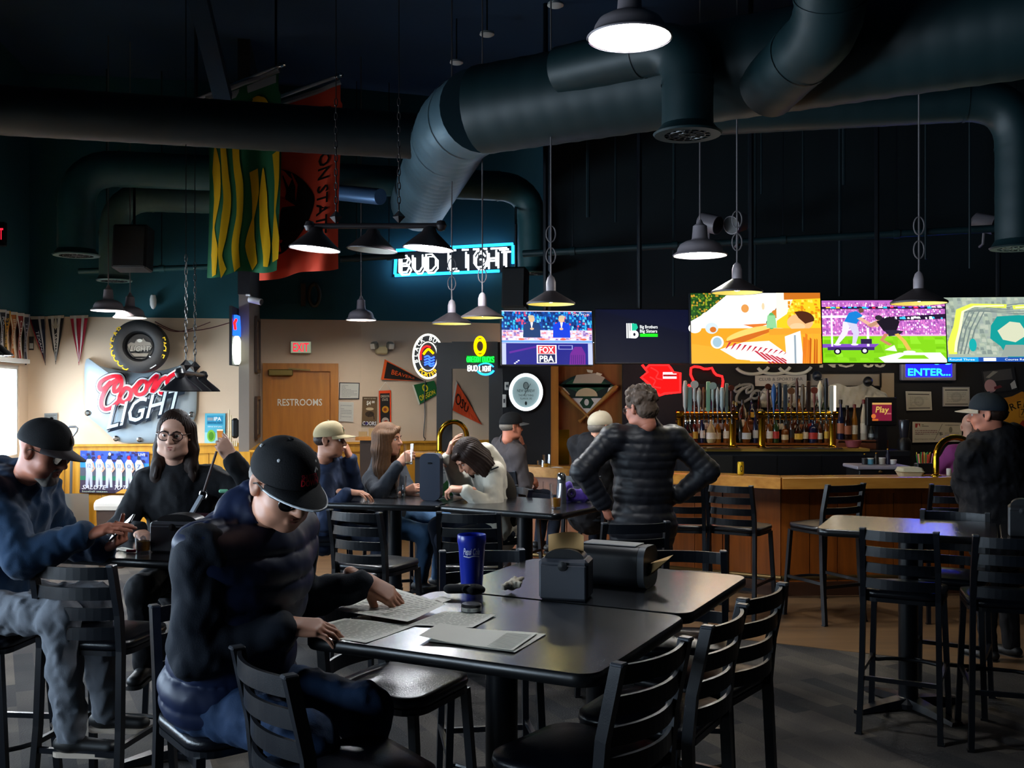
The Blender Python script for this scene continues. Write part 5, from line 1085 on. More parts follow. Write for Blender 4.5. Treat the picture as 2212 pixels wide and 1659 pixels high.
pennant('bright orange pennant with black letters seen through the black doorway', AF, [(984, 822), (972, 884), (1041, 918)], '#d84a1c', ptext('OSU', '#1c1008', q=-.4, hh=.9, s0=.08, s1=.5, flip=True), group=GP)
f = Frame(BW(0, 0, 0), BW.u)
def flagcard(label, fr, quad, col, draw, name='pennant', cat='pennant'):
    q = [fr.hit(*x) for x in quad]; t = thing(name, label, cat, fr(*q[0]))
    mb = MB(); mb.prism(q, fr, 0, .006); mb.build('cloth', mat('cloth_' + col[1:], col, .85), t)
    def M(u, v, w=0):
        a = Vector(q[0]).lerp(Vector(q[1]), u); b = Vector(q[3]).lerp(Vector(q[2]), u); c = a.lerp(b, v); return fr(c.x, c.y, .006 + w)
    p = PR(M, .001, .0006); draw(p)
    if p.f: p.build('print', PRINT, t, fix=False)
    return t
def d_or(p): p.rect(-.02, 0, .05, 1, '#e8e8d8'); p.ell(.5, .68, .13, .22, '#e8d020'); p.ell(.5, .68, .07, .14, '#12602c'); p.text('OREGON', .48, .12, .28, '#e8d020', w=.75, bold=.02)
flagcard('small green flag with yellow letters under the oval neon sign', AF, [(905, 874), (948, 850), (937, 822), (891, 832)], '#12602c', d_or)
def d_banner(p):
    p.rect(0, 0, .1, 1, '#e84a1c'); p.rect(.9, 0, 1, 1, '#e84a1c'); p.rect(0, .92, 1, 1, '#e84a1c'); p.text('OREGON', .5, .8, .07, '#c8b8a0', w=.7, bold=.02); p.text('STATE', .5, .7, .07, '#c8b8a0', w=.5, bold=.02); p.ell(.52, .45, .28, .1, '#c88a1c'); p.ell(.5, .45, .14, .05, '#8a3a10'); p.ell(.5, .12, .3, .1, '#b8a898'); p.ell(.55, .08, .2, .06, '#8a2a18')
t = flagcard('narrow black banner with orange border beside the beer poster', AF, [(819, 918), (845, 918), (844, 843), (818, 844)], '#17120f', d_banner, 'wall_banner', 'banner')
mb = MB(); a = AF(*AF.hit(818, 844), .02); b = AF(*AF.hit(844, 843), .02); c = AF(*AF.hit(832, 825), .02); mb.sweep([a, c, b], .003, 5); mb.build('hanging_string', PAPER, t)
def d_beer(p):
    p.rect(0, .88, 1, 1, '#5a4630'); p.text('DRINK OF THE WEEK', .5, .92, .035, '#d8ccb0', w=.8); p.rect(.0, .1, 1, .88, '#6a5236'); p.text('$4', .42, .72, .14, '#f0ece0', w=.28, bold=.03); p.text('00', .72, .78, .08, '#f0ece0', w=.2, bold=.03); p.ell(.5, .58, .26, .05, '#c8b088'); p.ell(.5, .4, .3, .1, '#3a2a1a'); p.stroke(spline([(.4, .3), (.55, .45), (.75, .35), (.8, .22)], 6), .05, '#2a2018'); p.text('COORS', .5, .02, .13, '#e8e8e8', w=.9, bold=.03); p.ell(.3, .08, .1, .05, '#3a2a6a')
flagcard('brown beer poster with a four dollar price beside the banner', AF, [(781, 919), (814, 920), (815, 857), (783, 857)], '#4a3a28', d_beer, 'wall_poster', 'poster')
def d_notice(s): 
    def d(p): p.rect(.04, .05, .96, .95, '#c9c7bb'); p.lines(.12, .88, .12, .86, 9, '#9a9a94', seed=s)
    return d
flagcard('framed white notice beside the restroom door, upper one', BF, [(732, 862), (776, 862), (777, 827), (733, 826)], '#2a2a2c', d_notice(1), 'wall_notice', 'notice')
flagcard('white paper notice beside the restroom door, lower one', BF, [(731, 910), (763, 911), (764, 869), (732, 868)], '#d0cec4', d_notice(2), 'wall_notice', 'notice')
def d_ipa(p):
    p.rect(0, 0, 1, 1, '#58b0c8'); p.rect(0, 0, 1, .36, '#9ad0d4'); p.rect(.1, .62, .9, .93, '#2a90b8'); p.text('IPA', .62, .76, .12, '#f0f6f8', w=.36, bold=.03); p.rect(.12, .76, .4, .86, '#8a98a0'); p.text('SEASONAL BREW', .5, .66, .06, '#12587a', w=.72, bold=.02); p.text('citrus and pine', .5, .54, .045, '#f0f6f8', w=.7); p.ell(.32, .25, .2, .2, '#7ab83a'); p.ell(.32, .24, .13, .14, '#4a8a20'); p.poly([(.64, .12), (.86, .12), (.9, .42), (.6, .42)], '#b8722a'); p.rect(.6, .42, .9, .47, '#f0e8d0'); p.text('cheers', .72, .04, .04, '#f0f6f8', w=.3)
flagcard('light blue beer poster with a hop cone and pint glass', BF, [(442, 957), (486, 958), (487, 893), (443, 893)], '#58b0c8', d_ipa, 'wall_poster', 'poster')
def d_ball(p):
    p.rect(0, 0, 1, 1, '#2a3a78'); p.poly([(0, .6), (0, 1), (1, 1), (1, .55)], '#3a5ac0'); crowd(p, 0, .72, 1, 1, 14, 4, ['#3a5ac8', '#2a3a90', '#5a78d8', '#3a2a58'], 2); p.rect(0, .58, 1, .72, '#3a9ae8'); p.rect(0, .4, 1, .6, '#5a6070'); p.rect(0, .3, 1, .4, '#2a7a60'); p.rect(0, 0, 1, .3, '#4a4058')
    for k in range(6):
        x = .13 + .145 * k; p.poly([(x - .05, .12 + .02 * (k % 2)), (x - .012, .12), (x, .38), (x + .015, .14), (x + .05, .14), (x + .045, .5), (x + .06, .72), (x - .055, .72), (x - .045, .5)], '#c8cce4'); p.poly([(x - .055, .72), (x + .06, .72), (x + .03, .8), (x - .03, .8)], '#dfe2f0'); p.ell(x, .85, .024, .05, ['#1c4a6a', '#c86058', '#1c2430', '#20304a', '#c81830', '#303848'][k]); p.stroke([(x + .05, .72), (x + .075, .58), (x + .04, .5)], .025, '#d8a890'); p.text(str((k * 7 + 12) % 40), x, .6, .09, '#5a6aa0', w=.05)
    p.ell(.43, .93, .018, .04, '#f4f4f0'); p.text('SALUTE', .2, .09, .1, '#e8e8f4', w=.34, bold=.02, shear=.2); p.text('TO THE GAME', .72, .09, .1, '#e8e8f4', w=.46, bold=.02, shear=.2); p.rect(0, 0, .5, .08, '#2a2038'); p.text('baseball season', .22, .02, .04, '#c8e0c0', w=.36); p.poly([(.52, 0), (.62, .1), (.75, .1), (.8, 0)], '#e8a040'); p.text('LIVE', .9, .9, .06, '#fff', w=.1)
flagcard('baseball team poster on the oak wainscot behind the person wearing glasses', Frame(BW(0, 0, .05), BW.u), [(173, 1064), (322, 1066), (322, 976), (174, 973)], '#2a3a78', d_ball, 'wall_poster', 'poster')
# small grey notice and white switch near the corner
flagcard('small grey wall plate behind the black cap of the blue hoodie person', BF, [(96, 908), (124, 908), (124, 892), (96, 893)], '#7a7c7a', lambda p: p.lines(.1, .9, .2, .8, 3, '#4a4c4a'), 'wall_plate', 'plate')
t = flagcard('small dark thermostat box under the blue pennant', BF, [(63, 756), (73, 756), (73, 727), (63, 727)], '#2a2826', lambda p: p.rect(.1, .1, .9, .5, '#c8c8c0'), 'thermostat', 'thermostat')
# framed pictures on the stub wall's side
for (v0, v1, lab) in ((2.1, 2.72, 'upper framed picture on the side of the taupe pillar'), (1.32, 1.78, 'lower framed picture on the side of the taupe pillar')):
    t = thing('framed_picture', lab, 'picture', PS(1.0, v0, .01)); mb = MB()
    for p_, q_ in (((.75, v0), (1.3, v0)), ((.75, v1), (1.3, v1)), ((.75, v0), (.75, v1)), ((1.3, v0), (1.3, v1))): mb.bar(PS(*p_, .02), PS(*q_, .02), .04, .03, up=PS.n)
    mb.build('picture_frame', mat('dark_walnut', '#3a2412', .45), t)
    p = PR(PS, .01); p.rect(.76, v0, 1.29, v1, '#8a7458'); p.rect(.84, v0 + .08, 1.2, v1 - .08, '#5a4228'); p.ell(1.02, (v0 + v1) / 2, .1, .12, '#a88a5a'); p.build('picture_print', PRINT, t, fix=False)
# long framed picture at the pillar front top, security camera
c = at(556, 652, 11.0); t = thing('security_camera', 'white bullet security camera on the black pillar top', 'camera', c)
mb = MB(); mb.sweep([c + Vector((-.09, .02, .03)), c + Vector((.05, -.03, -.005))], .035, 14); mb.build('camera_body', WHITEP, t, smooth='auto'); mb = MB(); mb.sweep([c + Vector((.05, -.03, -.005)), c + Vector((.056, -.032, -.007))], .03, 14); mb.build('camera_lens', BLACKM, t); mb = MB(); mb.sweep([c + Vector((-.06, .02, .02)), c + Vector((-.1, .06, .08)), c + Vector((-.14, .06, .08))], .012, 8); mb.build('camera_arm', WHITEP, t)
# ten sign
UF = Frame(BW(0, 0, .05), BW.u); t = thing('number_sign', 'unlit number ten sign high on the dark wall below the orange flag', 'sign', UF.sub(673, 638).o)
mb = MB()
for x0, x1 in ((650, 660),): mb.prism([UF.hit(x0, 662), UF.hit(x1, 662), UF.hit(x1, 613), UF.hit(x0, 613)], UF, 0, .04)
mb.build('digit', mat('dull_bronze', '#3a3424', .5, .3), t)
cx_, cy_ = UF.hit(679, 638); mb = MB(); mb.sweep([UF(cx_ + a, cy_ + b, .03) for a, b in arc(0, 0, .065, .135, 0, 360, 28)[:-1]], .024, 8, closed=True); mb.build('digit', MATS['dull_bronze'], t, smooth='auto')
# loudspeakers
def speaker(label, px, py, d, w, h, yaw=0.0, tl=.12):
    c = at(px, py, d); fr = turned(Frame(c, (1, 0, 0)), yaw, -tl); t = thing('loudspeaker', label, 'loudspeaker', c)
    mb = MB(); mb.box(fr(0, 0, -.12), (w, h, .24), fr.R(), bevel=.015); mb.build('speaker_cabinet', mat('speaker_black', '#050608', .6), t); mb = MB(); mb.box(fr(0, 0, .004), (w * .9, h * .92, .012), fr.R(), bevel=.006); mb.build('speaker_grille', mat('speaker_grille', '#08090b', .7, bump=.4, bscale=400), t)
    p = fr(0, h / 2, -.12); mb = MB(); mb.sweep([p, Vector((p.x, p.y, p.z + .5)), Vector((p.x, p.y + .5, p.z + .8))], .015, 8); mb.build('speaker_bracket', BLACKM, t)
speaker('black loudspeaker hanging on the left before the sage duct', 279, 531, 10.9, .37, .48)
speaker('black loudspeaker hanging at the end of the blue neon sign', 1109, 620, 11.4, .27, .47, -.2)
# emergency light
o = Frame(AW(0, 0, .06), AW.u).sub(824, 752); k = FPX / 13.1; t = thing('emergency_light', 'two headed emergency light on the beige wall', 'emergency light', o.o)
mb = MB(); mb.box(o(0, -4 / k, 0), (26 / k, 18 / k, .09), o.R(), bevel=.015); mb.build('light_body', mat('cream_plastic', '#c8b88c', .5), t)
for s in (-1, 1):
    R = Quaternion((0, 0, 1), s * .5).to_matrix() @ Quaternion((1, 0, 0), .3).to_matrix(); cc = o(s * 17 / k, 5 / k, .06)
    mb = MB(); mb.box(cc, (15 / k, .09, 16 / k), R, bevel=.02); mb.build('lamp_head', mat('grey_lamp_head', '#6a6458', .5), t); mb = MB(); mb.box(cc + R @ Vector((0, -.047, 0)), (11 / k, .01, 12 / k), R, bevel=.004); mb.build('lamp_lens', mat('lens_clear', '#d8d4c4', .2), t)
# wall sconce on the teal wall
o = Frame(BW(0, 0, .08), BW.u).sub(331, 652); t = thing('wall_sensor', 'white oval motion sensor on the teal wall', 'sensor', o.o); mb = MB(); mb.lathe([(.001, .1), (.03, .08), (.04, .03), (.038, -.04), (.02, -.08), (.001, -.09)], o.o, 16); mb.build('sensor_body', WHITEP, t, smooth='auto'); mb = MB(); mb.box(o(0, 0, -.05), (.04, .06, .06), o.R()); mb.build('sensor_bracket', WHITEP, t)
# baseball diamond sign on the brown door
o = Frame((0, DB + .1, 0), (1, 0, 0)).sub(1267, 850); k = FPX / (DB + .1); t = thing('baseball_mirror_sign', 'fan shaped baseball field mirror with crossed bats on the brown door', 'wall sign', o.o)
Z = lambda pts: [(x / k, y / k) for x, y in pts]
fan = [(0, -45), (62, 18)] + arc(0, -18, 72, 60, 32, 148, 16) + [(-62, 18)]
mb = MB(); mb.prism(Z(fan), o, -.02, .0); mb.build('mirror_panel', mat('mirror_glass', '#8a9a8c', .08, .9), t)
for s in (-1, 1):
    mb = MB(); a = o(-s * 16 / k, -62 / k, .02); b = o(s * 66 / k, 16 / k, .02); ax = b - a; mb.sweep([a, a.lerp(b, .03), a.lerp(b, .06), a.lerp(b, .3), a.lerp(b, .65), a.lerp(b, .95), b], [.028, .028, .014, .014, .026, .034, .02], 12); mb.build('bat', mat('bat_wood', '#a87a3a', .4), t, smooth='auto')
p = PR(o, .001); p.poly(Z([(-58, 20)] + arc(0, -18, 66, 54, 145, 35, 14) + [(58, 20), (0, -5)]), '#2c5a44'); p.poly(Z([(-22, 40), (-30, 22), (32, 22), (40, 34), (20, 44)]), '#c8bca4'); p.poly(Z([(-22, 10), (22, 10), (16, -8), (-16, -8)]), '#1c4a34'); p.poly(Z(arc(0, -6, 24, 18, 0, 180, 12)), '#d8c8a0'); p.poly(Z([(-34, -10), (34, -10), (0, -44)]), '#e4e6e0'); p.poly(Z([(-15, -20), (-6, -8), (8, -8), (16, -20), (8, -32), (-7, -32)]), '#2a4a3a'); p.ell(0, -19 / k, 5 / k, 7 / k, '#e8e8e0'); p.poly(Z([(-62, 18), (-48, 12), (-36, -2), (-42, -4)]), '#e8e0c0'); p.poly(Z([(62, 18), (48, 12), (42, -4), (48, 2)]), '#f4f0e0'); p.poly(Z([(0, 52), (14, 50), (12, 44), (2, 46)]), '#f0e8c8'); p.poly(Z([(22, 46), (34, 42), (30, 38), (20, 41)]), '#f0e8c8'); p.build('field_highlight_print', GLOSSP, t, fix=False)  # field print; the pale slivers paint the mirror's highlights into its colour
# signs, papers on the black wall behind the bar
WF = Frame((0, DB - .02, 0), (1, 0, 0))
def d_cert(s):
    def d(p): p.rect(.03, .04, .97, .96, '#b8b8ae'); p.rect(.08, .82, .92, .87, '#3a3a3c'); p.rect(.08, .1, .92, .14, '#3a3a3c'); p.ell(.5, .48, .2, .26, '#a4a49c'); p.ell(.5, .48, .12, .17, '#b0b0a8'); p.lines(.14, .86, .2, .74, 6, '#9a9a94', seed=s)
    return d
flagcard('grey framed certificate below the blue LED sign', WF, [(1958, 887), (2013, 886), (2011, 846), (1956, 845)], '#c4c4bc', d_cert(5), 'certificate', 'certificate')
flagcard('grey framed certificate right of its twin, set higher', WF, [(2036, 878), (2095, 878), (2094, 836), (2036, 836)], '#9a9aa0', d_cert(6), 'certificate', 'certificate')
def d_check(p): p.rect(.02, .03, .98, .97, '#cfcdc0'); p.rect(.05, .72, .15, .92, '#a83030'); p.poly([(.09, .72), (.11, .92), (.15, .72)], '#e8e0d8'); p.lines(.18, .36, .76, .9, 2, '#505050', seed=3); p.lines(.05, .5, .36, .62, 3, '#8a6a6a', seed=4); p.lines(.66, .95, .82, .9, 1, '#606060', seed=8); p.text('$', .57, .36, .14, '#3a3a3c'); p.text('Keno lottery winner', .3, .38, .07, '#6a5a5a', w=.44); p.text('Good things great winning', .24, .14, .06, '#6a6a6a', w=.4); p.stroke([(.44, .1), (.6, .92)], .008, '#3a3a3a'); p.ell(.77, .62, .035, .16, '#8a8a7c'); p.lines(.65, .95, .3, .5, 2, '#a8a69a', seed=12)
flagcard('big white presentation cheque on the black wall', WF, [(1971, 956), (2077, 954), (2077, 913), (1971, 911)], '#d4d2c6', d_check, 'presentation_cheque', 'cheque')
def d_photo(p): p.rect(.05, .5, .9, .97, '#4a4a4c'); p.poly([(.1, .7), (.35, .95), (.5, .9), (.2, .66)], '#8a8a84'); p.ell(.2, .3, .18, .3, '#b08a90'); p.poly([(.82, .05), (.98, .1), (.95, .45), (.8, .3)], '#b8b8b8'); p.poly([(.3, .12), (.55, .2), (.5, .3), (.3, .25)], '#6a2a34')
flagcard('tilted dark photo poster above the standing person in black', WF, [(2127, 850), (2198, 842), (2190, 794), (2119, 802)], '#1c1e24', d_photo, 'photo_poster', 'poster')
SH_ = [(2156, 862), (2186, 856), (2206, 846), (2228, 856), (2258, 862), (2262, 900), (2258, 950), (2206, 1002), (2160, 960), (2152, 910)]
o = Frame((0, DB - .04, 0), (1, 0, 0)); q = [o.hit(*x) for x in SH_]; t = thing('shield_sign', 'yellow orange shield shaped sign with black arched lettering at the right edge', 'wall sign', o.sub(2206, 920).o)
mb = MB(); mb.prism(q, o, 0, .03); mb.build('shield_board', mat('shield_amber', '#b07420', .5, noise=.15, nscale=6), t)
p = PR(o, .031, .0006); c_ = o.hit(2206, 925); k = FPX / (DB - .04); p.poly([(c_[0] + (u - c_[0]) * .82, c_[1] + (v - c_[1]) * .82) for u, v in q], '#c48a26'); arctext(p, 'FIREBALL', c_[0], c_[1], 44 / k, 44 / k, 155, 25, 15 / k, '#1c1008'); p.rect(c_[0] - 8 / k, c_[1] + 24 / k, c_[0] + 8 / k, c_[1] + 46 / k, '#7a4a10'); p.rect(c_[0] - 7 / k, c_[1] + 25 / k, c_[0] + 7 / k, c_[1] + 45 / k, '#c48a26'); p.text('7', c_[0], c_[1] + 28 / k, 14 / k, '#2a1808'); p.poly([(c_[0] + x / k, c_[1] + y / k) for x, y in ((-28, 6), (-14, 0), (-20, 14), (-8, 8), (0, 18), (10, 8), (22, 12), (16, -6), (22, -30), (0, -48), (-22, -30), (-16, -6))], '#8a2a14'); p.build('shield_print', PRINT, t, fix=False)
# panels behind the bottles: club sign, script sign, long frame, white draped cloth
def d_club(p): p.rect(0, 0, 1, 1, '#b8b8b4'); p.text('CLUB & SPORTSBAR', .5, .5, .26, '#6a6c70', w=.86, bold=.03); p.lines(.36, .62, .24, .36, 1, '#6a6c70', seed=2)
VF = Frame((0, DB - .03, 0), (1, 0, 0))
flagcard('white club sign board with grey lettering behind the bottles', VF, [(1631, 834), (1742, 834), (1742, 809), (1631, 811)], '#c8c8c4', d_club, 'sign_board', 'sign')
def d_long(p): p.rect(.03, .12, .97, .93, '#8a8478'); p.rect(.05, .16, .95, .9, '#98928a')
flagcard('long narrow black framed grey picture above the draped cloth', VF, [(1746, 837), (1904, 837), (1904, 806), (1746, 806)], '#15161a', d_long, 'framed_picture', 'picture')
t = flagcard('black banner with white letter bottoms under the football television', VF, [(1752, 803), (1930, 803), (1930, 770), (1752, 770)], '#0e1118', lambda p: p.text('NO 66', .5, .3, .6, '#d8d4c0', w=.8, bold=.04), 'wall_banner', 'banner')
t = flagcard('beige wall board at the right end of the bar mirror', VF, [(1902, 872), (1931, 872), (1931, 806), (1902, 806)], '#a89a84', lambda p: None, 'wall_board', 'board')
o = VF.sub(1670, 800); k = FPX / (DB - .03); t = thing('script_sign', 'white looped script sign under the burger television', 'sign', o.o); mb = MB()
for cx in (-46, 0, 46): mb.sweep([o(x / k, y / k, .03) for x, y in arc(cx, 12, 36, 20, 200, 345, 18)], .02, 8)
mb.build('script_tube', TUBEOFF, t, smooth='auto')
o = VF.sub(1625, 855); t = thing('script_sign', 'grey outlined script beer sign with mountain outline above the bottle rack', 'sign', o.o)
mb = MB()
for s in strokes[:1] + strokes[1:]:
    b0 = HF.hit(218, 890); mb.sweep([o((u - b0[0]) * .82 - .22, (v - b0[1]) * .55 - .1, .03) for u, v in s], .017, 7)
mb.build('script_tube', mat('unlit_grey_tube', '#8a8a86', .35), t, smooth='auto')
mb = MB(); mb.sweep([o(x / k, y / k, .02) for x, y in ((-75, -2), (-58, 8), (-46, 20), (-40, 14), (-28, 26), (-18, 14), (-8, 10), (8, 4))], .008, 6); mb.build('mountain_tube', MATS['unlit_grey_tube'], t)
# white draped mountain backdrop
t = thing('draped_white_sheet', 'crumpled white mountain shaped sheet behind the second tap tower', 'cloth', VF.sub(1800, 850).o)
top = [(1640, 846), (1690, 838), (1740, 836), (1790, 834), (1803, 828), (1812, 829), (1828, 836), (1850, 834), (1862, 828), (1875, 831), (1895, 842), (1912, 850), (1917, 862)]
mb = MB(); n = 40; rows = 8; R = random.Random(5); vs = []
for r_ in range(rows + 1):
    for i in range(n + 1):
        px = 1640 + 277 * i / n; ty = np.interp(px, [a for a, b in top], [b for a, b in top]); by = 880 if px < 1860 else 866; u, v = VF.hit(px, ty + (by - ty) * r_ / rows); vs.append(VF(u, v, .04 + .03 * math.sin(px * .35 + r_ * .9) * (r_ > 0) + .015 * R.random()))
mb.add(vs, [[r_ * (n + 1) + i, r_ * (n + 1) + i + 1, (r_ + 1) * (n + 1) + i + 1, (r_ + 1) * (n + 1) + i] for r_ in range(rows) for i in range(n)]); mb.build('cloth_sheet', mat('white_sheet', '#c4c4bc', .8), t, smooth=True)
# outlets by the round clock
for px, py, w, hh, lab in ((1095, 834, 10, 18, 'upper white outlet plate left of the round clock'), (1089, 866, 9, 28, 'white wall phone left of the round clock'), (1076, 892, 5, 9, 'tiny white switch plate left of the round clock')):
    o = WF.sub(px, py); k = FPX / DB; t = thing('wall_plate', lab, 'plate', o.o); mb = MB(); mb.box(o(0, 0, .012), (w / k, hh / k, .03), o.R(), bevel=.006); mb.build('plate', WHITEP, t); mb = MB(); mb.box(o(0, 0, .03), (w * .35 / k, hh * .3 / k, .012), o.R()); mb.build('socket_insert', GREYPL, t)
# ------------------------------------------------------------------ hanging flags
def flag(label, px0, px1, yt0, yt1, yb0, yb1, d, pole, base, draw, seed):
    """cloth hanging from a slanting pole: pixel x range, top edge left/right, bottom edge left/right at depth d"""
    t = thing('hanging_flag', label, 'flag', at(px1, yt1, d))
    def X(u, v, w=0):                                               # u across 0..1, v down 0..1
        px = px0 + (px1 - px0) * u + 6 * math.sin(v * 3 + seed) * (v > .1); py = (yt0 + (yt1 - yt0) * u) * (1 - v) + (yb0 + (yb1 - yb0) * u + 5 * math.sin(u * 9)) * v
        q = at(px, py, d); q.y += (.05 * math.sin(u * 9 + seed + v * 1.5) + .018 * math.sin(u * 19 + v * 2)) * (.25 + v) - w; return q
    n, m = 40, 50; mb = MB(); vs = [X(i / n, j / m) for j in range(m + 1) for i in range(n + 1)]; N = len(vs); vb = [v + Vector((0, .004, 0)) for v in vs]
    fs = [[j * (n + 1) + i, j * (n + 1) + i + 1, (j + 1) * (n + 1) + i + 1, (j + 1) * (n + 1) + i] for j in range(m) for i in range(n)]
    mb.add(vs + vb, fs + [[N + k for k in f[::-1]] for f in fs]); mb.build('flag_cloth', base, t, smooth=True, fix=False)
    p = PR(X, .006, .0015); p.cross = 6; draw(p); p.build('flag_print', attr_mat('printed_cloth', 0, .85, .1), t, fix=False)
    a, b = at(*pole[0], d), at(*pole[1], d); mb = MB(); mb.sweep([a, b], .018, 10); mb.build('flag_pole', mat('white_pole', '#b8bcc4', .4), t, smooth='auto')
    mb = MB(); mb.lathe([(.02, -.02), (.03, 0), (.02, .03), (.028, .045), (.001, .07)], b, 12, Vector((0, 0, 1)).rotation_difference((b - a).normalized()).to_matrix()); mb.build('pole_finial', CHROME, t, smooth='auto')
    mb = MB(); mb.sweep([a, Vector((a.x, a.y, CEIL))], .012, 6); mb.build('pole_hanger', BLACKM, t)
    mb = MB(); mb.sweep([X(i / 12, .0) for i in range(13)], .025, 6); mb.build('pole_sleeve', mat('pole_sleeve', '#8a8c94', .8), t)
def d_green(p):
    Y = '#d8a418'
    def strip(pts, ws): 
        q = spline([(a, b) for a, b in pts], 8); wq = list(np.interp(np.linspace(0, 1, len(q)), np.linspace(0, 1, len(ws)), ws)); p.stroke(q, wq, Y)
    strip([(.08, .28), (.1, .4), (.12, .55), (.08, .72), (.12, .86), (.14, .99)], [.02, .12, .11, .03, .12, .06])
    strip([(.2, .28), (.24, .45), (.28, .6), (.25, .75), (.22, .88), (.28, .99)], [.08, .09, .1, .12, .1, .05, .08]); strip([(.38, .28), (.4, .42), (.45, .55), (.46, .7), (.42, .85), (.46, .99)], [.1, .09, .1, .08, .1, .07])
    strip([(.62, .47), (.64, .58), (.62, .72), (.6, .86), (.66, .97)], [.1, .09, .02, .12, .08]); strip([(.74, .46), (.75, .6), (.78, .75), (.84, .88), (.84, .97)], [.01, .12, .14, .12, .07]); strip([(.93, .4), (.95, .55), (.94, .7), (.97, .85), (.98, .95)], [.1, .06, .02, .1, .08]); p.ell(.7, .22, .16, .13, Y, 28); p.rect(.03, .02, .97, .06, '#9a9ca4')
def d_orange(p):
    K = '#16100e'; p.poly(spline([(.02, .36), (.2, .37), (.4, .42), (.6, .52), (.68, .6), (.62, .7), (.5, .79), (.3, .86), (.2, .84), (.08, .72), (.02, .6)], 5, True), K)
    p.poly(spline([(.04, .55), (.2, .52), (.4, .58), (.5, .66), (.4, .76), (.25, .8), (.1, .7)], 5, True), '#b8301c')
    for k in range(4): p.stroke([(.08 + .1 * k, .42), (.12 + .11 * k, .5), (.14 + .1 * k, .62)], [.01, .03, .01], '#b8301c' if k % 2 else K)
    q = 'OREGON STATE'; vs, fs = text2d(q, .02); x1 = max(v[0] for v in vs); p.w += p.st; p.add([p.fr(.72 + .16 * v[1], .1 + .7 * v[0] / x1, p.w) for v in vs], fs, K)
flag('green flag with wavy yellow stripes hanging from a white pole', 444, 602, 212, 152, 598, 583, 9.75, ((425, 214), (606, 142)), mat('green_flag_cloth', '#0e5a34', .85), d_green, 0.5)
flag('orange red flag with black mirrored lettering hanging from a white pole', 566, 736, 240, 178, 606, 578, 9.95, ((596, 212), (728, 165)), mat('orange_flag_cloth', '#dc4224', .85), d_orange, 2.0)
# spotlights on the pipe
for px, s, lab in ((1531, 1, 'grey spotlight can behind the dome lamp by the bar'), (1593, -1, 'grey spotlight can above the cone lamp of the burger television'), (2125, 1, 'dark spotlight can near the right duct outlet')):
    c = at(px, 482, 10.9); t = thing('spotlight_can', lab, 'spotlight', c); ax = Vector((s * .6, -.55, -.25)).normalized(); mb = MB(); mb.sweep([c - ax * .12, c - ax * .09, c + ax * .12], [.06, .1, .1], 20); mb.build('spotlight_body', SHADEW, t, smooth='auto'); mb = MB(); mb.sweep([c + ax * .118, c + ax * .124], .09, 20); mb.build('spotlight_lens', DARKPL, t)
    mb = MB(); mb.sweep([c + Vector((0, 0, -.1)), c + Vector((0, .02, -.22)), c + Vector((0, .1, -.24))], .014, 6); mb.build('spotlight_yoke', SHADEW, t)
# cables hanging on the angled wall, shovel, broom
mb = MB(); o = AF
mb.sweep([AF(*AF.hit(x, y), .02) for x, y in spline([(918, 822), (916, 860), (917, 900), (914, 940), (918, 948), (913, 955), (916, 962)], 4)], .006, 5); tag(mb.build('hanging_cable', BLACKM), 'thin dark cable hanging on the beige wall behind the person lifting a glass', 'cable')
mb = MB(); mb.sweep([BF(*BF.hit(x, y), .02) for x, y in spline([(335, 695), (370, 712), (400, 716), (450, 710), (515, 692)], 6)], .006, 5); mb.sweep([BF(*BF.hit(x, y), .02) for x, y in spline([(340, 702), (375, 716), (410, 712), (455, 696)], 6)], .005, 5); tag(mb.build('hanging_cable', mat('maroon_cable', '#5a1c28', .6)), 'dark red cable drooping across the wall beside the tyre', 'cable')
SHF = Frame(BW(0, 0, .18), BW.u); t = thing('snow_shovel', 'steel D handled shovel leaning upright against the wainscot', 'shovel', SHF(SHF.hit(155, 1000)[0], 0))
mb = MB(); mb.sweep([SHF(*SHF.hit(155, 945)), SHF(*SHF.hit(153, 1066))], .016, 10); mb.build('shaft', mat('steel_grey', '#70757a', .35, .6), t, smooth='auto')
mb = MB(); mb.sweep([SHF(*SHF.hit(x, y)) for x, y in ((155, 946), (147, 932), (146, 925), (150, 922), (163, 922), (167, 925), (166, 931))], .014, 8, closed=True); mb.build('grip', MATS['steel_grey'], t, smooth='auto')
u0, v0 = SHF.hit(153, 1066); mb = MB(); vs = []
for j in range(7):
    for i in range(9): s_ = -1 + i / 4; vs.append(SHF(u0 + s_ * .22, v0 - .42 * j / 6, .06 * s_ * s_ - .02 * j / 6 + .02))
mb.add(vs + [v - SHF.n * .006 for v in vs], [[j * 9 + i, j * 9 + i + 1, j * 9 + 10 + i, j * 9 + 9 + i] for j in range(6) for i in range(8)] + [[63 + x for x in (j * 9 + i, j * 9 + 9 + i, j * 9 + 10 + i, j * 9 + i + 1)] for j in range(6) for i in range(8)]); mb.build('blade', mat('shovel_steel', '#a8b4ba', .3, .8), t, smooth=True)
# brown bin with a white lid
c = at(247, 1110, 10.8); t = thing('lidded_bin', 'brown bin with a white lid behind the blue hoodie person', 'bin', (c.x, c.y, 0)); zt = at(245, 1078, 10.8).z
mb = MB(); shell(mb, [[(c.x + x * q, c.y + y * q, z) for x, y in rrect(.3, .3, .05)] for q, z in ((.85, .0), (1, zt - .09))]); mb.build('bin_body', mat('brown_plastic', '#2c1c14', .5), t)
mb = MB(); shell(mb, [[(c.x + x * q, c.y + y * q, z) for x, y in rrect(.33, .33, .05)] for q, z in ((1, zt - .1), (1.02, zt - .06), (1.0, zt - .03), (.9, zt), (.5, zt + .03))]); mb.build('bin_lid', mat('white_plastic', '#a8a49c', .4), t)
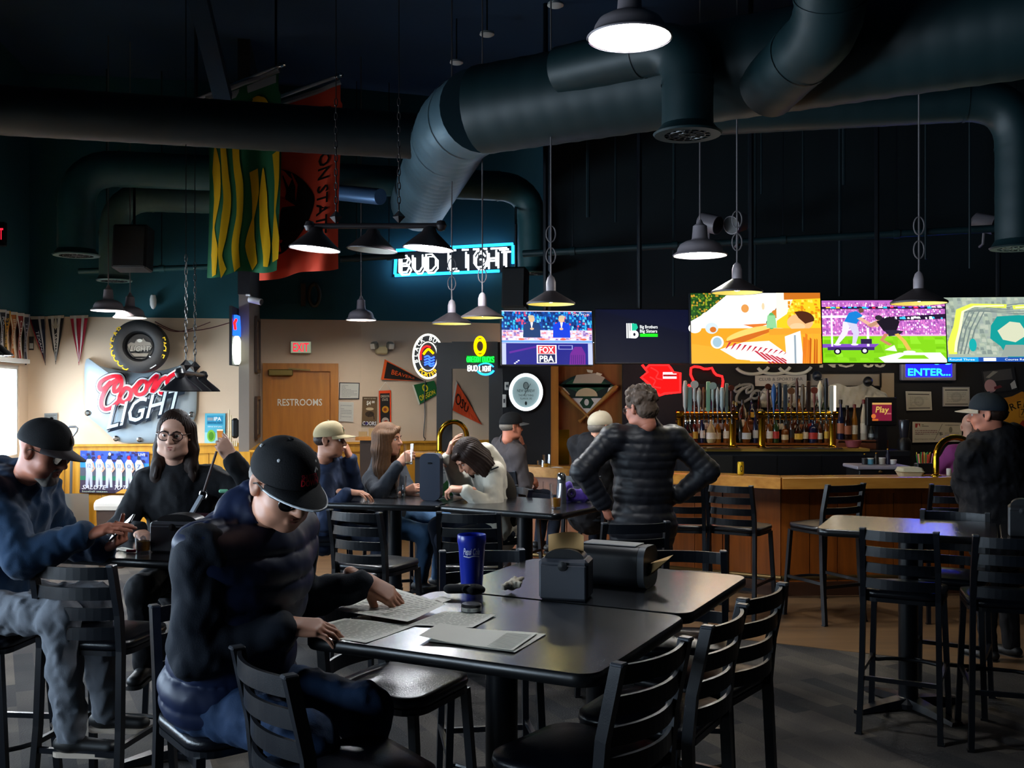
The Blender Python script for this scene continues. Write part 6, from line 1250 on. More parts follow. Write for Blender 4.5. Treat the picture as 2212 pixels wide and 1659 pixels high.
# dart rack with cue sticks by the pillar
o = SHF.sub(508, 930); t = thing('cue_rack', 'black cue rack with pale cue sticks beside the pillar', 'cue rack', o.o); k = FPX / 12.4
mb = MB(); mb.box(o(0, 5 / k, 0), (16 / k, 44 / k, .06), o.R(), bevel=.03); mb.build('rack_board', BLACKM, t)
for q in (-12, -8, -4, 0, 4): mb = MB(); mb.sweep([o(q / k, -34 / k, .05), o((q - .0) / k, (46 if q == -12 else 34 if q == -8 else -22) / k, .05)], [.012, .007], 8); mb.build('cue_stick', mat('pale_maple', '#d0b88a', .4), t, smooth='auto')
# small wooden cabinet with leaflets behind the person lifting a glass
c = at(793, 985, 12.3); t = thing('leaflet_stand', 'small wooden stand with cards behind the person lifting a glass', 'stand', (c.x, c.y, 0)); zt = at(793, 943, 12.3).z
mb = MB(); mb.box((c.x, c.y, zt - .02), (.24, .3, .04)); mb.build('stand_top', WOODD, t); mb = MB(); mb.box((c.x, c.y + .05, (zt - .04) / 2), (.16, .2, zt - .04)); mb.build('stand_post', MATS['dark_walnut'], t)
for dx, hh, w in ((-.05, .06, .1), (.06, .1, .08)): mb = MB(); mb.box((c.x + dx, c.y, zt + hh / 2), (w, .02, hh)); mb.build('card', mat('buff_card', '#a88a5a', .7), t)
# ================================================================== PEOPLE
def V3(*a): return np.array(a, 'f4')
class Sdf:
    """smooth union of tapered capsules and ellipsoids, turned into one continuous surface"""
    def __init__(s, vox): s.vox = vox; s.P = []; s.disp = None
    def rc(s, a, b, ra, rb, k=.02, sq=None, neg=False): s.P.append(('c', V3(*a), V3(*b), ra, rb, k, sq, neg)); return s
    def el(s, c, r, k=.02, R=None, neg=False): s.P.append(('e', V3(*c), V3(*r), np.array(R, 'f4') if R is not None else None, 0, k, None, neg)); return s
    def chain(s, pts, rs, k=.02, sq=None):
        for i in range(len(pts) - 1): s.rc(pts[i], pts[i + 1], rs[i], rs[i + 1], k, sq)
        return s
    def box(s, p):
        if p[0] == 'c': r = max(p[3], p[4]) * (max(1, p[6][1]) if p[6] else 1); return np.minimum(p[1], p[2]) - r, np.maximum(p[1], p[2]) + r
        r = p[2].max(); return p[1] - r, p[1] + r
    def mesh(s):
        v = s.vox; pad = 3 * v + .012; bs = [s.box(p) for p in s.P if not p[7]]
        lo = np.min([b[0] for b in bs], 0) - pad; hi = np.max([b[1] for b in bs], 0) + pad
        n = np.ceil((hi - lo) / v).astype(int) + 1; F = np.full(n, 1.0, 'f4')
        ax = [lo[i] + v * np.arange(n[i], dtype='f4') for i in range(3)]
        for p in s.P:
            b0, b1 = s.box(p); m = p[5] + 3 * v + .012; i0 = np.clip(np.floor((b0 - m - lo) / v).astype(int), 0, n - 1); i1 = np.clip(np.ceil((b1 + m - lo) / v).astype(int) + 1, 1, n)
            if (i1 <= i0).any(): continue
            X, Y, Z = np.meshgrid(ax[0][i0[0]:i1[0]], ax[1][i0[1]:i1[1]], ax[2][i0[2]:i1[2]], indexing='ij', sparse=True)
            if p[0] == 'c':
                a, b = p[1], p[2]; ba = b - a; L = float(ba @ ba) + 1e-12; x, y, z = X - a[0], Y - a[1], Z - a[2]
                t = np.clip((x * ba[0] + y * ba[1] + z * ba[2]) / L, 0, 1); x = x - t * ba[0]; y = y - t * ba[1]; z = z - t * ba[2]
                if p[6]:
                    w, sc = p[6]; c = (x * w[0] + y * w[1] + z * w[2]) * (1 / sc - 1); x = x + w[0] * c; y = y + w[1] * c; z = z + w[2] * c
                d = np.sqrt(x * x + y * y + z * z) - (p[3] + t * (p[4] - p[3]))
            else:
                x, y, z = X - p[1][0], Y - p[1][1], Z - p[1][2]; R = p[3]
                if R is not None: x, y, z = [x * R[0, i] + y * R[1, i] + z * R[2, i] for i in range(3)]
                r = p[2]; k0 = np.sqrt((x / r[0]) ** 2 + (y / r[1]) ** 2 + (z / r[2]) ** 2); k1 = np.sqrt((x / r[0] ** 2) ** 2 + (y / r[1] ** 2) ** 2 + (z / r[2] ** 2) ** 2) + 1e-6; d = k0 * (k0 - 1) / k1
            sl = tuple(slice(i0[i], i1[i]) for i in range(3)); A = F[sl]; k = p[5]
            if p[7]: d = -d; h = np.clip(.5 - .5 * (d - A) / k, 0, 1); F[sl] = d * (1 - h) + A * h + k * h * (1 - h)
            else: h = np.clip(.5 + .5 * (d - A) / k, 0, 1); F[sl] = d * (1 - h) + A * h - k * h * (1 - h)
        if s.disp is not None:
            m = np.abs(F) < .06; I = np.argwhere(m); Pn = lo + I * v; F[m] -= s.disp(Pn.astype('f4'))
        S = F < 0; c = np.zeros(n - 1, 'i1')
        cor = [(i, j, k) for i in (0, 1) for j in (0, 1) for k in (0, 1)]
        for i, j, k in cor: c += S[i:n[0] - 1 + i, j:n[1] - 1 + j, k:n[2] - 1 + k]
        A = np.argwhere((c > 0) & (c < 8)); idx = np.full(n - 1, -1, 'i4'); idx[A[:, 0], A[:, 1], A[:, 2]] = np.arange(len(A))
        acc = np.zeros((len(A), 3), 'f4'); cnt = np.zeros(len(A), 'f4')
        for q in cor:
            for a_ in range(3):
                if q[a_]: continue
                r = list(q); r[a_] = 1; fa = F[A[:, 0] + q[0], A[:, 1] + q[1], A[:, 2] + q[2]]; fb = F[A[:, 0] + r[0], A[:, 1] + r[1], A[:, 2] + r[2]]
                m = (fa < 0) != (fb < 0); t = fa[m] / (fa[m] - fb[m]); pt = np.tile(np.array(q, 'f4'), (m.sum(), 1)); pt[:, a_] += t; acc[m] += pt; cnt[m] += 1
        verts = lo + v * (A + acc / cnt[:, None]); faces = []
        for a_ in range(3):
            b_, c_ = (a_ + 1) % 3, (a_ + 2) % 3; s0 = [slice(1, -1)] * 3; s0[a_] = slice(0, -1); s1 = list(s0); s1[a_] = slice(1, None)
            d0, d1 = S[tuple(s0)], S[tuple(s1)]
            for flip, m in ((False, d0 & ~d1), (True, ~d0 & d1)):
                E = np.argwhere(m)
                if not len(E): continue
                off = np.array([1, 1, 1]); off[a_] = 0; E = E + off; q = []
                for db, dc in ((-1, -1), (0, -1), (0, 0), (-1, 0)):
                    G = E.copy(); G[:, b_] += db; G[:, c_] += dc; q.append(idx[G[:, 0], G[:, 1], G[:, 2]])
                q = np.stack(q[::-1] if flip else q, 1); faces.append(q)
        return verts, np.concatenate(faces)
def npmesh(name, parts, m, parent, smooth=True):
    """parts: list of (verts, quads) in world space, linked as one mesh under its thing"""
    vs, fs, o = [], [], 0
    for v, f in parts: vs.append(v); fs.append(f + o); o += len(v)
    v = np.concatenate(vs); f = np.concatenate(fs); inv = np.array(FR[parent].inverted()); v = v @ inv[:3, :3].T + inv[:3, 3]
    me = bpy.data.meshes.new(name); me.vertices.add(len(v)); me.vertices.foreach_set('co', v.astype('f4').ravel()); me.loops.add(len(f) * 4); me.loops.foreach_set('vertex_index', f.astype('i4').ravel()); me.polygons.add(len(f)); me.polygons.foreach_set('loop_start', np.arange(0, len(f) * 4, 4, dtype='i4'))
    me.update(calc_edges=True); me.shade_smooth(); me.materials.append(m); return link(name, me, parent)
def xf(part, M):
    v, f = part; M = np.array(M); v = v @ M[:3, :3].T + M[:3, 3]
    return v, (f[:, ::-1] if np.linalg.det(M[:3, :3]) < 0 else f)
def headmat(c, yaw, pitch=0, roll=0, s=1.0):
    y, p = math.radians(yaw), math.radians(pitch); f = Vector((math.cos(y) * math.cos(p), math.sin(y) * math.cos(p), -math.sin(p))); r = Vector((math.sin(y), -math.cos(y), 0)); u = r.cross(f)
    q = Quaternion(f, math.radians(roll)); r, u = q @ r, q @ u; M = Matrix((r * s, f * s, u * s)).transposed().to_4x4(); M.translation = Vector(c); return M
def head_sdf(vox, chin=1.0, fat=0.0, female=False):
    h = Sdf(vox); h.el((0, -.012, .035), (.077, .098, .086)); h.el((0, .025, -.045), (.061 + fat, .073, .074 + fat * .5), .03); h.el((0, .066, -.098), (.026 + fat, .022, .021), .03)
    for s in (-1, 1):
        h.el((s * .04, .056, -.034), (.024 + fat, .026, .026), .03); h.el((s * .031, .099, .004), (.02, .016, .012), .014, neg=True); h.el((s * .0115, .1, -.031), (.009, .011, .0075), .008)
        h.el((s * .05, .03, -.085), (.02 + fat, .035, .02), .03)
    h.rc((-.034, .084, .02), (.034, .084, .02), .011, .011, .016); h.rc((0, .09, .014), (0, .113, -.027), .0075, .0125, .012); h.el((0, .108, -.03), (.011, .011, .009), .008)
    h.rc((-.019, .09, -.058), (.019, .09, -.058), .006, .006, .008); h.rc((-.016, .09, -.069), (.016, .09, -.069), .0065, .0065, .008); h.rc((-.024, .102, -.0632), (.024, .102, -.0632), .0028, .0028, .003, neg=True)
    for s in (-1, 1):
        R = Matrix.Rotation(.25, 3, 'X') @ Matrix.Rotation(s * .3, 3, 'Z'); h.el((s * .081, -.014, -.004), (.008, .019, .031), .008, R); h.el((s * .089, -.008, -.002), (.006, .01, .017), .006, R, neg=True); h.el((s * .079, -.01, -.028), (.008, .011, .012), .008)
    h.rc((0, -.022, -.05), (0, -.03, -.105), .053, .052, .04)
    return h
FING = ((.028, .092, (.045, .026, .021), .0088), (.009, .097, (.05, .03, .022), .009), (-.010, .091, (.046, .028, .021), .0085), (-.027, .08, (.035, .021, .019), .0075))
def hand_part(W, ydir, zdir, right, curl=(20, 25, 15), thumb=(.55, -.15), spread=.06, s=1.0, vox=.0034, per=None):
    """hand at wrist W: ydir along the fingers, zdir out of its back; curl per joint in degrees; per: extra curl of each finger"""
    h = Sdf(vox)
    for i, (x, y, L, r) in enumerate(FING):
        h.rc((x * .62, -.005, 0), (x, y, 0), .0165, .0125, .014, None); e = per[i] if per else 0
        p = np.array((x, y, 0.)); a = 0; sx = spread * (1.5 - i) * .7
        for j, l in enumerate(L):
            a += math.radians(curl[j] + e); d = np.array((math.sin(sx) * math.cos(a), math.cos(sx) * math.cos(a), -math.sin(a))); q = p + d * l; h.rc(p, q, r * (1.06 - .08 * j), r * (.98 - .1 * j), .0035 if j else .006); p = q
    tx, tz = thumb; b = np.array((.02, .018, -.006)); m1 = b + np.array((math.sin(tx) * .046, math.cos(tx) * .046, tz * .06)); m2 = m1 + np.array((math.sin(tx * .6) * .034, math.cos(tx * .6) * .034, tz * .07)); m3 = m2 + np.array((math.sin(tx * .2) * .027, math.cos(tx * .2) * .027, tz * .06))
    h.rc(b, m1, .016, .0125, .012); h.rc(m1, m2, .0115, .0105, .005); h.rc(m2, m3, .0105, .0085, .004); h.rc((0, -.06, 0), (0, .01, 0), .026, .025, .02, ((0, 0, 1), .75)); h.el((0, .045, -.004), (.036, .045, .014), .012)
    Y = Vector(ydir).normalized(); Z = Vector(zdir); Z = (Z - Y * Z.dot(Y)).normalized(); X = Y.cross(Z) * (-1 if right else 1)
    M = Matrix((X * s, Y * s, Z * s)).transposed().to_4x4(); M.translation = Vector(W); return xf(h.mesh(), M)
def ik(a, b, l1, l2, pole):
    a, b = Vector(a), Vector(b); d = b - a; L = min(d.length, (l1 + l2) * .999); d.normalize(); x = (l1 * l1 - l2 * l2 + L * L) / (2 * L); hgt = math.sqrt(max(l1 * l1 - x * x, 1e-6)); p = Vector(pole); p = (p - d * p.dot(d)).normalized(); return a + d * x + p * hgt
SKIN = {k: mat('skin_' + k, c, .5, 0, .4, noise=.12, nscale=25) for k, c in (('fair', '#c98f74'), ('ruddy', '#b9745c'), ('tan', '#a8735a'), ('pale', '#d0a08a'))}
EYEW = mat('eye_white', '#d8d0c8', .2); IRIS = mat('iris_dark', '#2a1c14', .2); LIP = {k: mat('lips_' + k, c, .5) for k, c in (('m', '#8a4c40'), ('f', '#a0504a'))}
def noise3(P, f, seed=0.0):
    x, y, z = P[:, 0] * f + seed, P[:, 1] * f - seed, P[:, 2] * f + 2 * seed
    return np.sin(x + 1.7 * np.sin(y * .9)) * np.sin(y * 1.1 + 1.3 * np.sin(z * .8)) * np.sin(z * .9 + 1.5 * np.sin(x * 1.2))
class Person:
    def __init__(s, label, hip, neck, yaw, head, sh=.185, scale=1.0, skin='fair', vox=.011, fvox=.0045, g=1.0, chest=1.0):
        """joints in the place: hip centre, base of the neck, facing angle of the trunk; head=(centre, yaw, pitch, roll)"""
        s.t = thing('person', label, 'person', (hip[0], hip[1], 0)); s.vox, s.fv = vox, fvox; s.skin = SKIN[skin]; s.g = g; s.chest = chest
        s.hip, s.neck = Vector(hip), Vector(neck); y = math.radians(yaw); s.f = Vector((math.cos(y), math.sin(y), 0)); s.r = Vector((math.sin(y), -math.cos(y), 0)); s.sc = scale
        s.u = (s.neck - s.hip).normalized(); s.fw = (s.f - s.u * s.f.dot(s.u)).normalized(); s.rt = s.fw.cross(s.u).normalized()
        s.sh = {q: s.neck - s.u * .075 + s.rt * (sh * q) for q in (-1, 1)}
        s.M = headmat(*head, s=scale); s.hands = []; s.arm = {}; s.leg = {}; s.hl = FR[s.t]
    def arms(s, q, wrist, pole, ydir, zdir, l1=.3, l2=.265, shoulder=None, **kw):
        if shoulder: s.sh[q] = Vector(shoulder)
        w = Vector(wrist); sh = s.sh[q]; D = (w - sh).length
        if D > (l1 + l2) * .995: k = D / (l1 + l2) * 1.01; l1 *= k; l2 *= k
        e = ik(sh, w, l1, l2, pole); s.arm[q] = (sh, e, w)
        if ydir is not None: s.hands.append(hand_part(w, ydir, zdir, q > 0, s=s.sc, vox=max(.0034, s.fv * .8), **kw))
        return e
    def legs(s, q, knee, ankle, toe): s.leg[q] = (s.hip + s.rt * (.1 * q) - s.u * .02, Vector(knee), Vector(ankle), Vector(toe))
    def sit(s, foot=.33, sp=.13, l1=.44, drop=.06, back=0.06):
        for q in (-1, 1):
            h = s.hip + s.rt * (.1 * q); k = h + s.f * l1 + s.r * (q * (sp - .1)) - UP * drop; a = Vector((k.x, k.y, foot + .08)) - s.f * back; s.legs(q, k, a, a + s.f * .17 - UP * .06)
    def stand(s, sp=.11):
        for q in (-1, 1):
            h = s.hip + s.rt * (.095 * q); a = Vector((h.x, h.y, .09)) + s.r * (q * .03); s.legs(q, h.lerp(a, .5) + s.f * .03, a, a + s.f * .17 - UP * .055)
    def torso(s, d, gr, hem=0.0):
        g = s.g; R = Matrix((s.rt, s.fw, s.u)).transposed(); H, N = s.hip, s.neck; L = (N - H).length; c = s.chest
        d.el(H + s.u * .02, (.165 * g + gr, .125 * g + gr, .13 + gr), .06, R); d.el(H + s.u * L * .36, (.148 * g + gr, .115 * g + gr, .16 + gr), .07, R); d.el(H + s.u * L * .68 + s.fw * .01, (.165 * c + gr, .115 * c + gr, .17 + gr), .07, R)
        d.rc(s.sh[-1] - s.rt * -.03 * 1, s.sh[1] - s.rt * .03, .062 + gr, .062 + gr, .06); d.rc(N - s.u * .06, N + s.u * .02, .085 + gr, .062 + gr, .06)
        if hem: d.rc(H - s.u * hem, H, .15 * g + gr, .16 * g + gr, .06, (tuple(s.fw), .8))
    def sleeves(s, d, gr, cuff=.03, qs=(-1, 1), sg=0):
        for q in qs:
            if q in s.arm: a, e, w = s.arm[q]; w2 = w + (e - w).normalized() * cuff; d.rc(a, e, .056 + gr + sg, .047 + gr + sg, .045); d.rc(e, w2, .047 + gr + sg, .033 + gr + sg * .4, .03)
    def limbs(s, d, gr, end=.0):
        for q in s.leg: h, k, a, t = s.leg[q]; a2 = a + (k - a).normalized() * end; d.rc(h, k, .085 + gr, .06 + gr, .05); d.rc(k, a2, .06 + gr, .04 + gr, .04)
    def body(s, **kw):
        d = Sdf(max(s.vox, .012)); s.torso(d, -.015); s.sleeves(d, -.012, 0); s.limbs(d, -.012)
        for q in s.leg: h, k, a, t = s.leg[q]; d.rc(a - UP * .03, t - UP * .02, .02, .018, .02)
        nb = Vector(s.M @ Vector((0, -.03, -.12))); d.rc(s.neck, nb, .062, .055, .03)
        npmesh('body', [d.mesh(), xf(head_sdf(s.fv, **kw).mesh(), s.M)] + s.hands, s.skin, s.t); hs = s
        for q in (-1, 1):
            e = MB(); R = s.M.to_3x3().normalized(); e.lathe([(.0001, -.0125), (.009, -.009), (.0125, 0), (.009, .009), (.0001, .0125)], s.M @ Vector((q * .031, .0785, .003)), 14); ey = e.build('eye', EYEW, s.t, smooth=True)
            e = MB(); c = s.M @ Vector((q * .031, .0785, .003)); fwd = (s.M.to_3x3() @ Vector((0, 1, -.1))).normalized(); Rr = UP.rotation_difference(fwd).to_matrix(); e.lathe([(.006, .0112), (.004, .0124), (.0001, .0128)], c, 12, Rr); e.build('iris', IRIS, ey)
            e = MB(); e.sweep([s.M @ Vector(p) for p in ((q * .012, .1, .019), (q * .03, .097, .026), (q * .05, .081, .02))], [.003, .0042, .002], 6); e.build('eyebrow', s.browm if hasattr(s, 'browm') else IRIS, s.t)
        e = MB(); e.sweep([s.M @ Vector(p) for p in ((-.021, .0935, -.06), (-.008, .0985, -.0575), (0, .099, -.0585), (.008, .0985, -.0575), (.021, .0935, -.06))], [.0015, .003, .003, .003, .0015], 6); e.sweep([s.M @ Vector(p) for p in ((-.019, .094, -.067), (0, .0985, -.0695), (.019, .094, -.067))], [.0015, .0042, .0015], 6); e.build('lips', LIP['f' if kw.get('female') else 'm'], s.t)
    def garment(s, name, m, gr=.012, torso=True, sleeves=True, quilt=0, qa=.011, hem=.0, fold=.006, collar=0, hood=0, cuff=.02, sg=0, extra=None, qs=(-1, 1), vox=None, fq=26):
        d = Sdf(vox or s.vox)
        if torso: s.torso(d, gr, hem)
        if sleeves: s.sleeves(d, gr, cuff, qs, sg)
        n0 = s.neck
        if collar: nd = (Vector(s.M @ Vector((0, -.03, -.1))) - n0).normalized(); d.rc(n0 - s.u * .02, n0 + nd * collar, .075 + gr * .35, .066 + gr * .2, .03); d.rc(n0 + nd * (collar * .5), n0 + nd * (collar + .12), .06, .062, .01, neg=True)
        if hood:
            R = Matrix((s.rt, s.fw, s.u)).transposed()
            pts = [n0 + s.rt * (math.sin(a) * .115) - s.fw * (math.cos(a) * .1) + s.u * (.02 - .035 * (1 - math.cos(a)) / 2) for a in [math.radians(x) for x in range(-150, 151, 30)]]
            d.chain(pts, [.026] + [.04 * hood] * (len(pts) - 2) + [.026], .03); d.el(n0 - s.fw * .12 - s.u * .06, (.1 * hood, .055 * hood, .1 * hood), .04, R)
        if extra: extra(d)
        hip, u = np.array(s.hip), np.array(s.u); arms = [(np.array(a), np.array(e), np.array(w)) for a, e, w in s.arm.values()]; pass
        def disp(P):
            o = fold * noise3(P, fq, 1.3) + fold * .5 * noise3(P, fq * 2.3, .4)
            if quilt:
                hgt = (P - hip) @ u; o = o * .5 + qa * np.sqrt(np.abs(np.sin(np.pi * hgt / quilt + .5 * np.sin(P[:, 0] * 9) * .35))) - qa * .5
                for a, e, w in arms:
                    if not sleeves: break
                    for p0, p1 in ((a, e), (e, w)):
                        ba = p1 - p0; L = np.linalg.norm(ba); t = ((P - p0) @ ba) / L; rad = np.linalg.norm(P - p0 - np.clip(t, 0, L)[:, None] * ba / L, axis=1); mk = (rad < .085) & (t > .04) & (t < L + .02)
                        o[mk] = .5 * fold * noise3(P[mk], fq, 1.3) + qa * np.sqrt(np.abs(np.sin(np.pi * t[mk] / (quilt * .9)))) - qa * .5
            return o
        s.last = d; d.disp = disp; return npmesh(name, [d.mesh()], m, s.t)
    def trousers(s, m, gr=.012, fold=.006):
        d = Sdf(s.vox); R = Matrix((s.rt, s.fw, s.u)).transposed(); d.el(s.hip, (.165 * s.g + gr, .13 * s.g + gr, .13 + gr), .06, R); s.limbs(d, gr, -.01); d.disp = lambda P: fold * noise3(P, 30, .7) + fold * .5 * noise3(P, 63, .2); npmesh('trousers', [d.mesh()], m, s.t)
    def shoes(s, m, sole=None):
        for q in s.leg:
            h, k, a, t = s.leg[q]; fd = (Vector((t.x, t.y, 0)) - Vector((a.x, a.y, 0))).normalized(); b = a - UP * .05; d = Sdf(.008); d.rc(b - fd * .04, b + fd * .17 - UP * .012, .042, .038, .03, (tuple(UP), .8)); d.rc(a + UP * .02, b, .045, .045, .03); o = npmesh('shoe', [d.mesh()], m, s.t)
            mb = MB(); pr = rrect(.088, .29, .042, 5); sd = Vector((fd.y, -fd.x, 0)); c = b + fd * .065 - UP * .05; shell(mb, [[c + sd * x + fd * y + UP * z for x, y in pr] for z in (0, .02)]); mb.build('sole', sole or m, o)
    def hair(s, kind, m, seed=1, ln=.3):
        R = random.Random(seed); h = Sdf(max(s.fv, .005))
        if kind == 'long' or kind == 'tied':
            h.el((0, -.016, .04), (.084, .106, .092)); 
            if kind == 'tied': h.el((0, .1, -.03), (.1, .078, .128), .012, neg=True)
            else: h.el((0, .1, -.045), (.066, .072, .1), .012, neg=True); h.chain([(-.045, .07, .085), (.0, .083, .075), (.052, .07, .045)], [.014, .015, .014], .02)
            for k in range(34):
                a = math.radians(R.uniform(-1, 1) * (78 if kind == 'tied' else 128)); x, y = math.sin(a) * .078, -math.cos(a) * .08 - .01; l = ln * R.uniform(.75, 1.1); w = R.uniform(.012, .02)
                x2 = x * 1.25 + R.uniform(-.01, .01); y2 = y * .9 + R.uniform(-.01, .02); h.chain([(x * .9, y, .03), (x * 1.12, y, -.08), (x2, y2, -.08 - (l - .08) * .5), (x2 * 1.02, y2 + R.uniform(-.02, .03), -l)], [w * 1.5, w * 1.4, w * 1.2, w * .6], .03)
            h.disp = lambda P: .0022 * np.sin(np.arctan2(P[:, 0], -P[:, 1]) * 34 + 2 * np.sin(P[:, 2] * 22))
        elif kind == 'short':
            h.el((0, -.02, .036), (.083, .098, .09)); h.el((0, .105, -.03), (.085, .08, .1), .01, neg=True); h.el((0, -.05, -.04), (.074, .06, .05), .02); h.disp = lambda P: .003 * noise3(P, 200, .3)
        elif kind == 'fringe':                                      # hair seen below a cap
            h.el((0, -.03, .0), (.081, .085, .055)); h.el((0, .1, -.02), (.1, .085, .12), .01, neg=True); h.disp = lambda P: .002 * noise3(P, 220, .3)
        elif kind == 'curly':
            h.el((0, -.02, .045), (.088, .102, .088)); h.el((0, .11, -.04), (.085, .08, .1), .01, neg=True); h.el((0, -.055, -.03), (.078, .06, .06), .02)
            for k in range(70):
                a, b = R.uniform(0, 2 * PI), R.uniform(-.2, 1.3); p = (.086 * math.cos(a) * math.cos(b), -.02 + .1 * math.sin(a) * math.cos(b), .045 + .09 * math.sin(b))
                if p[1] > .05 and p[2] < .08: continue
                h.el(p, (R.uniform(.012, .02),) * 3, .008)
            h.disp = lambda P: .004 * noise3(P, 150, .3)
        return npmesh('hair', [xf(h.mesh(), s.M)], m, s.t)
    def beard(s, m, kind='goatee'):
        h = Sdf(.005); h.el((0, .068, -.1), (.034, .03, .03), .02); h.rc((-.03, .085, -.06), (-.022, .08, -.095), .008, .01, .01); h.rc((.03, .085, -.06), (.022, .08, -.095), .008, .01, .01); h.rc((-.025, .094, -.05), (.025, .094, -.05), .006, .006, .008); h.rc((-.014, .1, -.064), (.014, .1, -.064), .006, .006, .004, neg=True)
        if kind == 'full': [h.chain([(q * .056, .02, -.05), (q * .05, .045, -.088), (q * .025, .07, -.108)], [.01, .015, .02], .02) for q in (-1, 1)]
        h.disp = lambda P: .002 * noise3(P, 300, .3); npmesh('beard', [xf(h.mesh(), s.M)], m, s.t)
    def cap(s, m, brim_m=None, tilt=8, dots=None, edge=None, logo=None, back_gap=False, button=True):
        """baseball cap: crown, curved brim, button; worn on the head"""
        T = s.M @ Matrix.Translation((0, -.006, .036)) @ Matrix.Rotation(math.radians(tilt), 4, 'X'); R = (.091, .112, .096); n, k = 36, 12; mb = MB(); rings = []
        for i in range(k):
            ph = math.radians(88 * (1 - i / (k - 1))); rings.append([T @ Vector((R[0] * math.cos(a) * math.cos(PI / 2 - ph) if 0 else R[0] * math.cos(a) * math.sin(PI / 2 - ph + .0) , 0, 0)) for a in [0]])
        rings = []
        for i in range(k + 1):
            ph = math.radians(90 * i / k); rr = math.sin(max(ph, .05)); zz = math.cos(ph)
            rings.append([T @ Vector((R[0] * rr * math.cos(a), R[1] * rr * math.sin(a) * (1.0 if math.sin(a) < 0 else 1.0), R[2] * zz + (.01 * rr * max(0, math.sin(a)) * zz * 2))) for a in [2 * PI * q / n for q in range(n)]])
        rings.append([T @ Vector((R[0] * .97 * math.cos(a), R[1] * .97 * math.sin(a), -.012)) for a in [2 * PI * q / n for q in range(n)]])
        shell(mb, rings, True, False); cr = mb.build('cap_crown', m, s.t, smooth=True)
        mb = MB(); top, bot = [], []; nu, nv = 16, 6
        for j in range(nv + 1):
            for i in range(nu + 1):
                a = math.radians(22 + 136 * i / nu); ext = 1 + .72 * (j / nv) * math.sin(math.radians(180 * i / nu)) ** .6; x = R[0] * math.cos(a) * (1 + .12 * (ext - 1)); y = R[1] * math.sin(a) * ext; z = -.004 - .018 * (j / nv) - .24 * x * x / .09 * .35
                top.append(T @ Vector((x, y, z))); bot.append(T @ Vector((x, y, z - .004)))
        N = len(top); fs = [[j * (nu + 1) + i, j * (nu + 1) + i + 1, (j + 1) * (nu + 1) + i + 1, (j + 1) * (nu + 1) + i] for j in range(nv) for i in range(nu)]
        mb.add(top + bot, fs + [[N + q for q in f[::-1]] for f in fs] + [[nv * (nu + 1) + i, nv * (nu + 1) + i + 1, N + nv * (nu + 1) + i + 1, N + nv * (nu + 1) + i] for i in range(nu)]); br = mb.build('cap_brim', brim_m or m, s.t, smooth='auto')
        if edge: mb = MB(); mb.sweep([top[nv * (nu + 1) + i] for i in range(nu + 1)], .0035, 6); mb.build('brim_piping', edge, br)
        if button: mb = MB(); mb.lathe([(.008, 0), (.007, .005), (.001, .007)], T @ Vector((0, 0, R[2] + .001)), 10, T.to_3x3().normalized()); mb.build('cap_button', m, cr)
        if dots:
            for a in (35, 80, 125, 160, -30):
                a = math.radians(a); v = Vector((R[0] * .78 * math.cos(a), R[1] * .78 * math.sin(a), R[2] * .64)); mb = MB(); mb.lathe([(.006, .0), (.005, .004), (.0005, .005)], T @ v, 10, UP.rotation_difference((T.to_3x3() @ Vector((v.x / R[0] ** 2, v.y / R[1] ** 2, v.z / R[2] ** 2))).normalized()).to_matrix()); mb.build('eyelet', dots, cr)
        if logo:
            def X(u, v, w=0): # u around the front, v up
                a = PI / 2 + u / .1; ph = math.asin(min(.95, max(.02, v / R[2]))); q = Vector((R[0] * math.cos(ph) * math.cos(a), R[1] * math.cos(ph) * math.sin(a), R[2] * math.sin(ph))); return T @ (q * (1 + (.004 + w) / .1))
            p = PR(X, .001, .001); logo(p); p.build('cap_emblem', PRINT, cr, fix=False)
        return cr
    def glasses(s, m, lens=None, rim=.0022, thick=1.0, tint=None):
        M = s.M; g = MB(); out = {}
        for q in (-1, 1):
            ring = [(q * .033 + .0285 * math.cos(a) * (1 if abs(math.cos(a)) < .8 else .97), .1035 - .006 * abs(math.cos(a)) * (1 if q * math.cos(a) > 0 else 0) - .004, -.001 + .0235 * math.sin(a) * (1.0 if math.sin(a) > 0 else .95)) for a in [2 * PI * k / 24 for k in range(24)]]
            g.sweep([M @ Vector(p) for p in ring], rim * s.sc, 6, closed=True); g.sweep([M @ Vector(p) for p in ((q * .059, .094, .008), (q * .078, .07, .01), (q * .083, .0, .008), (q * .084, -.02, -.005))], rim * s.sc, 6); out[q] = ring
        g.sweep([M @ Vector(p) for p in ((-.008, .102, .006), (0, .106, .009), (.008, .102, .006))], rim * s.sc, 6); o = g.build('glasses_frame', m, s.t, smooth='auto')
        for q in (-1, 1):
            l = MB(); l.add([M @ Vector(p) for p in out[q]], [list(range(24))]); l.build('lens', tint or GLASSM, o)
CL = lambda n, c, r=.85, **k: mat(n, c, r, 0, .3, noise=.12, nscale=18, bump=.15, bscale=220, **k)
NAVYQ = mat('navy_quilted_nylon', '#101c3a', .5, 0, .35, noise=.1); BLKSW = CL('black_navy_knit', '#0c1420'); JEAN = CL('dark_blue_denim', '#122a48'); DJEAN = CL('dark_denim', '#141c2c'); BLKC = CL('black_cotton', '#0a0b10'); BLUEH = CL('blue_hoodie_fleece', '#10304e', sheen=.1); GREYP = CL('grey_cotton_trousers', '#6c7078')
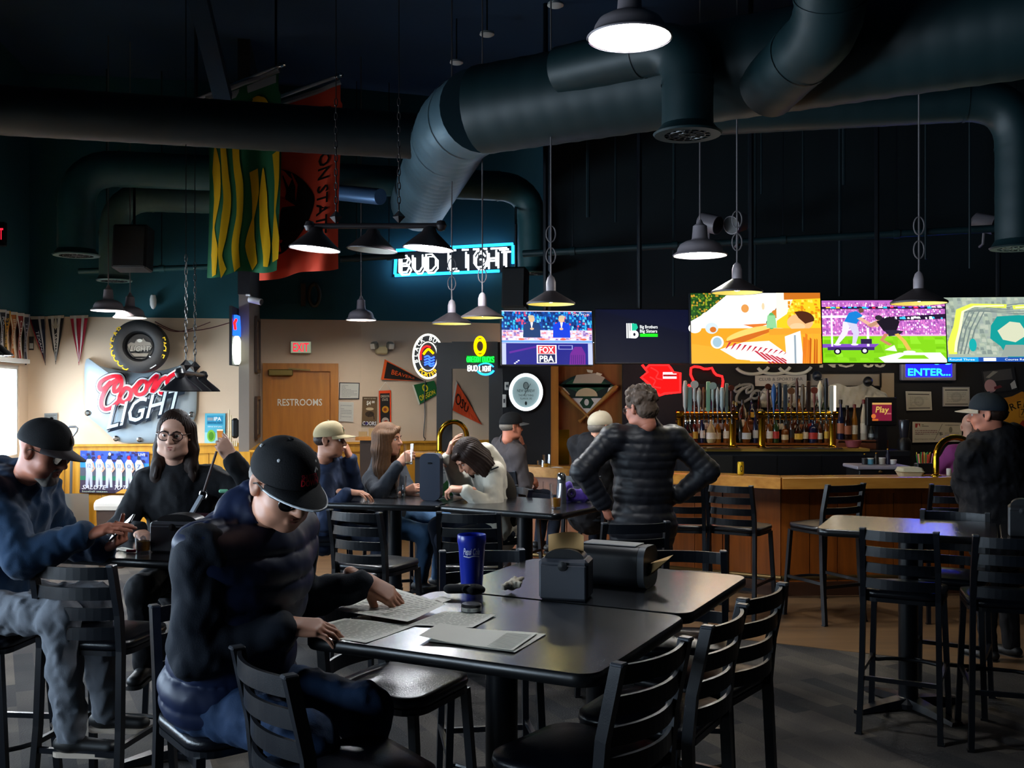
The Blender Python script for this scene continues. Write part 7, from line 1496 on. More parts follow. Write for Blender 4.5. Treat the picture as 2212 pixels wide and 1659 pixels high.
BCAP = CL('black_cap_cotton', '#0b0c10'); BRNH = mat('brown_hair', '#3a241a', .65, 0, .2, noise=.3, nscale=60); DBH = mat('dark_brown_hair', '#241610', .62, 0, .2, noise=.3, nscale=60); LTH = mat('light_brown_hair', '#5a3e28', .65, 0, .2, noise=.35, nscale=50); GRH = mat('grey_hair', '#6a625a', .6, 0, .3, noise=.3, nscale=60); GRYB = mat('grey_beard_hair', '#8a8078', .7, noise=.3, nscale=90)
DFRAME = mat('dark_glasses_frame', '#15100e', .3); SUNL = glass('dark_tinted_lens', '#1a1614', .05, .5)
BLKSH = mat('black_shoe', '#0d0d0f', .5); SOLEW = mat('cream_sole', '#b8a898', .6)
# 1 older man reading at the near table ---------------------------------------
P = Person('person in a black cap and navy quilted vest sitting over papers', (-.94, 3.38, .88), at(545, 1120, 3.3), -27, (at(612, 1042, 3.14), -46, 30, 3), sh=.222, scale=1.1, skin='fair', vox=.008, fvox=.0035, g=1.25, chest=1.26)
rw = at(618, 1352, 3.2); P.arms(1, rw, (-.75, -.1, -1), Vector((.9, .22, -.1)), Vector((.1, -.35, 1)), l1=.31, l2=.28, curl=(22, 22, 12), thumb=(.5, -.25), spread=.04)
lw = at(792, 1258, 3.66); P.arms(-1, lw, (.1, .5, -1), Vector((.8, -.1, -.42)), Vector((.35, -.55, .75)), l1=.31, l2=.28, curl=(24, 18, 10), thumb=(.45, -.5), spread=.03)
P.sit(.35, .15, .45)
P.browm = GRYB; P.body(fat=.003); P.garment('sweater', BLKSW, .012, collar=.05, fold=.011, sg=.022, fq=19); P.garment('quilted_vest', NAVYQ, .04, sleeves=False, quilt=.085, qa=.014, collar=.07, fold=.006, extra=lambda d: d.el(P.hip - UP * .58, (.5, .5, .5), .02, neg=True)); P.trousers(JEAN, .018, .008); P.shoes(BLKSH)
P.hair('fringe', GRYB)
def d_cap1(p): p.text('SHUTTER', .012, .028, .012, '#c82838', w=.06, bold=.03); p.text('DOWN', .012, .012, .016, '#f02c3c', w=.062, bold=.04); p.stroke([(.03, .042), (.042, .05), (.047, .044)], .005, '#d8d8d8')
P.cap(BCAP, tilt=6, dots=mat('white_eyelet', '#d8d8d8', .5), edge=mat('white_piping', '#c8ccd0', .5), logo=d_cap1); P.glasses(DFRAME, tint=SUNL, rim=.0028)
z = MB(); c0_ = P.neck + P.fw * .115 - P.u * .02
z.sweep([P.neck + P.fw * (.11 + .045 * k / 10) - P.u * (.02 + .5 * k / 10) for k in range(11)], .006, 6); z.build('zipper', BLKC, P.t)
OLD = P
# 2 man in the blue hoodie -----------------------------------------------------
P = Person('person in a black cap and blue hoodie looking down at a phone', (-2.4, 4.62, .9), at(48, 1035, 4.62), -4, (at(93, 972, 4.5), -8, 22, 0), sh=.2, scale=1.08, skin='ruddy', vox=.009, fvox=.0038, g=1.2, chest=1.12)
P.arms(1, at(183, 1156, 4.42), (-.4, -.3, -1), Vector((.95, .12, .28)), Vector((-.2, -.35, .9)), curl=(14, 14, 8), thumb=(.6, -.2)); P.arms(-1, at(228, 1185, 4.85), (.2, .5, -1), Vector((.75, -.25, .35)), Vector((-.2, .2, -.9)), curl=(55, 50, 30), thumb=(.5, -.5))
P.sit(.3, .16, .44, .02, -.06); P.browm = GRYB; P.body(fat=.006); P.garment('hoodie', BLUEH, .024, hood=1.15, hem=.12, fold=.013, fq=20, sg=.014); P.trousers(GREYP, .022, .012); P.shoes(BLKSH, SOLEW); P.beard(GRYB, 'full')
P.cap(BCAP, mat('dark_maroon_brim', '#1c0d12', .7), tilt=4, logo=lambda p: (p.ell(.02, .035, .018, .02, '#5a3a14'), p.ell(.02, .035, .011, .013, '#0b0c10'))); P.glasses(DFRAME, tint=SUNL, rim=.002)
# 3 woman with glasses -----------------------------------------------------------
P = Person('person with glasses in a black sweater facing us holding up a strap', (-1.86, 5.86, .86), at(385, 1012, 5.72), -88, (at(377, 938, 5.62), -84, 4, -3), sh=.18, scale=1.06, skin='pale', vox=.010, fvox=.0038, g=1.25, chest=1.15)
P.arms(-1, at(500, 990, 5.55), (.9, .2, -.8), Vector((-.35, -.1, .6)), Vector((.35, -.9, .2)), curl=(70, 65, 30), thumb=(.35, -.45)); P.arms(1, at(300, 1150, 5.42), (-.8, .2, -.8), Vector((.5, -.6, -.1)), Vector((0, 0, 1)), curl=(25, 25, 15))
P.sit(.33); P.browm = DBH; P.body(fat=.006, female=True); P.garment('sweater', BLKC, .022, hem=.1, fold=.008); P.trousers(BLKC, .02); P.shoes(BLKSH); P.hair('tied', DBH, 3, .34); P.glasses(mat('tortoise_frame', '#2c150e', .3), rim=.0026)
WOM = P
# 4 man in the tan cap ---------------------------------------------------------
P = Person('person in a tan cap and navy jacket with a hand at the mouth', (-1.43, 7.78, .86), at(705, 1000, 7.55), 4, (at(712, 950, 7.45), -4, 2, 0), sh=.19, scale=1.04, skin='tan', vox=.011, fvox=.0045, g=1.12, chest=1.08)
P.arms(-1, at(757, 990, 7.6), (.4, .2, -1), Vector((-.35, -.1, .9)), Vector((.85, -.2, .3)), curl=(35, 35, 20), thumb=(.4, -.4)); P.arms(1, at(752, 1063, 7.3), (-.3, -.4, -1), Vector((.95, -.1, -.05)), Vector((0, -.1, 1)), curl=(20, 25, 15))
P.sit(.33); P.body(); P.garment('jacket', CL('navy_jacket', '#16233c'), .022, collar=.05, hem=.08, fold=.009); P.trousers(DJEAN); P.shoes(BLKSH); P.hair('fringe', DBH); P.cap(CL('tan_cap_cotton', '#9a8a68'), tilt=5, logo=lambda p: (p.ell(0, .035, .016, .014, '#3a6a5a'), p.ell(0, .036, .01, .008, '#b05a3a')))
# 5 woman lifting a glass --------------------------------------------------------
P = Person('person in a charcoal jacket with white drawstrings lifting a glass', (-.98, 8.12, .86), at(826, 1000, 7.95), -28, (at(838, 948, 7.8), -22, 2, 2), sh=.16, scale=1.0, skin='fair', vox=.011, fvox=.0042, g=1.0)
P.arms(1, at(862, 1003, 7.55), (-.5, -.3, -1), Vector((.5, .1, .45)), Vector((-.2, -.95, .25)), curl=(38, 42, 25), thumb=(.55, -.35)); P.arms(-1, at(878, 1062, 7.7), (.5, .3, -1), Vector((.6, -.4, .3)), Vector((.3, -.7, .4)), curl=(50, 50, 25))
P.sit(.33); P.browm = BRNH; P.body(female=True); P.garment('jacket', CL('charcoal_jacket', '#262a31'), .014, collar=.045, hem=.08, fold=.007); P.trousers(CL('blue_jeans', '#34506e')); P.shoes(BLKSH); P.hair('long', LTH, 8, .36)
z = MB(); z.sweep([P.neck + P.fw * .125 + P.rt * .03 - P.u * q for q in (.04, .1, .17)], .004, 6); z.sweep([P.neck + P.fw * .13 - P.rt * .02 - P.u * q for q in (.04, .12, .2)], .004, 6); z.build('drawstring', PAPER, P.t)
GLW = P
# 6 woman in cream fleece ---------------------------------------------------------
P = Person('person in a cream fleece bowing the head into one hand', (-.1, 7.72, .86), at(1050, 985, 7.5), 196, (at(1012, 985, 7.38), 205, 48, 0), sh=.17, scale=1.02, skin='fair', vox=.011, fvox=.0045, g=1.08)
P.arms(1, at(968, 985, 7.45), (.1, .3, -1), Vector((.25, 0, 1)), Vector((-.9, -.1, .1)), curl=(25, 20, 10), thumb=(.5, -.3)); P.arms(-1, at(1003, 1057, 7.2), (.3, -.4, -1), Vector((-.95, .1, .05)), Vector((0, -.3, 1)), curl=(45, 45, 25))
P.sit(.33); P.body(female=True); P.garment('fleece_jacket', CL('cream_fleece', '#c9c2b2', sheen=.3), .02, collar=.06, hem=.05, fold=.008); P.trousers(DJEAN); P.shoes(BLKSH); P.hair('long', DBH, 11, .2)
dd = Sdf(.011); Rr = Matrix((P.rt, P.fw, P.u)).transposed(); dd.el(P.hip + P.u * .26 - P.fw * .05, (.155, .125, .2), .05, Rr); dd.el(P.hip + P.u * .06 - P.fw * .03, (.19, .15, .13), .05, Rr); npmesh('vest_back', [dd.mesh()], CL('dark_brown_vest', '#1d1712'), P.t)
z = MB(); c_ = at(1068, 1012, 7.28); z.bar(c_ - Vector((.03, 0, .012)), c_ + Vector((.03, 0, .012)), .012, .01); z.build('sleeve_tab', BLKC, P.t)
# 7 man in a grey jacket at the bar end ---------------------------------------------
P = Person('person in a black cap and grey jacket at the end of the bar', (-.02, 9.72, .86), at(1098, 955, 9.62), 25, (at(1104, 921, 9.55), 30, 3, 0), sh=.19, scale=1.02, skin='ruddy', vox=.012, fvox=.005, g=1.15, chest=1.08)
P.arms(-1, at(1128, 962, 9.85), (.4, .3, -1), Vector((-.2, -.2, .9)), Vector((.9, .3, .2)), curl=(40, 35, 20)); P.arms(1, at(1142, 1030, 9.75), (.1, -.5, -1), Vector((.6, .3, -.5)), Vector((.5, -.6, .4)), curl=(30, 30, 20))
P.sit(.33); P.body(); P.garment('jacket', CL('warm_grey_jacket', '#3c3739'), .022, collar=.07, hem=.1, fold=.01); P.trousers(DJEAN); P.shoes(BLKSH); P.hair('fringe', GRH); P.cap(BCAP, CL('grey_brim', '#6a6c70'), tilt=6)
# 8 man in the white cap ---------------------------------------------------------
P = Person('person in an off white cap and black hoodie seen from behind at the bar', (.7, 9.12, .88), at(1290, 955, 8.95), 62, (at(1297, 923, 8.9), 40, 2, 0), sh=.2, scale=1.08, skin='fair', vox=.012, fvox=.005, g=1.3, chest=1.2)
P.arms(1, Vector((1.15, 9.35, 1.11)), (.5, -.5, -1), Vector((.3, .9, 0)), Vector((0, 0, 1))); P.arms(-1, Vector((.75, 9.55, 1.11)), (-.6, 0, -1), Vector((.4, .9, 0)), Vector((0, 0, 1)))
P.sit(.33); P.body(); P.garment('hoodie', CL('black_hoodie_fleece', '#0b0c12'), .025, hood=1.2, hem=.1, fold=.009); P.trousers(DJEAN); P.shoes(BLKSH); P.hair('fringe', GRH); P.cap(CL('off_white_cap', '#b0a590'), tilt=4)
# 9 tall man in the puffer jacket -------------------------------------------------
P = Person('person in a black puffer jacket standing with hands on hips', (.86, 6.72, .96), at(1392, 922, 6.72), 104, (at(1383, 880, 6.68), 128, 14, -4), sh=.225, scale=1.06, skin='ruddy', vox=.009, fvox=.0042, g=1.2, chest=1.18)
P.arms(-1, at(1305, 1090, 6.62), (-1, -.3, .1), Vector((.3, .25, -.85)), Vector((-.8, -.4, .1)), curl=(30, 35, 20), thumb=(.5, -.2)); P.arms(1, at(1462, 1072, 6.78), (1, -.2, .12), Vector((-.6, .5, -.5)), Vector((.7, -.2, .5)), curl=(30, 35, 20), thumb=(.5, -.2))
P.stand(); P.body(); P.garment('puffer_jacket', mat('black_puffer_nylon', '#12131a', .5, 0, .4, noise=.1), .026, quilt=.056, qa=.007, collar=.06, hem=.1, fold=.007); P.trousers(CL('charcoal_trousers', '#15161c'), .016); P.shoes(BLKSH); P.hair('curly', mat('greying_brown_hair', '#57463a', .6, 0, .3, noise=.4, nscale=70), 5); P.glasses(DFRAME)
# 10 standing man in black at the right ----------------------------------------------
P = Person('standing person in a black cap and black hoodie at the right edge', (3.4, 7.1, .98), at(2142, 938, 7.0), 118, (at(2134, 895, 6.95), 145, 4, 0), sh=.24, scale=1.12, skin='ruddy', vox=.011, fvox=.0045, g=1.6, chest=1.55)
P.arms(-1, at(2085, 1080, 7.35), (-.9, -.3, -.6), Vector((.2, .9, 0)), Vector((-.8, 0, .4))); P.arms(1, at(2225, 1085, 7.35), (.9, -.3, -.5), Vector((-.2, .9, 0)), Vector((.8, 0, .4)))
P.stand(); P.body(); P.garment('hoodie', MATS['black_hoodie_fleece'], .028, hood=1.15, hem=.12, fold=.01); P.trousers(BLKC, .018); P.shoes(BLKSH); P.hair('fringe', DBH); P.beard(BRNH, 'full'); P.cap(CL('dark_slate_cap', '#16202a'), CL('pale_brim', '#a89c8c'), tilt=5)
# 11 bald person behind ---------------------------------------------------------------
P = Person('person in a magenta shirt behind the standing person in black', (4.5, 10.05, .92), at(2106, 968, 9.95), 80, (at(2098, 922, 9.9), 60, 4, 0), sh=.2, scale=1.06, skin='pale', vox=.013, fvox=.006, g=1.25, chest=1.15)
P.arms(1, Vector((4.85, 10.3, 1.05)), (.7, -.4, -.8), Vector((0, .9, 0)), Vector((0, 0, 1))); P.arms(-1, Vector((4.3, 10.35, 1.05)), (-.7, -.4, -.8), Vector((0, .9, 0)), Vector((0, 0, 1)))
P.stand(); P.body(); P.garment('shirt', CL('magenta_shirt', '#8a3a7a'), .016, hem=.08); P.trousers(DJEAN); P.shoes(BLKSH)
# ================================================================== SMALL THINGS
TT = TZ + .0005
def ontab(px, py, z=TT): d = (CAMZ - z) * FPX / (py - HOR); return Vector(((px - CX) / FPX * d, d, z))
# papers on the near table -------------------------------------------------------
def sheet(label, quad, ink, lift=None, n=10, z0=0.0, name='paper_sheet', group='printed papers on the near table'):
    q = [ontab(*p) for p in quad]; t = thing(name, label, 'paper', q[0], 0, group)
    def X(u, v, w=0):
        p = q[0].lerp(q[1], u).lerp(q[3].lerp(q[2], u), v); p.z = TT + z0 + .0008 + w + (lift(u, v) if lift else .0015 * math.sin(u * 5 + v * 3) ** 2); return p
    mb = MB(); vs = [X(i / n, j / n) for j in range(n + 1) for i in range(n + 1)]; N = len(vs); fs = [[j * (n + 1) + i, j * (n + 1) + i + 1, (j + 1) * (n + 1) + i + 1, (j + 1) * (n + 1) + i] for j in range(n) for i in range(n)]
    mb.add(vs + [v - UP * .0006 for v in vs], fs + [[N + k for k in f[::-1]] for f in fs]); mb.build('page', PAPER, t, smooth=True, fix=False)
    p = PR(X, .0006, .0003); ink(p)
    if p.f: p.build('page_print', PRINT, t, fix=False)
def ink_lines(seed, n=16, a=.07, b=.93):
    def d(p): 
        r = random.Random(seed); rows = []
        for i in range(n):
            y = b - (b - a) * (i + .5) / n; x = .08
            while x < .9: l = r.uniform(.04, .14); e = min(x + l, .92); rows.append(([(x, y), (e, y), (e, y + .4 * (b - a) / n), (x, y + .4 * (b - a) / n)], '#bebcb0')); x = e + .03
        p.many(rows)
    return d
sheet('printed sheet under the vest person right hand at the table corner', [(640, 1364), (790, 1390), (898, 1352), (745, 1336)], ink_lines(1))
sheet('printed sheet lifted by the vest person left hand', [(722, 1326), (880, 1352), (962, 1322), (838, 1290)], ink_lines(2, 12), lambda u, v: .035 * max(0, v - .2) * (1 - u * .5) + .01, z0=.004)
sheet('printed sheet half covered in the middle of the table', [(880, 1352), (1020, 1358), (1072, 1330), (960, 1322)], ink_lines(3, 12), z0=.002)
sheet('blank backed sheet stack nearest to us on the table', [(905, 1386), (1108, 1410), (1162, 1372), (950, 1358)], lambda p: ink_lines(5, 6, .1, .6)(p) if False else p.many([([(.72, .05 + .06 * k), (.97, .05 + .06 * k), (.97, .07 + .06 * k), (.72, .07 + .06 * k)], '#a8a69c') for k in range(14)]), lambda u, v: .012 * max(0, 1 - u * 3) + .003, z0=.004)
sheet('slightly larger sheet sticking out below the blank backed stack', [(925, 1386), (1112, 1411), (1180, 1371), (965, 1360)], ink_lines(9), z0=.001)
# plastic tumbler -----------------------------------------------------------------
c = ontab(1019, 1272); t = thing('plastic_tumbler', 'tall blue plastic soda tumbler with white script', 'tumbler', c); s = 2200 / c.y; h = 118 / s; r1 = 31 / s; r0 = 23 / s
mb = MB(); mb.lathe([(r0 * .9, 0), (r0, .004), (r1 * .93, h * .8), (r1, h * .86), (r1, h * .985), (r1 * .97, h), (r1 * .93, h * .98), (r0 * .93, .01), (.001, .008)], c, 40); mb.build('cup_body', mat('blue_plastic', '#1028a0', .3, 0, .5), t, smooth='auto')
def cupf(u, v, w=0): a = -PI / 2 + u / r1; rr = r0 + (r1 - r0) * min(1, v / h) + .001 + w; return c + Vector((rr * math.cos(a), rr * math.sin(a), v))
p = PR(cupf, .0005, .0004); yv = h * .66; p.text('Pepsi', -.018, yv, .026, '#d8dcf0', w=.034, bold=.03, shear=.15); p.text('Cola', .02, yv, .026, '#d8dcf0', w=.03, bold=.03, shear=.15); p.stroke(spline([(-.034, yv - .006), (-.01, yv - .01), (.01, yv - .005), (.035, yv - .008)], 5), .004, '#d8dcf0'); p.build('cup_lettering', PRINT, t, fix=False)
# black case and tape roll, card --------------------------------------------------
c = ontab(1000, 1290); t = thing('black_glasses_case', 'black soft pouch lying at the foot of the blue tumbler', 'pouch', c); d = Sdf(.004); q = c + UP * .03; d.rc(q + Vector((-.05, .01, 0)), q + Vector((.05, -.005, .004)), .026, .024, .02, ((0, 0, 1), .7)); d.rc(q + Vector((.04, -.02, .002)), q + Vector((.075, -.01, 0)), .02, .012, .015); npmesh('pouch_body', [d.mesh()], BLKC, t)
mb = MB(); mb.sweep([q + Vector((.02 + .018 * math.cos(a), -.022, .004 + .012 * math.sin(a))) for a in [2 * PI * k / 14 for k in range(14)]], .006, 8, closed=True); mb.build('pouch_ring', DARKPL, t, smooth='auto')
c = ontab(1018, 1322); t = thing('tobacco_tin', 'round black tin with a white bar code band', 'tin', c); mb = MB(); mb.lathe([(.034, 0), (.036, .003), (.036, .028), (.033, .031), (.001, .031)], c, 32); mb.build('tin_body', DARKPL, t, smooth='auto')
mb = MB(); mb.lathe([(.0365, .006), (.0365, .02)], c, 32, cap=False); mb.build('tin_band', PAPER, t, smooth='auto'); p = PR(lambda u, v, w=0: c + Vector(((.037 + w) * math.cos(-PI / 2 + u / .037), (.037 + w) * math.sin(-PI / 2 + u / .037), v)), .0003, .0002); p.many([([(-.012 + .004 * k, .008), (-.0105 + .004 * k, .008), (-.0105 + .004 * k, .018), (-.012 + .004 * k, .018)], '#303030') for k in range(3)]); p.many([([(.008 + .003 * k, .01), (.009 + .003 * k, .01), (.009 + .003 * k, .016), (.008 + .003 * k, .016)], '#707070') for k in range(5)]); p.build('band_print', PRINT, t, fix=False)
sheet('small white card with a grey band beside the black pouch', [(916, 1302), (935, 1310), (975, 1296), (955, 1288)], lambda p: p.rect(.3, .35, .9, .55, '#8a8478'), z0=.0, n=4, name='small_card', group=None)
# crumpled napkins ----------------------------------------------------------------
def wad(label, c, s, col, seed):
    t = thing('crumpled_napkin', label, 'napkin', c); R = random.Random(seed); d = Sdf(.004); q = c + UP * .03 * s
    for k in range(9): d.rc(q, q + Vector((R.uniform(-.05, .05), R.uniform(-.03, .03), R.uniform(-.022, .035))) * s, .016 * s, .007 * s, .008)
    d.disp = lambda P: .004 * noise3(P, 160, .4) + .003 * np.abs(noise3(P, 300, .9)); npmesh('napkin_wad', [d.mesh()], mat('napkin_paper', col, .9), t)
wad('crumpled pale napkin beside the napkin dispenser', ontab(1106, 1279), .95, '#c8bca8', 4)
# napkin dispensers -----------------------------------------------------------------
NAPK = mat('kraft_napkin', '#b8905c', .9); DISP = mat('charcoal_dispenser', '#484a52', .45, noise=.1)
def dispenser(label, c, yaw, w, dp, h, napkin=True, m=DISP, ad=False):
    t = thing('napkin_dispenser', label, 'napkin dispenser', c, yaw, 'napkin dispensers'); mb = MB(); mb.box((0, 0, h / 2), (w, dp, h), bevel=.012); mb.build('dispenser_body', m, t, local=True)
    mb = MB(); mb.box((0, -dp / 2 - .002, h * .45), (w * .93, .012, h * .84), bevel=.005); mb.build('front_panel', m, t, local=True)
    mb = MB(); pr = [(math.cos(a) * w * .4, math.sin(a) * .035) for a in [PI * k / 12 for k in range(13)]]; mb.add([(x, -dp * .3, h + z) for x, z in pr] + [(x, dp * .3, h + z) for x, z in pr], [list(range(13)), list(range(13, 26))[::-1]] + [[i, i + 1, 14 + i, 13 + i] for i in range(12)]); mb.build('arched_top', DARKPL, t, local=True, smooth='auto')
    mb = MB(); mb.lathe([(.018, 0), (.018, .006), (.001, .008)], (0, -dp / 2 - .008, h * .84), 14, Matrix.Rotation(PI / 2, 3, 'X')); mb.build('lock_button', DARKPL, t, local=True)
    if napkin:
        mb = MB(); n = 14; vs = []
        for j in range(7):
            for i in range(n + 1): u = -1 + 2 * i / n; vs.append((u * w * .36, -.005 + .02 * math.sin(u * 3) * j / 6, h + .02 + (.075 - .012 * u * u) * j / 6))
        N = len(vs); fs = [[j * (n + 1) + i, j * (n + 1) + i + 1, (j + 1) * (n + 1) + i + 1, (j + 1) * (n + 1) + i] for j in range(6) for i in range(n)]; mb.add(vs + [(x, y + .003, z) for x, y, z in vs], fs + [[N + k for k in f[::-1]] for f in fs]); mb.build('napkin', NAPK, t, local=True, smooth=True)
    return t
c = ontab(1223, 1290); dispenser('charcoal napkin dispenser with a kraft napkin standing out of its top', c, math.radians(-14), .19, .13, .155)
# the second one lies on its side, rounded, with a napkin out of its end
c = ontab(1335, 1262); t = thing('napkin_dispenser', 'black rounded napkin dispenser lying on its side with a napkin out of the end', 'napkin dispenser', c, tr, 'napkin dispensers')
mb = MB(); pr = rrect(.17, .165, .05); shell(mb, [[(x, y * 1.0, z + .0825) for y, z in pr] for x in (-.15, .11)]); mb.build('dispenser_body', DARKPL, t, local=True, smooth='auto')
mb = MB(); shell(mb, [[(x, y * 1.01, z * 1.01 + .0835) for y, z in pr] for x in (.112, .14)]); mb.build('end_cap', GREYPL, t, local=True, smooth='auto')
mb = MB(); mb.box((-.02, 0, .167), (.23, .1, .004), bevel=.001); mb.build('top_label', mat('scuffed_label', '#8a8a8a', .4, noise=.4, nscale=30), t, local=True)
mb = MB(); mb.add([(.14, -.04, .05), (.14, .04, .05), (.22, .05, .13), (.22, -.02, .12), (.145, -.03, .1), (.145, .04, .1)], [(0, 1, 2, 3), (0, 3, 4), (1, 5, 2), (4, 3, 2, 5)]); mb.build('napkin', NAPK, t, local=True)
# left table ------------------------------------------------------------------------
c = ontab(400, 1192) ; dispenser('charcoal napkin dispenser on the left table before the person wearing glasses', at(392, 1190, 5.05).xy.to_3d() + UP * TT, math.radians(-10), .26, .16, .15, False)
def tumbler(label, c, r, h, fill, fcol, name='drinking_glass', flare=1.18, group=None, ice=False):
    t = thing(name, label, 'glass', c, 0, group); mb = MB(); mb.lathe([(r * .9, 0), (r, .003), (r * flare, h), (r * flare * .955, h), (r * .93, .012), (.001, .01)], c, 28); mb.build('glass_wall', GLASSM, t, smooth='auto')
    mb = MB(); mb.lathe([(r * .96, .002), (r * .97, .009), (.001, .009)], c, 24); mb.build('glass_base', glass('thick_glass', '#e0e4e6', .05, .6), t, smooth='auto')
    if fill: mb = MB(); f2 = 1 + (flare - 1) * fill; mb.lathe([(r * .91, .0125), (r * .93 * f2, h * fill), (.001, h * fill)], c, 24); mb.build('drink', mat('drink_' + fcol[1:], fcol, .1, 0, .5, clear=.35), t, smooth='auto')
    if ice:
        for k, (dx, dz) in enumerate(((.01, .05), (-.012, .045), (.004, .07))): mb = MB(); mb.box(c + Vector((dx, -.005 * k, dz)), (.022, .022, .022), Quaternion((1, .3, k), .6 + k).to_matrix(), bevel=.003); mb.build('ice_cube', glass('ice', '#e8ecf0', .1, .6), t)
    return t
tumbler('short whiskey glass with amber drink on the left table', at(309, 1188, 4.98).xy.to_3d() + UP * TT, .034, .095, .6, '#9a6a1c', ice=True)
sheet('small white slip on the left table beside the whiskey glass', [(247, 1187), (272, 1192), (291, 1187), (263, 1182)], lambda p: p.lines(.2, .8, .3, .7, 2, '#a09a90'), n=4, name='paper_slip', group=None)
mb = MB(); c = at(246, 1176, 5.02); c.z = TT + .004; mb.box(c, (.03, .05, .006), bevel=.002); tag(mb.build('lighter', mat('white_lighter', '#c8c4c0', .4)), 'small pale object beside the paper slip on the left table', 'lighter')
mb = MB(); c = at(287, 1160, 4.98); c.z = TT + .008; mb.sweep([c - Vector((.03, 0, 0)), c + Vector((.035, .0, 0))], .007, 10); tag(mb.build('pink_pen', mat('pink_plastic', '#b02850', .4)), 'pink pen lying behind the whiskey glass', 'pen')
# phone in the blue hoodie person's hands
c = at(264, 1140, 4.72); R = (Quaternion((0, 0, 1), -.25) @ Quaternion((0, 1, 0), -.7) @ Quaternion((1, 0, 0), .5)).to_matrix(); t = thing('smartphone', 'black smartphone in the hands of the blue hoodie person', 'phone', c); mb = MB(); mb.box(c, (.15, .075, .009), R, bevel=.003); mb.build('phone_body', DARKPL, t); mb = MB(); mb.box(c + R @ Vector((0, 0, .0052)), (.142, .068, .001), R); mb.build('phone_screen', mat('phone_glass', '#05060a', .08), t)
# purse
c = at(430, 1110, 5.45); t = thing('purse', 'dark maroon purse with a silver clip and strap on the left table', 'purse', Vector((c.x, c.y, TT))); d = Sdf(.008); q = Vector((c.x + .03, c.y, TT + .07)); d.rc(q + Vector((-.1, 0, 0)), q + Vector((.1, 0, 0)), .07, .065, .03, ((0, 1, 0), .6)); npmesh('purse_body', [d.mesh()], mat('maroon_leather', '#3a1420', .5), t)
hnd = at(468, 975, 5.5); mb = MB(); mb.sweep([hnd, at(440, 1062, 5.5)], .007, 8); mb.build('strap', mat('strap_brown', '#4a3430', .6), t); mb = MB(); a_ = at(440, 1060, 5.5); mb.sweep([a_ + Vector((.02 * math.cos(x), 0, .025 * math.sin(x) - .02)) for x in [2 * PI * k / 14 for k in range(14)]], .006, 8, closed=True); mb.build('clip_ring', CHROME, t, smooth='auto')
mb = MB(); mb.bar(at(436, 1070, 5.45), at(412, 1112, 5.4), .035, .01); mb.build('silver_tab', mat('silver_leather', '#9aa0a8', .3, .5), t); mb = MB(); mb.box(at(483, 1061, 5.5), (.05, .02, .02), bevel=.006); mb.build('green_tag', mat('mint_plastic', '#7ac8a0', .5), t)
# middle tables ---------------------------------------------------------------------
tumbler('empty pint glass standing on the middle table', ontab(866, 1074), .033, .16, 0, '', flare=1.35)
tumbler('pint glass held up by the person in the charcoal jacket', at(883, 1003, 7.52), .031, .15, .12, '#c8b890', flare=1.3)
tumbler('half full beer glass on the table beside the puffer jacket person', ontab(1201, 1098), .034, .165, .42, '#b87a18', flare=1.32)
c = ontab(932, 1080); t = thing('tall_napkin_tower', 'tall dark napkin tower with a rounded top on the middle table', 'napkin dispenser', c, math.radians(-10)); mb = MB(); pr = [(x, z) for x, z in rrect(.15, .34, .045)]; shell(mb, [[(x, y, z + .17) for x, z in pr] for y in (-.05, .05)]); mb.build('tower_body', mat('slate_plastic', '#2c3444', .4), t, local=True, smooth='auto'); mb = MB(); mb.box((0, -.054, .27), (.03, .01, .012), bevel=.003); mb.build('slot', BLACKM, t, local=True)
c = ontab(962, 1076) + Vector((0, .08, 0)); t = thing('menu_stand', 'pale table menu with a green picture behind the napkin tower', 'menu', c, math.radians(12)); mb = MB(); mb.box((0, 0, .15), (.11, .015, .3), bevel=.004); mb.build('menu_board', mat('menu_card', '#9a9a9c', .5), t, local=True); p = PR(Frame(FR[t] @ Vector((0, -.0085, 0)), FR[t].to_3x3() @ Vector((1, 0, 0))), .0005); p.poly([(-.05, .01), (.05, .01), (.05, .1), (.02, .14), (-.02, .1), (-.05, .12)], '#2a5a2c'); p.lines(-.04, .04, .17, .28, 5, '#6a6a70', seed=3); p.build('menu_print', PRINT, t, fix=False)
c = ontab(1208, 1090) + Vector((.02, .09, 0)); t = thing('condiment_bottle', 'clear squeeze bottle with a chrome top behind the beer glass', 'bottle', c); mb = MB(); mb.lathe([(.035, 0), (.036, .1), (.03, .13), (.03, .17)], c, 18); mb.build('bottle_wall', GREYPL, t, smooth='auto'); mb = MB(); mb.lathe([(.032, .168), (.032, .2), (.02, .215), (.001, .216)], c, 18); mb.build('chrome_top', CHROME, t, smooth='auto')
c = at(1243, 1075, 7.25); c.z = TT; t = thing('purple_gift_bag', 'purple drawstring bag on the table beside the puffer jacket person', 'bag', c); d = Sdf(.008); q = c + UP * .05; d.rc(q + Vector((-.06, 0, 0)), q + Vector((.07, 0, -.005)), .05, .045, .03, ((0, 1, 0), .7)); d.rc(q + Vector((-.04, 0, .03)), q + Vector((-.05, 0, .065)), .025, .03, .02); d.rc(q + Vector((.05, 0, .02)), q + Vector((.075, 0, .055)), .02, .025, .02); d.disp = lambda P: .008 * noise3(P, 60, .4); npmesh('bag_body', [d.mesh()], mat('purple_velvet', '#4a2a9a', .7, sheen=.3), t); mb = MB(); mb.sweep([q + Vector((-.03 + .02 * math.cos(a), -.045, .02 + .025 * math.sin(a))) for a in [2 * PI * k / 12 for k in range(12)]], .012, 6, closed=True); mb.build('bag_neck', mat('dark_purple', '#180c34', .7), t)
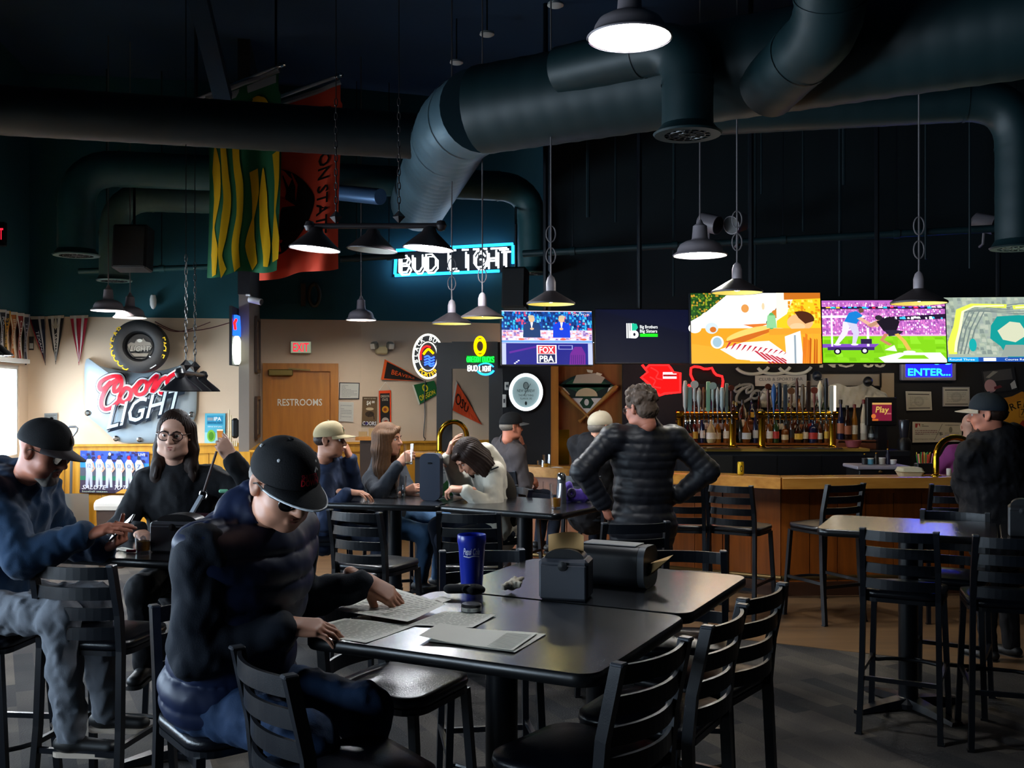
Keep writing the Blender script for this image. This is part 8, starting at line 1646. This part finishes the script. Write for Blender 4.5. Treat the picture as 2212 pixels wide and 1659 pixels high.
# right table: napkin dispenser at the picture edge
c = at(2208, 1160, 5.55); c.z = TT; dispenser('dark napkin dispenser at the right picture edge', c, math.radians(-25), .14, .14, .17, False, DARKPL)
# on the bar --------------------------------------------------------------------------
BZ = 1.0705
def onbar(px, d): return Vector(((px - CX) / FPX * d, d, BZ))
tumbler('beer glass with a little beer on the bar end', onbar(1181, 10.35), .036, .145, .38, '#c88a1c', flare=1.2); tumbler('empty short glass beside the beer on the bar end', onbar(1168, 10.38), .033, .085, 0, '')
c = onbar(1202, 10.3); mb = MB(); mb.lathe([(.06, 0), (.075, .012), (.05, .02), (.02, .024), (.001, .024)], c, 20); tag(mb.build('side_plate', WHITEP, smooth='auto'), 'small white plate on the bar end', 'plate')
c = onbar(1600, 9.62); t = thing('drink_can', 'yellow and black drink can on the bar', 'can', c); mb = MB(); mb.lathe([(.024, 0), (.031, .008), (.031, .11), (.026, .122), (.024, .122)], c, 22); mb.build('can_body', mat('can_yellow', '#c8a414', .3, .4), t, smooth='auto'); p = PR(lambda u, v, w=0: c + Vector(((.0315 + w) * math.cos(-PI / 2 + u / .0315), (.0315 + w) * math.sin(-PI / 2 + u / .0315), v)), .0003, .0002); p.ell(0, .06, .012, .03, '#1a1a1a'); p.ell(0, .06, .007, .02, '#c8a414'); p.rect(-.03, .1, .03, .109, '#1a1a1a'); p.build('can_print', PRINT, t, fix=False)
# takeout box
c = onbar(1965, 9.42); t = thing('takeout_box', 'white foam takeout box on the bar', 'takeout box', c, -.1); mb = MB(); shell(mb, [[(x * q, y * q, z) for x, y in rrect(.22, .2, .03)] for q, z in ((.8, 0), (1, .045), (1.06, .047))]); mb.build('box_base', mat('foam_white', '#c9c4a8', .7), t, local=True); mb = MB(); shell(mb, [[(x * q, y * q, z) for x, y in rrect(.22, .2, .03)] for q, z in ((1.06, .049), (1.0, .052), (.85, .085), (.5, .09))]); mb.build('box_lid', MATS['foam_white'], t, local=True)
# straws in a holder
c = onbar(1997, 9.75); t = thing('straw_holder', 'black holder full of red, orange and green straws', 'straw holder', c); mb = MB(); mb.box(c + UP * .05, (.17, .1, .1), bevel=.008); mb.build('holder_box', DARKPL, t)
SC = ['#2aa84a', '#e8d040', '#e85a20', '#d83a20', '#e88ab0', '#e82a2a', '#f0a040', '#7ac83a']; R = random.Random(4)
for k in range(22):
    x = -.075 + .15 * k / 21; y = R.uniform(-.035, .035); mb = MB(); a_ = c + Vector((x * .8, y, .02)); b_ = c + Vector((x * 1.15, y * 1.2, .19 + R.uniform(-.01, .02))); mb.sweep([a_, b_], .004, 6); mb.build('straw', mat('straw_%d' % (k % 8), SC[(k * 3) % 8], .4), t)
c = onbar(2050, 9.55); mb = MB(); mb.lathe([(.022, 0), (.024, .06), (.02, .065), (.001, .066)], c, 16); tag(mb.build('salt_shaker', WHITEP, smooth='auto'), 'small white shaker on the bar by the brass arch', 'shaker')
# cooler box behind the bar, items on it
c = at(1893, 1010, 10.2); t = thing('drink_cooler', 'black cooler with a pale lid behind the bar', 'cooler', Vector((c.x, c.y, 0))); zt = at(1893, 1003, 10.2).z; w = 115 / FPX * 10.2
mb = MB(); mb.box((c.x, c.y, (zt - .04) / 2), (w * .9, .4, zt - .04), bevel=.01); mb.build('cooler_body', BG, t); mb = MB(); mb.box((c.x, c.y, zt - .02), (w, .44, .035), bevel=.008); mb.build('cooler_lid', mat('grey_lid', '#a8a4b4', .35), t); mb = MB(); e = at(1901, 1020, 9.98); mb.lathe([(.02, 0), (.02, .008), (.001, .01)], e, 12, Matrix.Rotation(PI / 2, 3, 'X')); mb.build('cooler_knob', CHROME, t)
for px, kd, col, lab, hh in ((1868, 0, '#2a2a2c', 'dark tool in the cup on the black cooler', .1), (1880, 1, '#5a98b0', 'light blue tub on the black cooler', .055), (1893, 2, '#14100e', 'dark sauce bottle on the black cooler', .11), (1905, 1, '#b8b4a8', 'cream tub on the black cooler', .06), (1918, 2, '#1a1c3a', 'dark blue bottle on the black cooler', .15), (1929, 1, '#d0d0d4', 'small white tub on the black cooler', .04)):
    c = at(px, 1003, 10.2); c.z = zt; t = thing('bar_container', lab, 'container', c, 0, 'small containers on the black cooler'); mb = MB()
    if kd == 1: mb.lathe([(.03, 0), (.036, hh), (.001, hh)], c, 16)
    elif kd == 2: mb.lathe([(.022, 0), (.022, hh * .6), (.01, hh * .78), (.01, hh)], c, 14)
    else: mb.lathe([(.028, 0), (.03, hh * .6), (.026, hh * .62)], c, 14)
    mb.build('container_body', mat('container_' + col[1:], col, .4), t, smooth='auto'); mb = MB(); r_ = .037 if kd == 1 else .012; mb.lathe([(r_, hh * .97), (r_, hh + .008), (.001, hh + .01)], c, 14); mb.build('lid', WHITEP if kd == 1 else BRASS, t)
# red bowl on the back bar, monitor with red screen
c = at(1843, 970, 11.3); c.z = 1.232; mb = MB(); mb.lathe([(.05, 0), (.07, .01), (.09, .08), (.085, .08), (.06, .015), (.001, .012)], c, 24, cap=False); tag(mb.build('red_bowl', mat('dull_red_plastic', '#8a4048', .5), smooth='auto'), 'dull red bowl on the back bar under the reddish shelf', 'bowl')
o = Frame(at(1905, 889, 11.45), (1, 0, 0)); k = FPX / 11.45; t = thing('game_terminal', 'small black monitor with a red screen at the end of the back bar', 'monitor', Vector((o.o.x, o.o.y, 1.2))); mb = MB(); mb.box(o(0, 0, -.04), (64 / k, 62 / k, .08), o.R(), bevel=.01); mb.build('monitor_case', DARKPL, t); mb = MB(); mb.box(Vector((o.o.x, o.o.y + .03, (1.2 + o.o.z - 31 / k) / 2)), (.1, .1, o.o.z - 31 / k - 1.2)); mb.build('monitor_stand', DARKPL, t)
p = PR(lambda u, v, w=0: o(u / k, v / k, w), .001); p.rect(-21, -20, 21, 19, '#8a1c3a'); p.rect(-21, 15, 21, 19, '#e8b060'); p.ell(-18, -10, 5, 5, '#e87a3a'); p.rect(-21, -20, -8, -16, '#e0702a'); p.rect(10, -6, 20, -3, '#c86a6a'); p.text('Play', 0, -2, 13, '#f0c860', w=28, bold=.02, shear=.15); p.build('screen_picture', attr_mat('screen_dim', .8), t, fix=False)
# small bobble figures on the long frame: caps
for px, py, col, lab in ((1765, 812, '#1c2430', 'dark toy helmet hanging left of the long framed picture'), (1875, 824, '#14171c', 'small black cap standing on the long framed picture')):
    c = at(px, py, 12.0); t = thing('toy_helmet', lab, 'helmet', c); d = Sdf(.007); d.el(c, (.055, .06, .06), .02); d.el(c + Vector((0, -.05, -.05)), (.04, .04, .03), .015, neg=True); npmesh('helmet_shell', [d.mesh()], mat('helmet_' + col[1:], col, .35), t); mb = MB(); mb.sweep([c + Vector((.045 * math.cos(a), -.05 - .015 * math.sin(a), -.045)) for a in [PI * k / 8 for k in range(9)]], .006, 6); mb.sweep([c + Vector((.0, .04, 0)), c + Vector((0, .19, .0))], .008, 6); mb.build('face_guard', BLACKM, t)
# tall dark objects right of the back bar: blender jar and coffee machine
c = at(1953, 985, 11.4); t = thing('blender_jar', 'dark blender beside the cooler at the back bar', 'blender', Vector((c.x, c.y, 1.2))); mb = MB(); mb.lathe([(.07, 1.2), (.075, 1.3), (.05, 1.34)], (c.x, c.y, 0), 18); mb.build('blender_base', DARKPL, t, smooth='auto'); mb = MB(); mb.lathe([(.045, 1.34), (.065, 1.52), (.06, 1.54), (.001, 1.545)], (c.x, c.y, 0), 18); mb.build('jar', mat('smoked_plastic', '#2a2c34', .15), t, smooth='auto')
